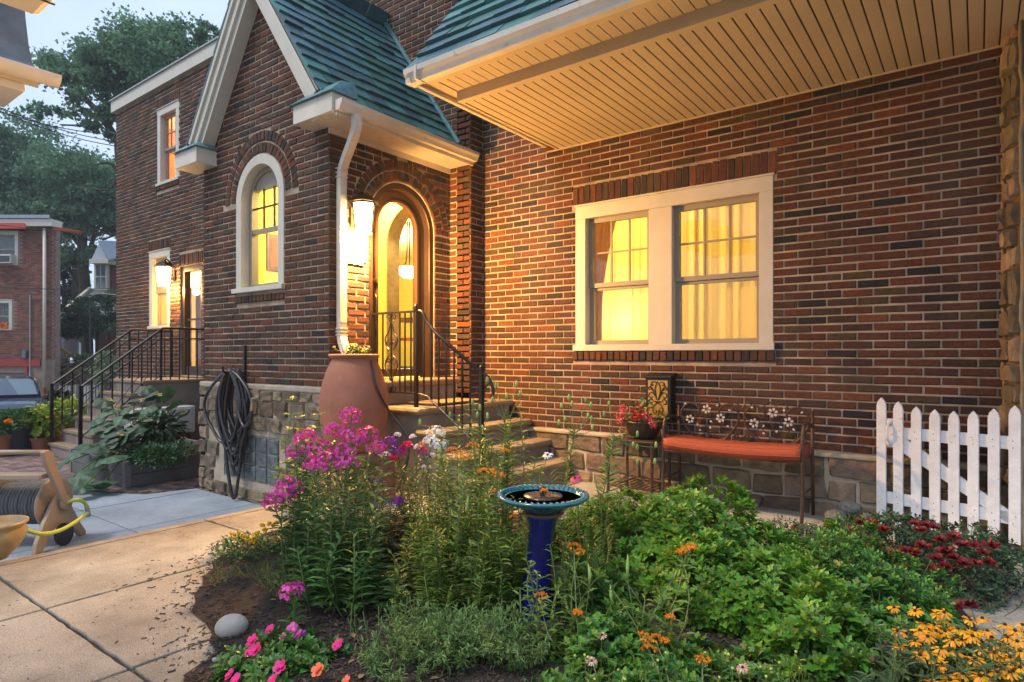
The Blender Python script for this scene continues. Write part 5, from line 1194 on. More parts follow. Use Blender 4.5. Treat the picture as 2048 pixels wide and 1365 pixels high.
# ---- hose reel on the driveway
M_RT = mat('reel_tan', (.34,.25,.175), .45, var=.06, vscale=4, bump=.1); M_HG = mat('reel_hose', (.085,.09,.09), .55, bump=.2)
hr_ = thing('hose_reel', 'tan plastic hose reel cart wound with dark hose, standing on the grey driveway', 'hose reel', (-5.95, 1.75, GL))
rx, ry = onD(122,1020,5.05), None; ctr = Vector((rx.x, rx.y, GL+.33)); axd = Vector((-.80,-.60,0)).normalized(); sd = Vector((axd.y,-axd.x,0)); 
if sd.x > 0: sd = -sd
Zv = Vector((0,0,1))
def R3(ax): z = ax.normalized(); x = Zv.cross(z).normalized(); y = z.cross(x); return Matrix((x,y,z)).transposed()
Rm = R3(axd)
for off in (.055,.46):
    b = MB(); b.lathe([(.20,-.012),(.21,0),(.20,.012),(.17,.014),(.165,.004),(.05,.004),(.05,.03),(.03,.03)] if off < .2 else [(.05,-.01),(.17,-.01),(.21,0),(.20,.014),(.165,.0),(.05,.0)], ctr+axd*off, 40, Rm); b.build('drum_flange', M_RT, hr_, smooth=False)
b = MB(); P = []
for layer, r_ in enumerate((.10,.128,.155)):
    for k in range(int(13*14)):
        a = 2*math.pi*k/14; tt_ = k/(13*14); tt_ = tt_ if layer % 2 == 0 else 1-tt_; P.append(ctr + axd*(.085+.34*tt_) + Rm @ Vector((math.cos(a)*r_*(1+.03*math.sin(a*1.3+layer)), math.sin(a)*r_, 0)))
b.tube(P, .0145, 7); b.build('wound_hose', M_HG, hr_, smooth=True)
sdv = sd; f = lambda s, z, o=0: ctr + sdv*s + Zv*(z-.33) + axd*o
def plate(name, pts, o0, th, m=M_RT, bev=.006): return MB().prism([f(s, z, o0) for s, z in pts], axd*th).build(name, m, hr_, bevel=bev)
for o0 in (-.02,.53):
    plate('side_frame', [(-.30,0),(-.22,0),(-.14,.12),(-.02,.17),(.10,.12),(.20,0),(.27,0),(.27,.03),(.20,.12),(.10,.28),(.045,.40),(-.045,.41),(-.10,.36),(-.20,.22),(-.28,.08)], o0, .035)
    # long arm up to the handle
    plate('arm', [(.035,.30),(-.045,.34),(-.24,.70),(-.26,.78),(-.20,.79),(-.165,.76)], o0-.036 if o0 < 0 else o0+.036, .035)
b = MB(); b.tube([f(-.225,.775,-.05), f(-.225,.775,.60)], .018, 10); b.build('handle', M_RT, hr_, smooth=True); plate('tray', [(-.12,.56),(-.24,.56),(-.24,.60),(-.12,.60)], -.01, .53)
b = MB(); b.lathe([(.055,-.03),(.06,-.02),(.055,.0),(.03,.002)], ctr+axd*-.02, 24, Rm); b.build('hub', M_RT, hr_, smooth=True)
for o0 in (-.06,.58): b = MB(); b.lathe([(.02,-.02),(.085,-.02),(.09,0),(.085,.02),(.02,.02)], f(-.05,.09,o0), 24, Rm); b.build('wheel', M_IRON, hr_)
b = MB(); b.tube(smoothcurve([f(0,.33,-.04), f(.05,.34,-.09), f(.12,.30,-.11), f(.15,.21,-.12)], 5), .015, 8); b.build('leader_hose', mat('lime_hose', (.42,.50,.05), .4), hr_, smooth=True)
p0 = f(.15,.21,-.12); q1 = onD(150,1045,4.70); q2 = onD(118,1062,4.5); q3 = onD(80,1068,4.3); q4 = onD(35,1054,4.15); q5 = onD(-10,1035,4.1)
b = MB(); b.tube(smoothcurve([p0, q1, q2, q3, q4, q5], 7), .0145, 8); b.build('leader_hose', MATS['lime_hose'], hr_, smooth=True)
b = MB(); b.tube([f(.135,.27,-.116), f(.155,.18,-.121)], .019, 8); b.build('coupling', mat('grey_plastic', (.3,.32,.33), .5), hr_)
# ---- ribbed pot at the left edge
q = onZ(-6,1118,G); pp = thing('ribbed_pot', 'ribbed ochre ceramic pot cut by the left edge, standing on the pale paving', 'pot', (q.x,q.y,G)); pot = Vector((q.x-.02,q.y-.02,G))
V = []; F = []; n = 64; pf = [(.08,0),(.085,.01),(.13,.06),(.165,.12),(.175,.16),(.165,.19),(.165,.20),(.185,.215),(.185,.23),(.165,.232),(.155,.20),(0,.19)]
b = MB()
for i, (r_, z_) in enumerate(pf):
    for k in range(n):
        a = 2*math.pi*k/n; rr = r_*(1+(.022 if (k % 2 and 1 < i < 6) else 0)); V.append(pot+Vector((rr*math.cos(a+z_*2.), rr*math.sin(a+z_*2.), z_)))
for i in range(len(pf)-1):
    for k in range(n): F.append((i*n+k, i*n+(k+1) % n, (i+1)*n+(k+1) % n, (i+1)*n+k))
b.add(V, F); b.build('body', mat('ochre_glaze', (.34,.24,.10), .4, var=.2, vscale=10, coat=.2), pp, smooth=True)
# ---- raised bed of grey boards
M_BOARD = mat('grey_board', (.115,.115,.12), .6, var=.15, vscale=6, bump=.3, bscale=40); rb = thing('raised_bed', 'grey composite board raised garden bed on the brick pavers by the gable corner', 'planter', (-8.6,3.6,GL))
for (a, c) in (((-9.5,3.08),(-7.86,3.08)), ((-9.5,4.5),(-7.86,4.5))):
    for k in range(2): MB().box((a[0],a[1]-.018,GL+.005+k*.142), (c[0],a[1]+.018,GL+.142+k*.142)).build('board', M_BOARD, rb, bevel=.004)
for xx in (-9.5,-7.84):
    for k in range(2): MB().box((xx-.018,3.11,GL+.005+k*.142), (xx+.018,4.48,GL+.142+k*.142)).build('board', M_BOARD, rb, bevel=.004)
for xx in (-9.49,-7.85):
    for yy in (3.085,4.495): MB().box((xx-.035,yy-.035,GL), (xx+.035,yy+.035,GL+.30)).build('corner_post', mat('grey_post', (.16,.155,.15), .6), rb, bevel=.004)
MB().box((-9.48,3.1,GL+.01), (-7.86,4.48,GL+.235)).build('soil', M_SOIL, rb)
# ---- plants of the raised bed: squash, pepper, parsley
M_SQ = mat('squash_leaf', (.05,.11,.055), .5, var=.4, vscale=14, bump=.5, bscale=40, island=.35, hue=.02, transl=.22); M_PEP = mat('pepper_leaf', (.025,.07,.035), .4, island=.4, hue=.02, transl=.2); M_STEM = mat('stem_green', (.12,.17,.05), .6, var=.2)
def sq_tpl():
    V = [(0,0,0)]; F = []; n = 20; R_ = 3
    for q in range(1, R_+1):
        f = q/R_
        for k in range(n):
            a = math.pi*(2*k/n-.95); lob = 1+.10*math.cos(5*a)-.10*(abs(a) > 2.6)
            V.append((.40+math.cos(a)*.52*f*lob-(.40 if False else 0), math.sin(a)*.54*f*lob, .05*(1-f)-.16*f*f*(.5+.5*abs(math.sin(a)))+.035*math.cos(5*a+.6)*f+.02*math.sin(3*a)*f))
    V[0] = (.40,0,.05)
    for k in range(n): F.append((0, 1+k, 1+(k+1) % n))
    for q in range(R_-1):
        for k in range(n): F.append((1+q*n+k, 1+(q+1)*n+k, 1+(q+1)*n+(k+1) % n, 1+q*n+(k+1) % n))
    return V, F
tpl('squash', *sq_tpl())
sq = thing('squash_plant', 'sprawling squash plant with very large drooping grey green leaves over the raised bed corner', 'plant', (-8.9,3.5,GL+.2)); S = SC(); ST = SC()
for (px, py, dd, L) in [(160,955,8.3,.30),(208,975,8.0,.32),(130,975,8.2,.26),(225,925,8.0,.32),(180,900,8.5,.34),(230,880,8.6,.34),(270,870,8.5,.32),(300,850,8.7,.26),(200,860,8.8,.30),(250,845,8.9,.30),(290,830,9.0,.30),(180,935,8.4,.3),(320,840,8.9,.22),(150,920,8.6,.28),(225,900,8.3,.34),(255,880,8.3,.30),(225,830,9.1,.26),(330,850,8.9,.3),(270,810,9.2,.26),(300,800,9.3,.24),(205,905,8.2,.34),(120,940,8.2,.24),(165,985,7.9,.26),(170,960,7.9,.3)]:
    p = onD(px, py-10, min(dd-1.0, 1.40*1245/(py-720))); d = Vector((rnd(-1,1), rnd(-1,.2), rnd(-.5,.1))); up = Vector((rnd(-.3,.3), rnd(-.7,-.2), 1)); S.leaf('squash', p-d.normalized()*L*.3, d, up, L*rnd(.8,1)); root = Vector((-8.5+rnd(-.3,.3), 3.45, GL+.24)); mid = root.lerp(p, .5)+Vector((0,0,.12)); ST.stem([root, mid, p], .008)
S2 = list(S.items['squash'])
for it in S2:
    for _ in range(3):
        p = Vector(it[:3])+Vector((rnd(-.28,.06), rnd(-.05,.25), rnd(-.16,.10)))
        if p.z < GL+.42 or it[2] < GL+.45: continue
        S.leaf('squash', p, Vector((rnd(-1,1), rnd(-1,.3), rnd(-.6,.3))), (rnd(-.3,.3), -.5, 1), rnd(.16,.28))
S.build('leaves', M_SQ, sq, smooth=True); ST.build('stalks', M_STEM, sq)
def leafmass(name, label, cat, c, s, n, t, L, m, upb=.4, parent=None, stems=None, mstem=None, group=None, hollow=.55, down=0):
    c = Vector(c); th_ = thing(name, label, cat, (c.x, c.y, c.z-s[2]), group); S = SC()
    for i in range(n):
        d = rdir(-.5,1); r = hollow+(1-hollow)*random.random()**.6; r *= 1+.12*math.sin(d.x*7+c.x)+.1*math.sin(d.y*9)+.08*math.sin(d.z*11)
        p = c+Vector((d.x*s[0]*r, d.y*s[1]*r, d.z*s[2]*r)); S.leaf(t, p, d+rdir()*.7+Vector((0,0,-down)), (rnd(-.4,.4), rnd(-.4,.4), 1), L*rnd(.6,1.25))
    S.build('foliage', m, th_); ST = SC()
    for i in range(max(6, n//60)):
        d = rdir(0,1); ST.stem([c+Vector((0,0,-s[2])), c+Vector((d.x*s[0]*.4, d.y*s[1]*.4, 0)), c+Vector((d.x*s[0]*.9, d.y*s[1]*.9, d.z*s[2]*.9))], .004)
    ST.build('stems', mstem or M_STEM, th_); return th_
leafmass('pepper_plant', 'bushy dark bluish green pepper plant standing right of the squash in the raised bed', 'plant', onD(318,868,7.9), (.27,.27,.27), 480, 'oval', .10, M_PEP, down=.6)
leafmass('parsley_plant', 'low fine leaved parsley spilling over the front board of the raised bed', 'plant', onD(312,915,7.25), (.36,.24,.13), 1600, 'lobed', .05, mat('parsley_leaf', (.03,.10,.035), .5, island=.4, transl=.25))
leafmass('parsley_plant', 'fine dark herb clump at the right end of the raised bed', 'plant', onD(355,905,7.6), (.22,.2,.12), 500, 'lobed', .04, MATS['parsley_leaf'])
# potted plants by the steps
def tpot(name, px, py, d, r, h, m, label, group=None):
    q = onD(px, py, d); z0 = ground_z(q.x, q.y)+.03; t = thing(name, label, 'pot', (q.x,q.y,z0), group); MB().lathe([(r*.72,0),(r*.93,h*.82),(r*1.03,h*.82),(r*1.06,h),(r*.95,h),(r*.92,h*.9),(0,h*.88)], (q.x,q.y,z0), 28).build('pot_body', m, t, smooth=False); return Vector((q.x,q.y,z0+h))
M_NAVY = mat('navy_plastic', (.012,.018,.035), .4); M_MAR = mat('marigold_leaf', (.05,.14,.04), .5, island=.4, transl=.3); M_LIME = mat('lime_leaf', (.28,.40,.06), .5, island=.35, hue=.03, transl=.35)
def poms(th_, pts, m, r=.03, n=34, name='blossom'):
    for p in pts:
        F = SC()
        for k in range(n): d = rdir(-.1,1); F.leaf('wide', Vector(p)+d*r*.3, d, rdir(), r*rnd(.7,1.))
        F.build(name, m, th_)
M_ORG = mat('orange_petal', (.80,.22,.01), .6, island=.2, transl=.25)
p = tpot('terracotta_pot', -2, 890, 9.4, .19, .33, M_TERRA, 'terracotta pot cut by the left edge near the parked car'); t = leafmass('marigold_plant', 'marigold with one orange bloom in the terracotta pot at the left edge', 'plant', p+Vector((0,0,.09)), (.22,.2,.14), 500, 'lobed', .06, M_MAR); poms(t, [onD(17,845,9.1)], M_ORG, .05)
p = tpot('navy_pot', 40, 885, 9.6, .235, .42, M_NAVY, 'large dark navy planter between two terracotta pots'); t = leafmass('herb_plant', 'ferny green marigold foliage filling the navy planter', 'plant', p+Vector((0,0,.09)), (.32,.28,.18), 1100, 'lobed', .06, M_MAR)
p = tpot('terracotta_pot', 84, 882, 9.7, .165, .25, mat('brown_terracotta', (.25,.09,.055), .7, var=.15), 'brownish clay pot right of the navy planter'); t = leafmass('coleus_plant', 'tall lime yellow leaved plant in the brownish clay pot', 'plant', p+Vector((0,0,.21)), (.22,.2,.27), 520, 'oval', .10, M_LIME, down=.5)
p = tpot('terracotta_pot', 104, 878, 10.1, .16, .3, M_TERRA, 'small clay pot half hidden behind the brownish clay pot'); t = leafmass('marigold_plant', 'marigold with a row of orange blooms behind the lime leaved plant', 'plant', p+Vector((0,0,.16)), (.24,.2,.2), 500, 'lobed', .06, M_MAR); poms(t, [onD(x, y, 9.75) for x, y in ((88,828),(96,833),(103,835),(106,839),(92,836))], M_ORG, .045)
p = tpot('terracotta_pot', 134, 868, 10.6, .2, .3, M_TERRA, 'clay pot behind the newel post of the side rail'); leafmass('coleus_plant', 'broad lime yellow leaved plant behind the newel post', 'plant', p+Vector((0,0,.20)), (.34,.26,.26), 700, 'oval', .10, M_LIME, down=.3)
# squashed dark shrub by the newel
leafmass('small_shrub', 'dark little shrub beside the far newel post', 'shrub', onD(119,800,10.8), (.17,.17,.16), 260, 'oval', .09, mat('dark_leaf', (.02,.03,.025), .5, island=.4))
# ================================================================ eaves of the twin house, upper left
ev = thing('neighbor_eaves', 'cream gutters and grey flared roof edge of the adjoining house at the top left corner', 'eaves', (-5.5,.9,2.0)); M_CREAM = mat('cream_gutter', (.62,.58,.50), .45, var=.12, vscale=3, bump=.2, bscale=8)
def halfround(name, a, c, r, m, par, caps=True):
    a = Vector(a); c = Vector(c); d = (c-a).normalized(); s = d.cross(Vector((0,0,1))).normalized(); b = MB(); V = []; F = []; n = 12
    for p in (a, c):
        for k in range(n+1): t = math.pi*k/n; V.append(p+s*math.cos(t)*r-Vector((0,0,1))*math.sin(t)*r)
        for k in range(n, -1, -1): t = math.pi*k/n; V.append(p+s*math.cos(t)*(r-.006)-Vector((0,0,1))*math.sin(t)*(r-.006))
    k_ = 2*(n+1); F = [(i, (i+1) % k_, k_+(i+1) % k_, k_+i) for i in range(k_)] + [tuple(range(n+1)), tuple(k_+k for k in range(n+1))]
    return b.add(V, F).build(name, m, par, smooth=False)
halfround('gutter', (-5.52,-2,2.075), (-5.52,1.70,2.075), .075, M_CREAM, ev); MB().box((-5.62,-2,1.99), (-5.60,1.60,2.10)).build('fascia', M_CREAM, ev); MB().box((-6.1,-2,1.93), (-5.60,1.52,1.99)).build('soffit', M_CREAM, ev, bevel=.01); MB().box((-5.63,1.28,1.985), (-5.44,1.32,2.08)).build('gutter_strap', M_CREAM, ev)
pr = [(-5.56,2.10),(-5.62,2.16),(-5.70,2.30),(-5.78,2.55),(-5.86,2.95),(-5.95,3.5),(-6.1,3.5),(-6.1,2.10)]
MB().prism([(x,-2,z) for x, z in pr], (0,3.57,0)).build('flared_roof', mat('grey_shingle', (.16,.18,.20), .8, col2=(.10,.115,.13), vscale=4, bump=.5, bscale=14), ev)
MB().box((-4.62,-2,2.06), (-3.4,1.32,2.20)).build('upper_eave', M_CREAM, ev, bevel=.045); b = MB(); b.box((-4.63,1.0,2.055), (-3.4,1.012,2.06)); b.box((-4.35,-2,2.054), (-4.335,1.32,2.0595)); b.build('eave_seam', M_DGAP, ev)
# ================================================================ neighbours, garage, car, walls
M_NB = mat('neighbor_mortar', (.22,.16,.13), .95, var=.2, vscale=5); M_NBR = mat('neighbor_brick', (.20,.075,.05), .9, col2=(.14,.06,.05), vscale=6, island=.35, hue=.02, bump=.3)
CR = Vector((CS,SN,0)); CF = Vector((-SN,CS,0))
def fw(px, d): return ray(px, HY)*d
nb = thing('neighbor_house', 'red brick neighbour house with white windows and a red garage lintel at the far left', 'house', tuple(fw(50,24)+Vector((0,0,-2.8)))); DN = 23.
O_ = fw(0, DN); FN = Frame((O_.x,O_.y,0), (CR.x,CR.y,0), (-CF.x,-CF.y,0)); us = lambda px: (px-0)/F_PX*DN; zs_ = lambda py: (HY-py)/F_PX*DN
hw1 = (us(-60), us(36), zs_(531), zs_(463)); hw2 = (us(-40), us(24), zs_(661), zs_(600)); gar = (us(-150), us(56), -2.85, zs_(746))
nw = backing('front_wall', FN, us(-400), us(109), -3.0, FLAT(zs_(452)), [rect(*hw1), rect(*hw2), rect(*gar)], th=.3, m=M_NB, parent=nb)
S = SC(); z = zs_(720); k = 0
while z < zs_(455):
    u = us(-30) - (k % 2)*.11
    while u < us(109):
        a, c = u, u+.205; ok = not any(a < h[1] and c > h[0] and z+.06 > h[2] and z < h[3] for h in (hw1, hw2))
        if ok: S.add('unitbox', FN.p((a+c)/2, z+.034, .002), FN.U*(min(c, us(109))-a), -FN.N*.012, Vector((0,0,.057)))
        u += .216
    z += .0677; k += 1
S.build('brickwork', M_NBR, nw, kind='stuff')
def nbox(u0, u1, z0, z1, n0, n1): b = MB(); b.hexa([FN.p(u0,z0,n0), FN.p(u1,z0,n0), FN.p(u1,z0,n1), FN.p(u0,z0,n1), FN.p(u0,z1,n0), FN.p(u1,z1,n0), FN.p(u1,z1,n1), FN.p(u0,z1,n1)]); return b
BK = ray(112, HY).normalized()*9; q_ = FN.p(us(109), -3, -.301); b = MB(); b.prism([q_, q_+BK, q_+BK+Vector((0,0,zs_(452)+3)), q_+Vector((0,0,zs_(452)+3))], -FN.U*.05); b.build('side_wall', M_NBR, nb); MB().prism([FN.p(us(-400),zs_(452)+.001,0), FN.p(us(109),zs_(452)+.001,0), FN.p(us(109),zs_(452)+.001,0)+BK, FN.p(us(-400),zs_(452)+.001,0)+BK], (0,0,.05)).build('roof_slab', MATS['roof_felt'], nb)
b = MB(); A = [FN.p(us(-400), zs_(425)+.9, .25), FN.p(us(114), zs_(444)+.0, .25)]; nbox(us(-400), us(113), zs_(455), zs_(441), -.3, .25).build('eave_gutter', M_FR, nb)
b = MB(); b.prism([FN.p(us(-400),zs_(440),.3), FN.p(us(111),zs_(440),.3), FN.p(us(111),zs_(440),.3)+BK, FN.p(us(-400),zs_(440),.3)+BK], (0,0,.12)); b.prism([FN.p(us(-60),zs_(436),.2), FN.p(us(105),zs_(438),.2), FN.p(us(-60),zs_(424),-.5)], (0,0,.02)); b.build('low_roof', mat('blue_grey_roof', (.28,.33,.38), .6, var=.1), nb)
dm_ = SH = Frame(FN.p(0,0,.02), FN.U, FN.N)
sash_window('window', Frame(FN.p(0,0,.0), FN.U, FN.N), *hw1, cas=.12, top=.12, grid=(1,1), parent=nb); sash_window('window', Frame(FN.p(0,0,.0), FN.U, FN.N), *hw2, cas=.12, top=.12, grid=(4,2), parent=nb)
nbox(hw1[0], hw1[1], hw1[2], hw1[3], -.29, -.25).build('window_blind', mat('dark_blind', (.05,.07,.07), .6), nb); nbox(hw2[0], hw2[1], hw2[2], hw2[3], -.29, -.25).build('window_blind', MATS['dark_blind'], nb)
b = nbox(us(-10), us(32), zs_(529), zs_(511), -.05, .25); acw = b.build('window_air_conditioner', M_FR, nb, bevel=.02); nbox(us(3), us(30), zs_(526), zs_(514), .251, .256).build('grille', mat('ac_dark', (.05,.06,.065), .6), acw)
fb = SC()
for i in range(60): fb.leaf('wide', FN.p(us(rnd(0,16)), zs_(rnd(647,656)), .06), rdir(), rdir(), .09)
fb.build('window_box_flowers', M_ORG, nb)
for (z0, z1) in ((462,455),(664,661)): pass
nbox(us(-150), us(82), zs_(733), zs_(719), -.05, .05).build('garage_lintel', mat('red_paint', (.28,.03,.025), .55), nb); nbox(us(-150), us(58), zs_(747), zs_(733), -.15, -.02).build('garage_header', mat('dark_red', (.10,.015,.012), .6), nb); nbox(us(52), us(57), -2.9, zs_(733), -.02, .06).build('garage_post', MATS['red_paint'], nb)
gd_ = nbox(us(-150), us(52), -2.86, zs_(747), -.28, -.22).build('garage_door', mat('garage_grey', (.34,.36,.38), .6), nb)
for k in range(4): nbox(us(-140), us(51), -2.8+k*.5, -2.34+k*.5, -.2199, -.20).build('door_panel', MATS['garage_grey'], gd_)
b = MB(); b.tube([FN.p(us(93),zs_(458),.10), FN.p(us(93),zs_(775),.10)], .055, 10); dp = b.build('downspout', M_FR, nb, smooth=True); b = MB(); b.tube([FN.p(us(93),zs_(775),.10), FN.p(us(93),-3.0,.10)], .06, 10); b.build('rusty_pipe_foot', mat('rust_red', (.25,.05,.03), .7), nb)
b = MB(); b.tube([FN.p(us(62),zs_(590),.05), FN.p(us(62),zs_(772),.05)], .02, 6); b.tube(smoothcurve([FN.p(us(62),zs_(745),.06), FN.p(us(66),zs_(775),.1), FN.p(us(72),zs_(776),.14)], 4), .03, 6); b.build('conduit', mat('grey_pipe', (.35,.36,.36), .5), nb); b = MB(); b.lathe([(.10,-.05),(.12,0),(.08,.05)], FN.p(us(73),zs_(763),.14), 16, R3(FN.N)); b.build('meter', MATS['grey_pipe'], nb)
nbox(us(48), us(55), zs_(716), zs_(700), .0, .1).build('electric_box', mat('blue_grey_box', (.10,.14,.18), .5), nb)
# red awning line: red trim strip under the eave reaching past the corner
b = MB(); b.hexa([FN.p(us(-60),zs_(461),.26), FN.p(us(66),zs_(461),.26), FN.p(us(66),zs_(461),.32), FN.p(us(-60),zs_(461),.32), FN.p(us(-60),zs_(449),.26), FN.p(us(60),zs_(450),.26), FN.p(us(60),zs_(450),.32), FN.p(us(-60),zs_(449),.32)]); b.build('red_awning', mat('red_awning_cloth', (.50,.07,.05), .7), nb)
b = MB(); b.prism([FN.p(us(113),zs_(463),.2), FN.p(us(172),zs_(470),.2), FN.p(us(172),zs_(466),.2), FN.p(us(113),zs_(457),.2)], (0,0,.03)); b.build('red_canopy', MATS['red_awning_cloth'], nb)
# stone retaining wall with stairs above
rw = thing('retaining_wall', 'long grey fieldstone retaining wall behind the side stair railing', 'wall', tuple(fw(160,24.5)+Vector((0,0,-2.9)))); DW = 24.; O_ = fw(0, DW); FW = Frame((O_.x,O_.y,0), (CR.x,CR.y,0), (-CF.x,-CF.y,0)); uw = lambda px: px/F_PX*DW; zw = lambda py: (HY-py)/F_PX*DW
masonry('stone_face', FW, uw(66), uw(330), -3.0, zw(728), rows=(.10,.2), wid=(.2,.55), parent=rw, th=.4, rough=.8, m=mat('dark_mortar', (.10,.10,.095), .95), one_by_one=True)
hill = MB(); hill.prism([FW.p(uw(60),zw(729),-.4), FW.p(uw(420),zw(729),-.4), FW.p(uw(420),zw(729)+.3,-60), FW.p(uw(60)-12,zw(729)+.3,-60)], (0,0,-2.6)); hill.build('upper_yard', mat('grass_yard', (.05,.09,.03), .95, var=.4, vscale=2, bump=1), kind='structure')
def dbox(px0, px1, py0, py1, d, th=.1): a = fw(px0, d); c = fw(px1, d); z0 = (HY-py1)/F_PX*d; z1 = (HY-py0)/F_PX*d; b = MB(); t = CF*th; b.hexa([a+Zv*z0, c+Zv*z0, c+Zv*z0+t, a+Zv*z0+t, a+Zv*z1, c+Zv*z1, c+Zv*z1+t, a+Zv*z1+t]); return b
vf = thing('vinyl_fence', 'white vinyl fence panel with capped posts on the upper yard', 'fence', tuple(fw(135,28)+Vector((0,0,-.3))))
dbox(108,157,678,716,28.,.06).build('panel', mat('vinyl_white', (.62,.64,.66), .5), vf)
for px in (121,155): dbox(px-2.6,px+2.6,675,718,27.9,.14).build('post', MATS['vinyl_white'], vf); c_ = fw(px, 27.95)+Zv*(HY-673)/F_PX*28; MB().lathe([(.02,-.05),(.07,.0),(.02,.08)], c_, 8).build('cap', MATS['vinyl_white'], vf)
ws = thing('wooden_stair_rail', 'weathered tan wooden handrail slanting down beside the vinyl fence', 'railing', tuple(fw(130,25)+Vector((0,0,-.4)))); b = MB(); b.bar(onD(108,690,25), onD(152,716,25), .1, .1); b.build('handrail', mat('tan_wood', (.36,.25,.10), .7), ws)
for (px, y0_, y1_) in ((128,700,718),(137,706,722),(152,714,730)): MB().bar(onD(px,y0_,25), onD(px,y1_,25), .08, .08).build('post', MATS['tan_wood'], ws)
# low grey picket fence behind the rail
pf_ = thing('low_picket_fence', 'low weathered grey picket fence behind the side stair rail', 'fence', tuple(fw(155,16)+Vector((0,0,-1.7))))
for i in range(14): dbox(118+i*6.2, 121.5+i*6.2, 772-(i % 3), 830, 15.5, .03).build('picket', mat('weathered_grey', (.30,.30,.29), .8, island=.2), pf_)
dbox(114,204,782,786,15.56,.04).build('rail', MATS['weathered_grey'], pf_)
# second neighbour house
n2 = thing('distant_house', 'distant brick house with a pale slate dormer and white windows behind the wing corner', 'house', tuple(fw(215,34)+Vector((0,0,0)))); M_N2 = mat('distant_brick', (.19,.075,.055), .9, col2=(.13,.06,.05), vscale=3, bump=.3)
dbox(215,300,515,760,33.,6).build('wing_wall', M_N2, n2); dbox(190,236,640,760,32.,.9).build('front_wall', M_N2, n2); dbox(192,214,660,730,31.9,.05).build('brick_bay', M_N2, n2)
b = MB(); a1, a2, a3, a4 = onD(118,632,31), onD(182,578,34), onD(300,560,34), onD(240,632,31); b.prism([a1,a4,a3,a2], (0,0,-.15)); b.build('lower_roof', mat('grey_roof', (.14,.16,.17), .7, var=.3, vscale=6), n2); b = MB(); b.bar(onD(117,634,30.8), onD(181,580,33.8), .15, .3); b.build('barge_board', M_FR, n2)
b = MB(); b.prism([onD(180,525,32.4),onD(216,521,32.4),onD(198,487,32.4)], CF*.6); b.build('dormer_gable', mat('clapboard', (.45,.50,.56), .6), n2); b = MB(); b.prism([onD(196,485,32.2),onD(218,522,32.2),onD(300,500,35),onD(290,488,35)], (0,0,.1)); b.build('dormer_roof', mat('blue_grey_roof'), n2)
dbox(178,216,518,527,32.3,1).build('cornice', M_FR, n2); wN = dbox(188,214,526,580,32.6,.2).build('dormer_window', M_FR, n2); 
for i in range(2):
    for j in range(2): dbox(191.5+i*10.5,199.5+i*10.5,531+j*24,552+j*23,32.58,.015).build('pane', mat('dark_pane', (.09,.12,.15), .1, spec=.9), wN)
w3 = dbox(233,243,528,570,32.9,.09).build('window', M_FR, n2); dbox(235.5,243,532,565,32.88,.015).build('pane', MATS['dark_pane'], w3); dbox(211,219,637,658,31.85,.04).build('window', M_FR, n2)
ch_ = thing('chimney', 'dark narrow chimney standing between the two distant houses', 'chimney', tuple(fw(150,38))); dbox(143,160,543,640,38.,.8).build('stack', mat('dark_brick', (.05,.045,.045), .9), ch_); dbox(141,162,538,543,37.9,1.).build('cap', MATS['dark_brick'], ch_)
# trailing arch trellis
tr_ = thing('garden_arch', 'thin dark metal shepherd arch before the distant house', 'arch', tuple(fw(190,22)+Vector((0,0,-.5)))); b = MB(); b.tube(smoothcurve([onD(180,735,22), onD(180,610,22), onD(186,594,22), onD(205,589,22), onD(245,592,22)], 6), .03, 6); b.build('hoop', M_IRON, tr_)
# ---- parked vehicle seen from the front
cd_ = 15.6; cpos = fw(8, cd_+2.2); gz = -2.35; car = thing('parked_car', 'dark blue parked vehicle with chrome grille facing the camera before the garage', 'car', (cpos.x,cpos.y,gz)); M_CAR = mat('car_paint', (.012,.035,.075), .15, coat=.9, spec=.8); M_CHR = mat('chrome', (.55,.60,.65), .08, metal=1.); M_CG = mat('windscreen', (.05,.10,.13), .04, spec=1., coat=1.); M_TY = mat('tyre', (.02,.02,.02), .8)
CF0, CR0 = CF, CR; CF = ray(8, HY).normalized(); CR = Vector((CF.y, -CF.x, 0))
def cp(s, l, z): return cpos + CR*s + CF*l + Zv*(gz+z)     # s: across, l: lengthways (towards back +), z up
def loft(name, secs, m, par=car, smooth=True, bevel=0):
    """secs: (l, halfwidth_bottom, halfwidth_top, z0, z1) """
    V = []; F = []
    for (l, w0, w1, z0, z1) in secs:
        V += [cp(-w0*.9,l,z0), cp(-w0,l,z0+.12), cp(-w0,l,(z0+z1)/2), cp(-w1,l,z1-.06), cp(-w1*.86,l,z1), cp(0,l,z1+.02), cp(w1*.86,l,z1), cp(w1,l,z1-.06), cp(w0,l,(z0+z1)/2), cp(w0,l,z0+.12), cp(w0*.9,l,z0)]
    n = 11
    for i in range(len(secs)-1):
        for k in range(n): F.append((i*n+k, i*n+(k+1) % n, (i+1)*n+(k+1) % n, (i+1)*n+k))
    F += [tuple(range(n)), tuple(len(V)-n+k for k in range(n-1,-1,-1))]
    return MB().add(V, F).build(name, m, par, smooth=False, bevel=.02)
loft('body', [(-2.25,.85,.80,.35,.92),(-2.15,.94,.90,.28,1.05),(-1.2,.98,.93,.25,1.12),(-.9,.98,.94,.25,1.14),(1.9,.98,.94,.25,1.10),(2.3,.92,.88,.35,1.0)], M_CAR)
loft('cabin', [(-.95,.80,.78,1.10,1.18),(-.25,.80,.66,1.12,1.66),(.2,.80,.68,1.12,1.72),(1.4,.80,.68,1.12,1.70),(2.0,.78,.70,1.08,1.25)], M_CAR)
b = MB(); b.prism([cp(-.74,-.93,1.17), cp(.74,-.93,1.17), cp(.60,-.27,1.63), cp(-.60,-.27,1.63)], -CF*.02+Zv*.02); b.build('windscreen', M_CG, car)
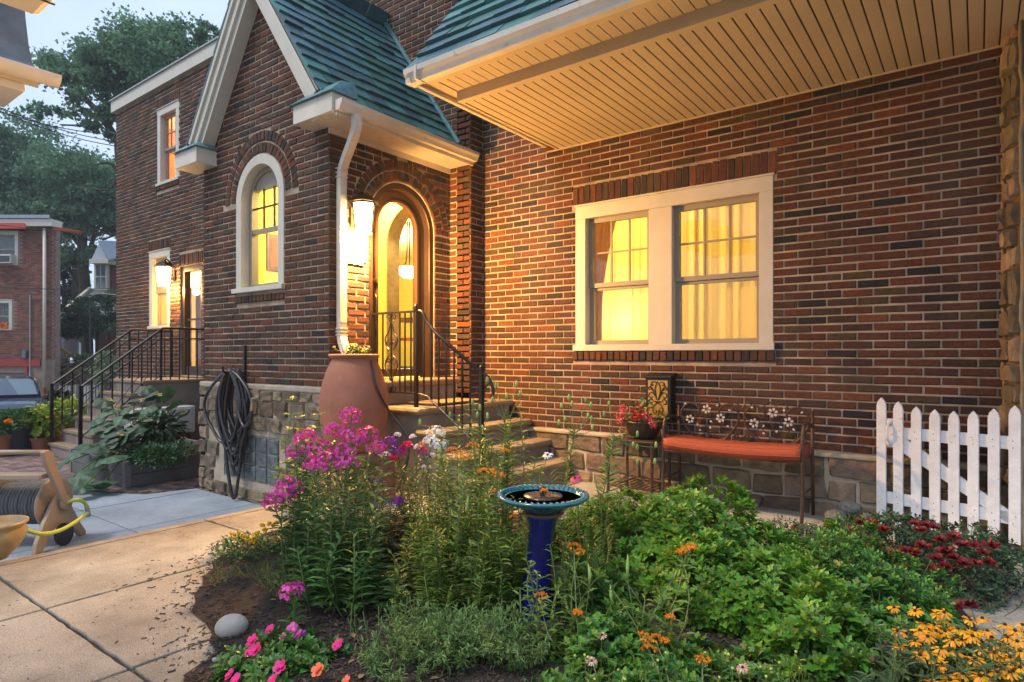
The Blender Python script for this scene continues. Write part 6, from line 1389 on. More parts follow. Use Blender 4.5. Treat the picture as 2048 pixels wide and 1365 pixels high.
for k in range(4): z = .50+k*.13; b = MB(); b.bar(cp(-.62,-2.285,z), cp(.62,-2.285,z), .03, .055, up=(0,0,1)); b.build('grille_bar', M_CHR, car)
b = MB(); b.prism([cp(-.66,-2.27,.42), cp(.66,-2.27,.42), cp(.66,-2.27,.95), cp(-.66,-2.27,.95)], -CF*.01); b.build('grille_mesh', M_IRON, car); b = MB(); b.bar(cp(-.9,-2.30,.36), cp(.9,-2.30,.36), .1, .12); b.build('bumper', M_CHR, car, bevel=.02)
for s in (-1,1):
    b = MB(); b.prism([cp(s*.68,-2.26,.72), cp(s*.90,-2.17,.74), cp(s*.92,-2.15,.90), cp(s*.68,-2.26,.92)], -CF*.03); b.build('headlight', mat('headlight_lens', (.7,.75,.8), .1, spec=.9), car); b = MB(); b.lathe([(.02,-.06),(.10,-.05),(.11,0),(.10,.05),(.02,.06)], cp(s*1.08,-.62,1.18), 14, R3(CF)); b.build('mirror', M_CAR, car)
    for l in (-1.45,1.4): b = MB(); b.lathe([(.1,-.11),(.33,-.11),(.36,-.06),(.36,.06),(.33,.11),(.1,.11)], cp(s*.88,l,.36), 24, R3(CR)); w_ = b.build('wheel', M_TY, car); b = MB(); b.lathe([(.02,0),(.22,.0),(.22,.02),(.02,.03)], cp(s*.995,l,.36), 16, R3(CR*s)); b.build('rim', M_CHR, w_)
CF, CR = CF0, CR0
# ---- overhead wires
for i, (ya, yb_, lab) in enumerate(((206,292,'upper thin black overhead wire crossing the sky at the left'),(212,300,'middle thin black overhead wire crossing the sky at the left'),(219,268,'lowest thin black overhead wire crossing the sky at the left'))):
    a = onD(-60, ya-16, 16); c = onD(300, yb_+i*2, 18); b = MB(); b.tube([a.lerp(c, k/10)+Zv*(-.25*math.sin(math.pi*k/10)) for k in range(11)], .012, 5); b.build('overhead_wire', M_IRON, None, loc=tuple(a), label=lab, cat='wire', group='overhead wires')
for (y0_, y1_, lab) in ((446,470,'thin service wire level with the neighbour roof'),(574,576,'thin service wire across the downspout of the neighbour house')):
    a = onD(-40,y0_,20); c = onD(262,y1_,21); b = MB(); b.tube([a.lerp(c, k/8)+Zv*(-.06*math.sin(math.pi*k/8)) for k in range(9)], .012, 5); b.build('service_wire', M_IRON, None, loc=tuple(a), label=lab, cat='wire')
# ================================================================ trees
M_BARK = mat('bark', (.055,.045,.035), .95, col2=(.03,.026,.022), vscale=6, bump=1, bscale=14)
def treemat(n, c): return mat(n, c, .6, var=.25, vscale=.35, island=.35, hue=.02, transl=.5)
def tree(label, base, trunk, blobs, nleaf, L, m, name='tree', rt=.3):
    """trunk: list of limbs (list of points, r0, r1); blobs: (centre, radii, share)"""
    base = Vector(base); t = thing(name, label, 'tree', tuple(base)); b = MB()
    for pts, r0, r1 in trunk:
        P = smoothcurve(pts, 5); b.tube(P, [r0+(r1-r0)*i/(len(P)-1) for i in range(len(P))], 7)
    b.build('trunk', M_BARK, t, smooth=True)
    tot = sum(w for _, _, w in blobs); Ps = []
    for c, r, w in blobs:
        n = int(nleaf*w/tot); nc = max(8, int(n/170)); d = RNG.normal(size=(nc,3)); d /= np.linalg.norm(d, axis=1)[:,None]
        cc_ = np.array(c)+d*np.array(r)*(RNG.random((nc,1))**.35); sz = .17*np.mean(r)*(.5+RNG.random((nc,1)))
        k = RNG.integers(0, nc, n); Ps.append(cc_[k]+RNG.normal(size=(n,3))*sz[k]*np.array([1,1,.55]))
    P = np.concatenate(Ps); n = len(P); d = RNG.normal(size=(n,3)); d /= np.linalg.norm(d, axis=1)[:,None]; e = RNG.normal(size=(n,3)); e -= d*(d*e).sum(1)[:,None]; e /= np.linalg.norm(e, axis=1)[:,None]; l = L*(.6+.8*RNG.random((n,1)))
    S = SC(); A = np.concatenate([P, d*l, e*l*1.1, np.cross(d,e)*l], axis=1); S.items['diam'] = A; S.build('crown', m, t); return t
def pt(px, py, d): return onD(px, py, d)
def wood(c, f=1.): return Vector(c)
T1 = 30
tb_ = pt(262,640,T1)
tree('tall spreading tree with a broad layered crown rising behind the wing roof', (tb_.x,tb_.y,-1.5),
     [([(tb_.x,tb_.y,-1.5), pt(262,520,T1), pt(250,380,T1), pt(240,290,T1)], .45, .25), ([pt(250,380,T1), pt(225,330,T1), pt(190,330,T1)], .12, .03), ([pt(240,290,T1), pt(200,230,T1), pt(150,180,T1), pt(100,150,T1)], .2, .05), ([pt(240,290,T1), pt(290,200,T1), pt(340,120,T1), pt(390,80,T1)], .22, .05), ([pt(243,340,T1), pt(215,380,T1), pt(160,370,T1)], .08, .02), ([pt(200,230,T1), pt(180,250,T1), pt(120,250,T1)], .1, .03)],
     [(pt(290,120,T1),(3.2,2.5,1.1),3), (pt(215,125,T1),(2.6,2.2,.9),2.2), (pt(370,85,T1),(2.0,2,.9),1.5), (pt(140,130,T1),(2.0,1.6,.7),1.3), (pt(170,170,T1),(2.0,1.6,.6),1.2), (pt(300,170,T1),(2.4,2,1.2),2), (pt(215,205,T1),(1.6,1.5,.5),.7), (pt(100,130,T1),(1.1,1,.4),.45), (pt(90,225,T1),(.8,.8,.35),.3), (pt(180,240,T1),(1.3,1.2,.5),.5), (pt(236,240,T1),(.9,1,1.3),.7), (pt(330,60,T1),(.8,.8,.5),.4), (pt(415,70,T1),(.8,.8,.4),.4)], 30000, .19, treemat('tree_leaf_a', (.13,.25,.14)))
T2 = 36; tb_ = pt(60,700,T2)
tree('dark full rounded tree filling the left edge above the neighbour house', (tb_.x,tb_.y,-2), [([(tb_.x,tb_.y,-2), pt(60,600,T2), pt(55,450,T2), pt(60,340,T2)], .5, .2), ([pt(55,450,T2), pt(20,380,T2)], .2, .05), ([pt(57,430,T2), pt(110,380,T2)], .2, .05)],
     [(pt(40,300,T2),(2.8,2.4,1.8),2), (pt(-10,370,T2),(3,2.4,2.6),2), (pt(60,390,T2),(3.2,2.6,2.4),2.4), (pt(85,440,T2),(2.6,2,1.4),1.3)], 26000, .2, treemat('tree_leaf_b', (.11,.21,.13)))
T3 = 34; tb_ = pt(175,720,T3)
tree('mid green tree with open lower branches showing bright sky, left of the wing corner', (tb_.x,tb_.y,-1.5), [([(tb_.x,tb_.y,-1.5), pt(172,600,T3), pt(165,500,T3), pt(170,420,T3)], .35, .2), ([pt(168,540,T3), pt(190,470,T3), pt(215,420,T3), pt(235,360,T3)], .14, .04), ([pt(166,500,T3), pt(130,450,T3), pt(115,400,T3)], .13, .03), ([pt(172,620,T3), pt(150,560,T3), pt(112,500,T3)], .15, .04), ([pt(165,480,T3), pt(185,440,T3), pt(200,380,T3)], .08, .03), ([pt(205,480,T3), pt(228,470,T3), pt(246,450,T3)], .06, .03)],
     [(pt(150,360,T3),(2.6,2.2,1.9),2.2), (pt(205,370,T3),(2.4,2,1.8),2), (pt(225,430,T3),(1.4,1.4,1.0),1), (pt(130,430,T3),(1.8,1.6,1.1),1.2), (pt(180,440,T3),(2.2,1.8,.9),1.2), (pt(150,510,T3),(1.0,1,.5),.4), (pt(190,500,T3),(1.1,1,.6),.5), (pt(125,520,T3),(.8,.8,.6),.35)], 27000, .18, treemat('tree_leaf_c', (.12,.24,.14)))
T4 = 26; tb_ = pt(200,735,T4)
tree('small soft leaved bluish green tree before the distant house', (tb_.x,tb_.y,-1.), [([(tb_.x,tb_.y,-1.), pt(198,690,T4), pt(195,640,T4)], .14, .06), ([pt(197,680,T4), pt(170,640,T4)], .06, .02), ([pt(197,670,T4), pt(225,620,T4)], .06, .02)], [(pt(205,610,T4),(1.2,1.,.6),1.4), (pt(160,650,T4),(1.1,1,.55),1), (pt(225,590,T4),(.7,.7,.4),.7), (pt(225,650,T4),(.7,.7,.5),.6), (pt(185,630,T4),(1.1,.9,.6),1)], 9000, .11, treemat('tree_leaf_d', (.05,.12,.075)))
T5 = 40; tb_ = pt(130,700,T5)
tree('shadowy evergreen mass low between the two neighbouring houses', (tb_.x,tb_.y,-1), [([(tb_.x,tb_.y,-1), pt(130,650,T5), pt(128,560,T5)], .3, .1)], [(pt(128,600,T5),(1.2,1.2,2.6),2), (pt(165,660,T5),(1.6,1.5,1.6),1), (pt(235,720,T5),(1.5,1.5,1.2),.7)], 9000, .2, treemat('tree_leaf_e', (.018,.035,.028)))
# shrubs and vines on the wall top
leafmass('hanging_vine', 'pale leafy vine cascading over the retaining wall behind the railing', 'shrub', onD(212,745,23.2), (.55,.4,.75), 900, 'oval', .16, mat('vine_leaf', (.20,.27,.14), .6, island=.5, transl=.3))
leafmass('low_hedge', 'low bright green shrub on top of the retaining wall', 'shrub', onD(170,722,24.2), (.6,.4,.2), 500, 'oval', .12, M_MAR)
leafmass('low_hedge', 'dark green ground shrub at the foot of the retaining wall beside the white downspout', 'shrub', onD(115,800,16.5), (.35,.3,.22), 400, 'oval', .1, MATS['dark_leaf'])
# ================================================================ the flower bed
def gnd(x, y): return G + (.004 + min(.055, beddist(x, y)*.11) if inbed(x, y) else 0)
def under(px, d): r = ray(px, HY)*d; return Vector((r.x, r.y, gnd(r.x, r.y)))
def at(px, py, d): return onD(px, py, d)
M_CHR = mat('mum_leaf', (.09,.235,.018), .48, var=.25, vscale=4, island=.4, hue=.025, transl=.32)
M_CHD = mat('mum_leaf_blue', (.055,.18,.03), .48, var=.25, vscale=4, island=.4, hue=.025, transl=.3)
M_PHX = mat('phlox_leaf', (.06,.15,.028), .45, var=.3, vscale=5, island=.45, hue=.02, transl=.3)
M_BFW = mat('milkweed_leaf', (.13,.21,.028), .5, var=.3, vscale=5, island=.5, hue=.03, transl=.35)
M_LIL = mat('lily_leaf', (.13,.20,.035), .45, var=.3, vscale=7, island=.4, hue=.03, transl=.35)
M_DRK = mat('mixed_leaf', (.05,.085,.03), .5, var=.4, vscale=7, island=.55, hue=.05, transl=.3)
M_SMALL = mat('boxy_leaf', (.05,.18,.03), .45, var=.3, vscale=5, island=.45, hue=.02, transl=.3)
M_LAV = mat('lavender_leaf', (.13,.23,.065), .6, var=.25, vscale=8, island=.35, hue=.03, transl=.3)
M_SAGE = mat('grey_leaf', (.10,.15,.085), .6, var=.3, vscale=8, island=.45, hue=.03, transl=.3)
M_LIGHT = mat('light_leaf', (.16,.28,.05), .45, var=.3, vscale=8, island=.4, hue=.03, transl=.4)
M_MAG = mat('magenta_petal', (.72,.08,.42), .5, var=.2, vscale=12, island=.35, hue=.025, transl=.3)
M_PUR = mat('purple_petal', (.30,.04,.42), .5, island=.3, hue=.03, transl=.3)
M_HOT = mat('hot_pink_petal', (.70,.012,.20), .5, island=.25, hue=.02, transl=.25)
M_CORAL = mat('salmon_petal', (.85,.16,.07), .5, island=.2, transl=.25)
M_ORW = mat('milkweed_orange', (.82,.30,.015), .55, island=.3, hue=.02, transl=.25)
M_WHT = mat('white_petal', (.75,.78,.80), .5, island=.12, transl=.25)
M_YEL = mat('yellow_petal', (.85,.60,.02), .5, island=.25, transl=.25)
M_GOLD = mat('gold_petal', (.80,.34,.004), .5, island=.25, hue=.015, transl=.25)
M_DKR = mat('deep_red_petal', (.17,.004,.010), .55, island=.5, hue=.01, transl=.2)
M_CONE = mat('dark_cone', (.025,.010,.006), .8)
M_BUD = mat('green_pod', (.25,.38,.08), .5, island=.25)
M_CHL = mat('mum_young_leaf', (.15,.31,.03), .45, var=.25, vscale=6, island=.35, hue=.03, transl=.35)
def mound(label, c, s, n, m, L=.05, name='chrysanthemum_bush', group=None, t='lobed', k=7, floor=-.2, young=None):
    c = Vector(c); th_ = thing(name, label, 'bush', (c.x, c.y, G), group); S = SC(); ST = SC(); SY = SC(); young = young or (M_CHL if m in (M_CHR, M_CHD, M_SMALL) else m)
    for i in range(n):
        d = rdir(floor, 1); lump = 1+.17*math.sin(d.x*6+c.x*9)+.14*math.sin(d.y*8+c.y*5)+.09*math.sin(d.z*9+d.x*6)-.10*(math.sin(d.x*13+d.y*11+c.x*3) > .72); r = lump*(.97 if random.random() < .68 else rnd(.62,.95))
        p = c+Vector((d.x*s[0]*r, d.y*s[1]*r, d.z*s[2]*r))
        if p.z < G+.02: p.z = G+rnd(.02,.06)
        u = (d*.75+Vector((0,0,.75))+rdir()*.25).normalized(); a = u.orthogonal().normalized(); b_ = u.cross(a); ph = rnd(0,6.28); sz = L*rnd(.55,1.35)
        if i % 5 == 0: ST.seg(p-u*.09, p, .0016)
        for q in range(k):
            aa = ph+q*2.4; out = a*math.cos(aa)+b_*math.sin(aa); tl = .25+.65*q/k; ld = out*(1-tl*.55)+u*(.15+tl*.75); (SY if (q >= k-2 or (q >= k-4 and i % 3 == 0)) and d.z > -.1 else S).leaf(t, p-u*(.035*(1-q/k)), ld, u, sz*(1.15-.55*q/k), roll=rnd(-.3,.3))
    S.build('foliage', m, th_); SY.build('pale_leaves', young, th_); ST.build('stems', M_STEM, th_)
    # woody centre so that no light passes under
    b = MB(); V, F = ball(14, 8); W = [c+Vector((v[0]*s[0]*.52, v[1]*s[1]*.52, v[2]*s[2]*.5))*1 for v in V]; W = [Vector((p.x,p.y,max(p.z,G+.01))) for p in W]
    S3 = SC()
    for i in range(n//2): d = rdir(-.2,1); r = rnd(.3,.75); p = c+Vector((d.x*s[0]*r, d.y*s[1]*r, max(G+.02-c.z, d.z*s[2]*r))); S3.leaf(t, p, rdir(), rdir(), L*1.2)
    S3.build('inner_foliage', m, th_); return th_
mound('large bright green lobed leaved chrysanthemum mound directly right of the bird bath', Vector((*at(1372,1000,3.55).xy, -1.17)), (.66,.50,.37), 1500, M_CHR)
mound('rounded green chrysanthemum mound at the centre front, below the largest one', Vector((*at(1470,1000,2.95).xy, -1.17)), (.36,.30,.27), 620, M_CHR)
mound('green chrysanthemum mound low at the right front, beside the black eyed daisies', Vector((*at(1640,1000,2.55).xy, -1.24)), (.27,.27,.27), 520, M_CHR)
mound('low bluish green mound in front of the blue pedestal', Vector((*at(1240,1000,2.50).xy, -1.27)), (.33,.26,.19), 560, M_CHD)
mound('small leafy clump tucked against the right side of the blue pedestal', Vector((*at(1195,1000,3.0).xy, -1.17)), (.18,.2,.20), 200, M_CHD)
mound('dark green clump with dim leaves filling the gap behind the right front mound', Vector((*at(1760,1000,2.75).xy, -1.28)), (.3,.3,.24), 300, M_CHD)
mound('fine leaved dense green bush between the chrysanthemums and the red blooms', Vector((*at(1690,1000,3.15).xy, -1.16)), (.40,.40,.27), 1500, M_SMALL, L=.026, name='small_leaf_bush', t='oval', k=8)
mound('yellowish fine foliage behind the largest mound near the bench leg', Vector((*at(1620,1000,3.9).xy, -1.2)), (.36,.26,.15), 600, M_SAGE, L=.022, name='small_leaf_bush', t='oval', k=7)
# ---- tall stems
def stemline(base, tip, bend=.06, n=5):
    base = Vector(base); tip = Vector(tip); s = Vector((rnd(-1,1), rnd(-1,1), 0))*bend; return [base.lerp(tip, k/n)+s*math.sin(math.pi*k/n) for k in range(n+1)]
def along(P, t):
    k = t*(len(P)-1); i = min(int(k), len(P)-2); return P[i].lerp(P[i+1], k-i), (P[i+1]-P[i]).normalized()
def whorled(S, P, t0, t1, n, L, t='lance', per=2, droop=-.1, up=.35, W=None, ph0=None):
    ph = rnd(0,6.28) if ph0 is None else ph0
    for i in range(n):
        f = t0+(t1-t0)*i/max(1,n-1); p, d = along(P, f); ph += 1.57 if per == 2 else 2.1
        for k in range(per):
            a = ph+k*2*math.pi/per+rnd(-.3,.3); o = Vector((math.cos(a), math.sin(a), up+rnd(droop,.15))); S.leaf(t, p, o, (0,0,1), L*rnd(.7,1.15)*(1-.35*f), roll=rnd(-.4,.4))
def floret(F, p, n, r, t='wide', k=5):
    n = Vector(n).normalized(); a = n.orthogonal().normalized(); b_ = n.cross(a); ph = rnd(0,6.28)
    for q in range(k):
        aa = ph+q*2*math.pi/k; o = a*math.cos(aa)+b_*math.sin(aa); F.leaf(t, p, o+n*.25, n, r)
def phlox(label, heads, m, d=3.6, spread=.15, L=.10, group=None, name='garden_phlox', mleaf=None, nl=17, size=.055):
    xs = [h[0] for h in heads]; b0 = under(sum(xs)/len(xs), d); t = thing(name, label, 'flowering plant', tuple(b0), group); S = SC(); ST = SC()
    for (px, py, dd, r) in heads:
        tip = at(px, py, dd); u = under(px, dd); base = b0.lerp(u, .45)+Vector((rnd(-spread,spread)*.4, rnd(-spread,spread)*.4, 0)); base.z = b0.z; P = stemline(base, tip+Vector((0,0,-r*.4))); ST.stem(P, .0036); whorled(S, P, .12, .92, nl, L)
        F = SC()
        for i in range(int(30*(r/size)**1.5)+12):
            q = rdir(-.35,1); p = tip+Vector((q.x*r, q.y*r, q.z*r*.85)); floret(F, p, q+rdir()*.35, rnd(.010,.0145))
        F.build('flower_head', m, t)
        for i in range(10): q = rdir(.0,1); ST.seg(tip+Vector((0,0,-r*.6)), tip+q*r*.9, .0012)
    S.build('leaves', mleaf or M_PHX, t); ST.build('stems', M_STEM, t); return t
phlox('tallest magenta phlox, its broad flower heads overlapping the terracotta barrel', [(700,835,3.75,.070),(672,862,3.7,.065),(735,872,3.75,.065),(705,880,3.6,.075),(752,900,3.7,.06),(690,905,3.5,.06)], M_MAG)
phlox('magenta phlox with rounded heads left of the tallest one, below the hose nozzle', [(612,878,3.75,.070),(640,902,3.6,.075),(588,905,3.65,.055),(655,925,3.45,.07),(695,930,3.4,.06),(628,930,3.45,.06)], M_MAG, L=.11)
phlox('pink phlox leaning out over the pale paving at the left of the bed', [(565,992,3.35,.075),(548,1005,3.3,.055),(590,975,3.4,.045),(572,968,3.4,.045)], M_MAG, d=3.15, L=.09)
phlox('small low phlox with one pink head just above the egg shaped boulder', [(580,1186,2.75,.045),(592,1180,2.8,.035)], M_MAG, d=2.8, L=.075, nl=9)
phlox('violet phlox low among dark leaves behind the tallest phlox', [(778,888,4.0,.055),(790,905,3.95,.045),(750,965,3.9,.04),(795,1005,3.7,.035),(745,1010,3.6,.03)], M_PUR, d=3.9, nl=12)
phlox('white phlox before the landing corner', [(872,868,4.3,.065),(862,885,4.25,.055),(882,892,4.2,.05)], M_WHT, d=4.2, nl=10)
phlox('bushy dark leaved stems without flowers at the centre of the phlox group', [(640,985,3.3,.01),(690,990,3.25,.01),(735,1010,3.3,.01),(665,1050,3.1,.01),(705,1060,3.05,.01),(620,1040,3.15,.01),(760,1060,3.2,.01),(740,1100,3.0,.01),(650,1110,2.95,.01),(600,1100,3.05,.01)], M_PHX, d=3.15, L=.12, nl=18)
# light maple like leaves left of the phlox
def leafy(label, name, tips, d, L, t, m, nl=12, per=2, up=.3, cat='plant', group=None, r=.003, b0=None, spread=.4, W=None):
    xs = [h[0] for h in tips]; b = b0 or under(sum(xs)/len(xs), d); th_ = thing(name, label, cat, tuple(b), group); S = SC(); ST = SC()
    for h in tips:
        tip = at(h[0], h[1], h[2]); base = b.lerp(under(h[0], h[2]), spread); base.z = b.z; P = stemline(base, tip, .05); ST.stem(P, r); whorled(S, P, .1, 1, nl, L, t, per, up=up)
    S.build('leaves', m, th_); ST.build('stems', M_STEM, th_); return th_
leafy('tall plant with pale lobed leaves against the stone base left of the phlox', 'maple_leaved_plant', [(585,800,4.3),(600,835,4.2),(570,880,4.1),(610,860,4.2),(560,940,4.0),(590,960,3.9),(640,830,4.3)], 4.1, .12, 'lobed', M_LIGHT, 9)
leafy('dense dark leafy growth below the barrel with a few red tinted leaves', 'dahlia_plant', [(790,930,4.2),(820,950,4.1),(850,940,4.0),(760,950,4.1),(800,990,3.9),(840,1000,3.8),(780,1030,3.7),(820,1050,3.6),(870,985,3.9),(860,1040,3.7),(760,1080,3.5),(800,1090,3.4),(845,1090,3.4)], 3.8, .085, 'lance', M_DRK, 16, 3)
F = SC(); H = thing('zinnia', 'magenta and white zinnias with orange centres in a row before the barrel foot', 'flowering plant', tuple(under(820,4.1))); S = SC(); ST = SC()
for (px, py, m_, r) in ((800,905,M_HOT,.05),(815,893,M_HOT,.045),(790,920,M_HOT,.045),(845,903,M_HOT,.04),(856,915,M_PUR,.03),(773,912,M_WHT,.035),(826,876,M_WHT,.03),(795,872,M_WHT,.03),(836,897,M_WHT,.035),(865,912,M_WHT,.025),(848,935,M_WHT,.02)):
    p = at(px, py, 4.05); P = stemline(under(820,4.1)+Vector((rnd(-.1,.1),rnd(-.1,.1),0)), p); ST.stem(P, .0025); whorled(S, P, .2,.9, 6, .07); f = SC()
    for k in range(34): q = rdir(-.1,1); f.leaf('wide', p+q*r*.3, q, rdir(), r*.6)
    f.build('blossom', m_, H)
S.build('leaves', M_DRK, H); ST.build('stems', M_STEM, H)
# ---- orange milkweed
def weed(label, heads, d, group='orange butterfly weeds', L=.085, base=None, extra=(), nl=16, m=None, per=2, rr=.03):
    b = base or under(sum(h[0] for h in heads)/len(heads), d); t = thing('butterfly_weed', label, 'flowering plant', tuple(b), group); S = SC(); ST = SC(); F = None
    for h in heads:
        tip = at(h[0], h[1], h[2]); bs = b+Vector((rnd(-.07,.07), rnd(-.07,.07), 0)); P = stemline(bs, tip, .08); ST.stem(P, .0028); whorled(S, P, .1, .95, nl, L, per=per)
        r = h[3] if len(h) > 3 else rr; f = SC()
        for i in range(26):
            q = rdir(-.1,1); p = tip+Vector((q.x*r, q.y*r, q.z*r*.6)); f.seg(p, p+q*.006+Vector((0,0,.006)), .0022); floret(f, p+Vector((0,0,.006)), q+Vector((0,0,.6)), .0065, 'diam', 5)
        f.build('flower_cluster', M_ORW, t)
    for (px, py, dd) in extra: P = stemline(b+Vector((rnd(-.1,.1), rnd(-.1,.1), 0)), at(px, py, dd), .08); ST.stem(P, .0026); whorled(S, P, .05, 1, nl, L, per=per)
    S.build('leaves', m or M_BFW, t); ST.build('stems', M_STEM, t); return t
weed('tall orange butterfly weed crowded with narrow leaves, left of the bird bath', [(905,905,3.5,.035),(925,912,3.4,.04),(945,895,3.45,.035),(1010,905,3.6,.022),(845,893,3.6,.028),(930,920,3.35,.03)], 3.3, base=under(905,3.25), extra=[(880,960,3.3),(860,1000,3.2),(900,950,3.3),(930,960,3.2),(850,1050,3.1),(880,1080,3.0),(960,980,3.2),(940,1040,3.0),(820,1010,3.2),(905,1000,3.1),(835,1110,2.95),(900,1120,2.85)], nl=20)
weed('orange butterfly weed touching the left rim of the bird bath', [(985,948,3.3,.028),(1000,955,3.3,.025),(965,945,3.35,.025),(1030,1038,3.2,.025),(985,985,3.2,.018)], 3.1, base=under(975,3.05), extra=[(1000,1050,3.0),(960,1010,3.05),(980,1080,2.9),(1010,1110,2.9),(940,1090,2.9),(990,1150,2.8),(950,1160,2.75),(1020,1000,3.1)], nl=19)
weed('orange butterfly weed on long arching stems before the blue pedestal', [(1148,1097,2.75,.026),(1160,1108,2.72,.02),(1082,1196,2.6,.024),(1088,985,2.9,.016),(1155,1228,2.5,.016)], 2.6, base=under(1150,2.5), extra=[(1060,1130,2.7),(1200,1150,2.6),(1110,1180,2.6)], nl=10)
weed('orange butterfly weed with a leaning double head over the large mound', [(1383,1098,2.75,.026),(1362,1107,2.73,.02),(1340,1238,2.4,.015),(1372,1102,2.75,.022)], 2.5, base=under(1290,2.45), extra=[(1250,1160,2.5),(1290,1200,2.45),(1225,1180,2.5),(1320,1190,2.5)], nl=10)
weed('orange butterfly weed cluster lowest at the front centre with three lumps', [(1285,1278,2.25,.024),(1312,1282,2.25,.022),(1298,1300,2.22,.026),(1328,1285,2.26,.015)], 2.2, base=Vector((*under(1300,2.15).xy, G)), nl=7, L=.11, m=M_CHD)
weed('single orange butterfly weed bloom near the bottom edge, right of the three lumped one', [(1405,1325,2.2,.028)], 2.15, base=Vector((*under(1405,2.1).xy, G)), nl=5, L=.09, m=M_CHD)
# seed pods on the milkweed
sp_ = thing('seed_pod', 'upright slender green seed pods standing between the mounds', 'seed pods', tuple(under(1260,2.5))); b = MB()
for (px, py, L_) in ((1255,1135,.11),(1222,1190,.08),(1180,1150,.09),(1235,1260,.07),(935,1010,.09),(1040,1095,.07)): p = at(px, py, 2.55 if px > 1100 else 3.0); b.tube([p+Vector((rnd(-.01,.01),0,-L_/2)), p, p+Vector((rnd(-.01,.01),0,L_/2))], [.003,.008,.001], 6)
b.build('pods', M_BUD, sp_, smooth=True, kind='stuff'); ST = SC()
for (px, py) in ((1255,1160),(1222,1210),(1180,1175)): ST.stem(stemline(under(px,2.55), at(px,py,2.55)), .002)
ST.build('stalks', M_STEM, sp_)
# ---- lilies gone to pod
def lily(label, base, tip, pods, nl=34, L=.11):
    t = thing('lily', label, 'lily', tuple(base), 'tall lilies with green pods'); S = SC(); ST = SC(); PD = MB(); P = stemline(base, tip, .04, 8); ST.stem(P, .0045); whorled(S, P, .12, .97, nl, L, 'lance', 3, up=.45)
    for (px, py, dd) in pods:
        q = at(px, py, dd); f = rnd(.88,1.); p, _ = along(P, f); mid = p.lerp(q, .6)+Vector((0,0,-.01)); ST.stem([p, mid, q+Vector((0,0,-.02))], .0022); PD.tube([q+Vector((0,0,-.022)), q+Vector((0,0,-.012)), q+Vector((0,0,.012)), q+Vector((0,0,.02))], [.003,.0095,.008,.002], 7)
    S.build('leaves', M_LIL, t); ST.build('stems', M_STEM, t); PD.build('pods', M_BUD, t, smooth=True, kind='stuff')
def lz(px, d): return under(px, d)
lily('tall lily with the highest pods, rising before the newel post', lz(1000,3.7), at(1008,830,3.75), [(975,760,3.75),(992,772,3.75),(1033,768,3.75),(1040,788,3.75),(1013,792,3.75),(985,800,3.75)])
lily('lily with a narrow crown of pods left of the newel post', lz(965,3.6), at(962,850,3.7), [(945,805,3.7),(955,830,3.7),(975,832,3.7),(960,815,3.7),(840,845,3.8),(900,830,3.8)])
lily('wide headed lily standing against the brick between steps and side table', lz(1105,3.9), at(1150,860,4.0), [(1123,812,4),(1138,795,4),(1144,808,4),(1172,800,4),(1182,810,4),(1176,832,4),(1183,838,4),(1185,855,4),(1118,845,4),(1130,838,4)])
lily('leaning lily in front of the iron side table', lz(1175,3.5), at(1228,870,3.9), [(1218,808,3.9),(1208,828,3.9),(1275,868,3.9),(1312,890,3.9),(1275,895,3.9),(1267,890,3.9),(1310,923,3.9),(1275,925,3.9)], nl=40)
leafy('grassy narrow leaved lily shoots right behind the bird bath', 'lily_shoots', [(1190,960,3.6),(1160,985,3.6),(1215,1010,3.5),(1235,990,3.6),(1130,960,3.7),(1180,1040,3.3),(1210,1060,3.2),(1100,950,3.8),(1240,940,3.8)], 3.45, .13, 'blade', M_LIL, 22, 3)
# low silvery groundcover behind the bath
leafmass('silver_groundcover', 'pale silvery low groundcover behind the bird bath stem', 'ground cover plant', Vector((*under(1180,4.1).xy, G+.10)), (.42,.3,.14), 1800, 'oval', .028, mat('silver_leaf', (.36,.40,.34), .6, island=.4, transl=.2))
leafmass('silver_groundcover', 'fine grey foliage left of the bird bath pedestal under the milkweed', 'ground cover plant', Vector((*under(1010,3.6).xy, G+.09)), (.3,.3,.13), 900, 'oval', .03, M_SAGE)
# single daisies between
def daisy(F, Cn, p, n, r, k=12, droop=.2, t='petal'):
    n = Vector(n).normalized(); a = n.orthogonal().normalized(); b_ = n.cross(a); ph = rnd(0,6.28)
    for q in range(k): aa = ph+q*2*math.pi/k+rnd(-.08,.08); o = a*math.cos(aa)+b_*math.sin(aa); F.leaf(t, p+o*r*.15, o-n*rnd(0,droop*2), n, r*rnd(.8,1.05))
    Cn.add('ball', p+n*r*.06, a*r*.24, b_*r*.24, n*r*.22)
def single(label, px, py, d, m, r, name='daisy', k=12, base=None):
    b = base or under(px, d); t = thing(name, label, 'flower', tuple(b)); ST = SC(); S = SC(); F = SC(); Cn = SC(); p = at(px, py, d); P = stemline(b, p, .05); ST.stem(P, .002); whorled(S, P, .1,.7, 5, .07); daisy(F, Cn, p, (rnd(-.3,.3), -.5, 1), r, k); F.build('petals', m, t); Cn.build('centre', M_CONE, t); S.build('leaves', M_BFW, t); ST.build('stem', M_STEM, t)
single('lone white daisy like bloom before the lowest step', 1095, 910, 4.0, M_WHT, .035); single('lone scarlet bloom on a thin stem before the lowest step', 1150, 957, 3.9, M_HOT, .038)
M_STRIPE = mat('striped_petal', (.62,.52,.40), .5, island=.3, col2=(.35,.03,.04), vscale=90)
single('small cream and maroon daisy above the bottom edge, nearest the blue pedestal', 1204, 1270, 2.35, M_STRIPE, .020); single('small cream and maroon daisy at the bottom edge, left of the three lumped orange bloom', 1183, 1322, 2.2, M_STRIPE, .020); single('small cream and maroon daisy at the bottom edge, right of the single orange bloom', 1485, 1335, 2.2, M_STRIPE, .022)
single('maroon daisy before the bench leg', 1590, 1053, 4.0, M_DKR, .035, k=22)
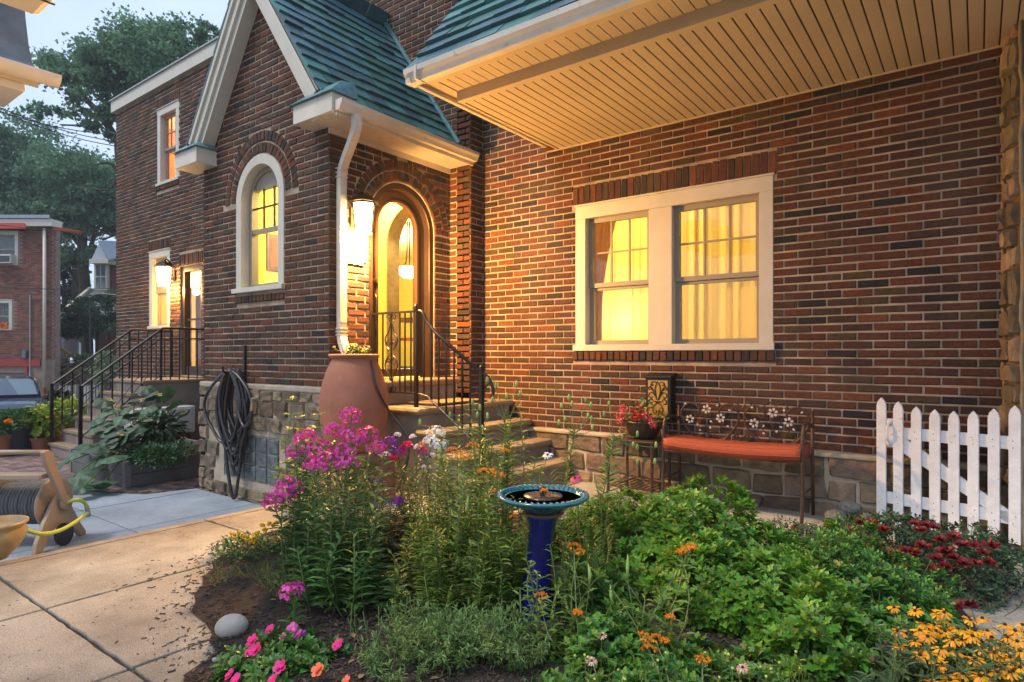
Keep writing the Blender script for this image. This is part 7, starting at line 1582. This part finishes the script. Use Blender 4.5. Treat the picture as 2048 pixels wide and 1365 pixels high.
# ---- impatiens
im = mound('low impatiens with oval leaves and magenta and salmon blooms at the bottom left', Vector((*at(572,1000,2.50).xy, -1.265)), (.235,.20,.125), 330, mat('impatiens_leaf', (.075,.19,.03), .4, var=.2, island=.35, hue=.02, transl=.3), L=.042, name='impatiens', t='oval', k=7)
for (px, py, d, m_, r) in ((505,1282,2.5,M_HOT,.022),(512,1300,2.42,M_HOT,.024),(498,1305,2.45,M_HOT,.016),(540,1260,2.62,M_HOT,.020),(585,1258,2.62,M_MAG,.023),(596,1270,2.6,M_MAG,.020),(567,1275,2.55,M_MAG,.016),(676,1290,2.5,M_HOT,.022),(560,1335,2.3,M_HOT,.023),(636,1341,2.32,M_CORAL,.023),(460,1350,2.35,M_HOT,.020),(472,1360,2.3,M_HOT,.022),(545,1362,2.25,M_HOT,.018),(693,1362,2.3,M_CORAL,.018),(607,1268,2.6,M_PUR,.014)):
    p = at(px, py, d); f = SC(); floret(f, p, (rnd(-.3,.3), -.8, .8), r*1.25, 'wide', 5); floret(f, p+Vector((0,0,.004)), (rnd(-.4,.4), -.6, 1), r*.9, 'wide', 4); f.build('blossom', m_, im)
# ---- lavender like grey green clumps and other low growth
def tuft(label, c, n, L, m, lean=.5, name='tuft', rad=.08, cat='plant', group=None, t='blade', sub=3):
    c = Vector(c); th_ = thing(name, label, cat, tuple(c), group); S = SC(); ST = SC()
    for i in range(n):
        a = rnd(0,6.28); r = rad*math.sqrt(random.random()); p = c+Vector((math.cos(a)*r, math.sin(a)*r, 0)); d = Vector((math.cos(a)*lean*r/rad+rnd(-.25,.25), math.sin(a)*lean*r/rad+rnd(-.25,.25), 1)).normalized(); l = L*rnd(.5,1.1)
        if sub == 0: S.leaf(t, p, d, (d.y, -d.x, .3), l, l*.25); continue
        ST.seg(p, p+d*l, .0013)
        for k in range(sub*4): f = rnd(.15,1); S.leaf('lance', p+d*l*f, d*.8+rdir()*.9, (0,0,1), rnd(.02,.035), None)
    S.build('leaves', m, th_)
    if ST.items: ST.build('stems', M_STEM, th_)
    return th_
for i, (px, d, n, L, lab) in enumerate(((845,2.62,75,.17,'left grey green lavender like clump at the bottom'),(905,2.5,95,.17,'middle grey green lavender like clump at the bottom edge'),(965,2.55,95,.18,'bright grey green lavender like clump right of centre bottom'),(1020,2.5,65,.17,'right grey green lavender like clump before the blue pedestal foot'),(800,2.40,50,.13,'small sparse grey green sprigs right of the impatiens'))):
    tuft(lab, under(px, d), n, L, M_LAV, .9, 'lavender_clump', .11, group='grey green lavender like clumps', sub=5)
tuft('blue violet low grass like clump at the left tip of the bed', under(505,3.5), 40, .13, M_BFW, 1., 'grassy_clump', .06, sub=0)
tuft('bright narrow leaved clump between the mulch and the leaning phlox', under(545,3.35), 70, .2, M_LIL, 1., 'grassy_clump', .07, sub=0)
tuft('broad tuft of yellow green blades left of the centre phlox stems', under(585,3.15), 60, .17, M_BFW, 1.1, 'grassy_clump', .07, sub=2)
tuft('thin weedy sprigs with tiny yellow tips on the mulch', under(445,3.45), 16, .14, M_BFW, 1.1, 'weed_sprigs', .05, sub=1)
cs = thing('cut_stems', 'row of cut bare green stalks standing in the mulch', 'stalks', tuple(under(755,2.75))); ST = SC(); S = SC()
for i in range(22):
    px = rnd(700,860); d = rnd(2.6,2.95); p = under(px, d); h = rnd(.06,.15); ST.seg(p, p+Vector((rnd(-.02,.02), rnd(-.02,.02), h)), .0032)
    if i % 3 == 0:
        for k in range(6): S.leaf('oval', p+Vector((0,0,h*rnd(.5,1))), rdir(-.1,.8), (0,0,1), rnd(.03,.045))
ST.build('stalks', M_STEM, cs); S.build('leaves', M_PHX, cs)
ym = thing('marigold_plant', 'low yellow marigolds spilling over the paving at the left tip of the bed', 'flowering plant', tuple(under(490,4.0))); S = SC(); c = under(495,3.95)
for i in range(800): a = rnd(0,6.28); r = .2*math.sqrt(random.random()); S.leaf('lobed', c+Vector((math.cos(a)*r*1.3, math.sin(a)*r, rnd(.0,.11)*(1.1-r*3))), rdir(0,1), (0,0,1), rnd(.02,.035))
S.build('foliage', MATS['marigold_leaf'], ym); F = [(463,1070),(478,1068),(490,1075),(505,1076),(470,1080),(487,1085),(503,1087),(512,1080),(524,1053),(540,1050),(548,1054),(553,1048),(515,1068),(530,1062)]
for (px, py) in F:
    f = SC(); p = at(px, py, 3.95); 
    for k in range(16): q = rdir(0,1); f.leaf('wide', p, q, rdir(), .022)
    f.build('blossom', M_YEL, ym)
# ---- dark red chrysanthemums
RCC = Vector((*at(1850,1000,3.62).xy, -1.22)); RCS = Vector((.46,.42,.25))
rc = mound('ragged grey green chrysanthemum covered in dark red blooms before the white gate', RCC, RCS, 900, mat('red_mum_leaf', (.045,.10,.045), .55, var=.3, island=.45, hue=.02, transl=.25), L=.036, name='red_chrysanthemum', t='lobed', k=6)
ST = SC(); W = SC()
for (px, py) in [(1657,1058),(1668,1078),(1698,1062),(1698,1080),(1720,1048),(1743,1048),(1705,1100),(1715,1098),(1728,1098),(1742,1083),(1755,1092),(1745,1108),(1758,1115),(1778,1108),(1800,1108),(1818,1118),(1826,1108),(1755,1138),(1800,1140),(1827,1140),(1847,1095),(1862,1138),(1890,1137),(1880,1083),(1886,1107),(1895,1103),(1925,1093),(1928,1130),(1950,1094),(1982,1094),(1830,1050),(1850,1053),(1868,1057),(1840,1062),(1768,1062),(1907,1076),(1965,1108),(1950,1130),(1978,1128),(1885,1180),(1832,1205),(1880,1205),(1910,1215),(1940,1212),(1830,1198),(1905,1118),(1870,1120),(1810,1105),(1685,1072)]:
    r_ = ray(px, py); o_ = Vector((-RCC.x/RCS.x, -RCC.y/RCS.y, -RCC.z/RCS.z)); v_ = Vector((r_.x/RCS.x, r_.y/RCS.y, r_.z/RCS.z)); A_ = v_.dot(v_); B_ = o_.dot(v_); C_ = o_.dot(o_)-1.15**2; dc = B_*B_-A_*C_
    d = (-B_-math.sqrt(dc))/A_ if dc > 0 else -B_/A_
    p = r_*(d-.015)
    if p.z < G+.12: p = at(px, py, (-(G+.12))*F_PX/(py-HY))
    f = SC(); up = Vector((rnd(-.3,.3), -.45, 1)).normalized(); r = rnd(.036,.050)
    for q in range(38):
        e = rdir(-.05,1); o = (e.orthogonal()); dd = Vector((e.x, e.y, e.z*.6)).normalized(); f.leaf('petal', p, dd+up*.15, up, r*rnd(.75,1.05), r*1.1)
    f.build('blossom', M_DKR, rc); ST.seg(p, p-up*.10, .0018)
for i in range(240):
    px = rnd(1600,1960); py = rnd(1040,1150); d = rnd(3.4,4.0); p = at(px, py, d)
    if p.z > -.93 or p.z < -1.2: continue
    ST.seg(p+Vector((rnd(-.01,.01),0,-.07)), p, .0014); W.leaf('wide', p, rdir(.2,1), rdir(), .008)
ST.build('flower_stalks', M_STEM, rc); W.build('pale_buds', mat('pale_bud', (.5,.52,.42), .6), rc)
tw = thing('twiggy_shrub', 'bare reddish twigs with small leaves and dried heads at the right edge of the bed', 'shrub', tuple(under(1960,3.3))); ST = SC(); S = SC()
for i in range(46):
    p = at(rnd(1880,2040), rnd(1110,1230), rnd(3.1,3.5)); P = stemline(under(1950,3.2)+Vector((rnd(-.12,.12), rnd(-.12,.12), 0)), p, .05); ST.stem(P, .0018); whorled(S, P, .4,1, 6, .04)
    for k in range(3): q, _ = along(P, rnd(.5,.9)); e = q+rdir(0,1)*.07; ST.seg(q, e, .0012); S.leaf('oval', e, rdir(), (0,0,1), .03)
ST.build('twigs', mat('twig_red', (.10,.05,.035), .7), tw); S.build('leaves', MATS['red_mum_leaf'], tw)
# ---- black eyed susans
be = thing('black_eyed_susans', 'bed of drooping golden daisies with dark centres filling the bottom right corner', 'flowering plant', tuple(under(1930,2.1))); S = SC(); ST = SC(); F = SC(); Cn = SC(); n_ = 0
pts = [(1788,1215),(1830,1222),(1875,1228),(1888,1225),(1965,1237),(1796,1262),(1850,1248),(1868,1250),(1872,1262),(1890,1262),(1915,1258),(1930,1262),(1950,1262),(2010,1250),(2030,1262),(1800,1292),(1830,1283),(1855,1273),(1905,1280),(1925,1280),(1945,1272),(1985,1275),(2035,1283),(1882,1297),(1912,1305),(1858,1300),(1962,1297),(1990,1305),(2020,1315),(2040,1302),(1870,1315),(1885,1330),(1995,1318),(2010,1330),(1960,1333),(1925,1348),(1900,1360),(1995,1345),(2020,1345),(2040,1335),(1985,1362),(1960,1352),(2030,1362),(1865,1365),(2045,1250),(1940,1240),(1900,1245),(1840,1262),(2000,1290),(1975,1262),(1840,1310),(1950,1318),(2015,1275)]
for (px, py) in pts:
    d = 2.02+(1365-py)/150*.42+rnd(-.04,.04); p = at(px, py, d); P = stemline(Vector((*under(1930,2.15).xy, G+.02))*.45+Vector((*at(px,py,d).xy, G+.02))*.55, p, .03); ST.stem(P, .002); whorled(S, P, .1,.85, 7, .09)
    f = SC(); cn = SC(); daisy(f, cn, p, (rnd(-.35,.35), rnd(-.5,.0), 1), rnd(.024,.032), 13, .5); f.build('petals', M_GOLD, be); cn.build('cone', M_CONE, be, smooth=True)
for i in range(70): p = at(rnd(1780,2048), rnd(1290,1365), rnd(2.0,2.4)); P = stemline(Vector((p.x+rnd(-.05,.05), p.y, G+.02)), p, .03); ST.stem(P, .0018); whorled(S, P, .1,1, 6, .09)
S.build('leaves', mat('susan_leaf', (.06,.12,.035), .55, var=.3, island=.45, hue=.03, transl=.3), be); ST.build('stems', M_STEM, be)
dh = thing('dried_coneflower', 'faded stems with brown dried heads left of the golden daisies', 'plant', tuple(under(1790,2.3))); ST = SC(); S = SC(); Cn = SC()
for (px, py) in ((1775,1290),(1800,1335),(1828,1310),(1760,1340),(1745,1320)): p = at(px, py, 2.3); P = stemline(under(1785,2.3), p, .04); ST.stem(P, .0025); Cn.add('ball', p, (.013,0,0), (0,.013,0), (0,0,.012)); whorled(S, P, .2,.9, 6, .06, 'oval')
ST.build('stems', M_STEM, dh); S.build('leaves', M_SAGE, dh); Cn.build('seed_heads', mat('brown_head', (.12,.06,.035), .9), dh)
# thin budded stems along the bottom
bd = thing('budded_stems', 'thin yellow green stems with tiny buds along the bottom edge before the mounds', 'plant', tuple(under(1500,2.15))); ST = SC(); S = SC(); Cn = SC()
for i in range(60):
    px = rnd(1130,1620); p = at(px, rnd(1300,1365), rnd(2.05,2.3)); P = stemline(Vector((p.x+rnd(-.03,.03), p.y, G+.02)), p, .02); ST.stem(P, .0014); whorled(S, P, .3,.9, 3, .045)
    if i % 2: Cn.add('ball', p, (.005,0,0), (0,.005,0), (0,0,.005))
ST.build('stems', M_LIGHT, bd); S.build('leaves', M_LIL, bd); Cn.build('buds', mat('yellow_bud', (.5,.5,.1), .6), bd)
# fallen petals on the mulch
fp = SC()
for i in range(90):
    px = rnd(500,1050); q = under(px, rnd(2.45,3.5)); fp.leaf('wide', q+Vector((0,0,.02)), rdir(-.1,.3), (0,0,1), rnd(.006,.012))
fp.build('fallen_petals', M_PUR, kind='stuff', label='tiny fallen violet and pink petals on the bark mulch', cat='petals')
# ---- dense leafy fill between the tall flowers, each a plant of its own kind
def fill(label, name, tips, d, L, t, m, nl, per=2, **k): return leafy(label, name, tips, d, L, t, m, nl, per, **k)
def gridtips(x0, x1, y0, y1, d0, d1, n, seed):
    r = random.Random(seed); return [(r.uniform(x0,x1), r.uniform(y0,y1), r.uniform(d0,d1)) for _ in range(n)]
fill('thick leafy shoots filling the heart of the phlox patch', 'phlox_shoots', gridtips(575,790,900,1090,3.0,3.6,26,1), 3.3, .115, 'lance', M_PHX, 22, b0=under(690,3.25), spread=.7)
fill('lower leafy phlox shoots above the cut stalks', 'phlox_shoots', gridtips(590,800,1030,1190,2.85,3.2,22,2), 3.0, .11, 'lance', M_PHX, 18, b0=under(690,3.0), spread=.75)
fill('yellow green narrow leaved mass left of the bird bath', 'milkweed_shoots', gridtips(820,1020,900,1100,3.0,3.5,30,3), 3.2, .085, 'lance', M_BFW, 24, 3, b0=under(920,3.2), spread=.75)
fill('lower yellow green narrow leaved mass beside the blue pedestal', 'milkweed_shoots', gridtips(840,1030,1050,1210,2.75,3.1,26,4), 2.9, .085, 'lance', M_BFW, 20, 3, b0=under(930,2.9), spread=.8)
fill('dark tangled stems under the zinnias and white phlox', 'mixed_shoots', gridtips(760,900,920,1080,3.5,4.1,22,5), 3.8, .075, 'lance', M_DRK, 22, 3, b0=under(830,3.8), spread=.8)
fill('olive shoots standing before the lowest steps', 'lily_shoots', gridtips(900,1060,870,1000,3.7,4.2,16,6), 3.9, .10, 'blade', M_LIL, 22, 3, b0=under(980,3.9), spread=.8)
fill('tall phlox leaves rising around the barrel foot', 'phlox_shoots', gridtips(600,760,880,960,3.5,3.95,14,7), 3.7, .11, 'lance', M_PHX, 20, b0=under(690,3.7), spread=.8)
mound('leafy green clump along the bottom edge under the orange cluster', Vector((*at(1320,1000,2.2).xy, -1.30)), (.26,.20,.14), 380, M_CHD)
mound('green leafy clump along the bottom edge left of the orange cluster', Vector((*at(1120,1000,2.33).xy, -1.31)), (.16,.16,.11), 200, M_CHD, L=.042)
mound('shaded leafy clump low in the gap between the front mounds', Vector((*at(1500,1000,2.42).xy, -1.32)), (.24,.18,.15), 260, M_CHD)
fill('thin grassy growth under the dried heads', 'grass_shoots', gridtips(1730,1830,1250,1365,2.2,2.5,16,8), 2.3, .06, 'lance', M_SAGE, 14, b0=under(1780,2.35), spread=.8)
fill('few milkweed shoots standing in front of the blue pedestal', 'milkweed_shoots', [(1050,1110,2.65),(1075,1150,2.6),(1100,1090,2.7),(1120,1170,2.55),(1085,1200,2.5),(1040,1180,2.6)], 2.6, .075, 'lance', M_BFW, 12, b0=under(1110,2.5), spread=.9)
fill('loose milkweed and lily shoots before the landing, left of the lowest steps', 'lily_shoots', gridtips(880,1080,800,940,3.6,4.1,18,11), 3.8, .095, 'lance', M_BFW, 22, 3, b0=under(980,3.8), spread=.8)
fill('bushy narrow leaved shoots right up against the bird bath bowl', 'milkweed_shoots', gridtips(960,1060,990,1180,2.85,3.1,18,12), 2.95, .08, 'lance', M_BFW, 20, 3, b0=under(1010,2.95), spread=.8)
fill('leafy shoots on the right of the blue pedestal', 'milkweed_shoots', gridtips(1110,1210,1060,1200,2.75,3.0,16,13), 2.85, .07, 'lance', M_PHX, 16, 2, b0=under(1160,2.85), spread=.85)
for i, (px, d, lab) in enumerate(((1420,3.3,'few yellowed leaves on the left flank of the largest mound'),(1600,2.9,'few yellowed leaves between the right front mounds'))):
    yl = SC(); q = under(px, d)
    for k in range(12): yl.leaf('lobed', q+Vector((rnd(-.2,.2), rnd(-.15,.15), rnd(.02,.3))), rdir(), (0,0,1), .04)
    yl.build('yellowed_leaves', mat('yellowed_leaf', (.38,.28,.04), .6, island=.3, transl=.3), kind='stuff', label=lab, cat='leaves')
dleaf = SC()
for k in range(70): q = under(rnd(500,1500), rnd(2.3,3.4)); dleaf.leaf('oval', q+Vector((0,0,.015)), rdir(-.1,.2), (0,0,1), rnd(.02,.045))
dleaf.build('dead_leaves', mat('dead_leaf', (.20,.13,.06), .8, island=.4), kind='stuff', label='scattered curled brown dead leaves on the dark mulch', cat='leaves')
# ================================================================ evening haze
hzm = bpy.data.materials.new('haze'); hzm.use_nodes = True; nt = hzm.node_tree; nt.nodes.remove(nt.nodes['Principled BSDF'])
pvn = nt.nodes.new('ShaderNodeVolumePrincipled'); pvn.inputs['Color'].default_value = (.80,.90,1,1); pvn.inputs['Density'].default_value = .0013; pvn.inputs['Anisotropy'].default_value = .2
nt.links.new(pvn.outputs[0], nt.nodes['Material Output'].inputs['Volume'])
hb = MB().box((-420,-420,-8), (420,420,26)); ho = hb.build('haze', hzm, kind='stuff', label='thin blue evening haze softening the far trees and houses', cat='haze')
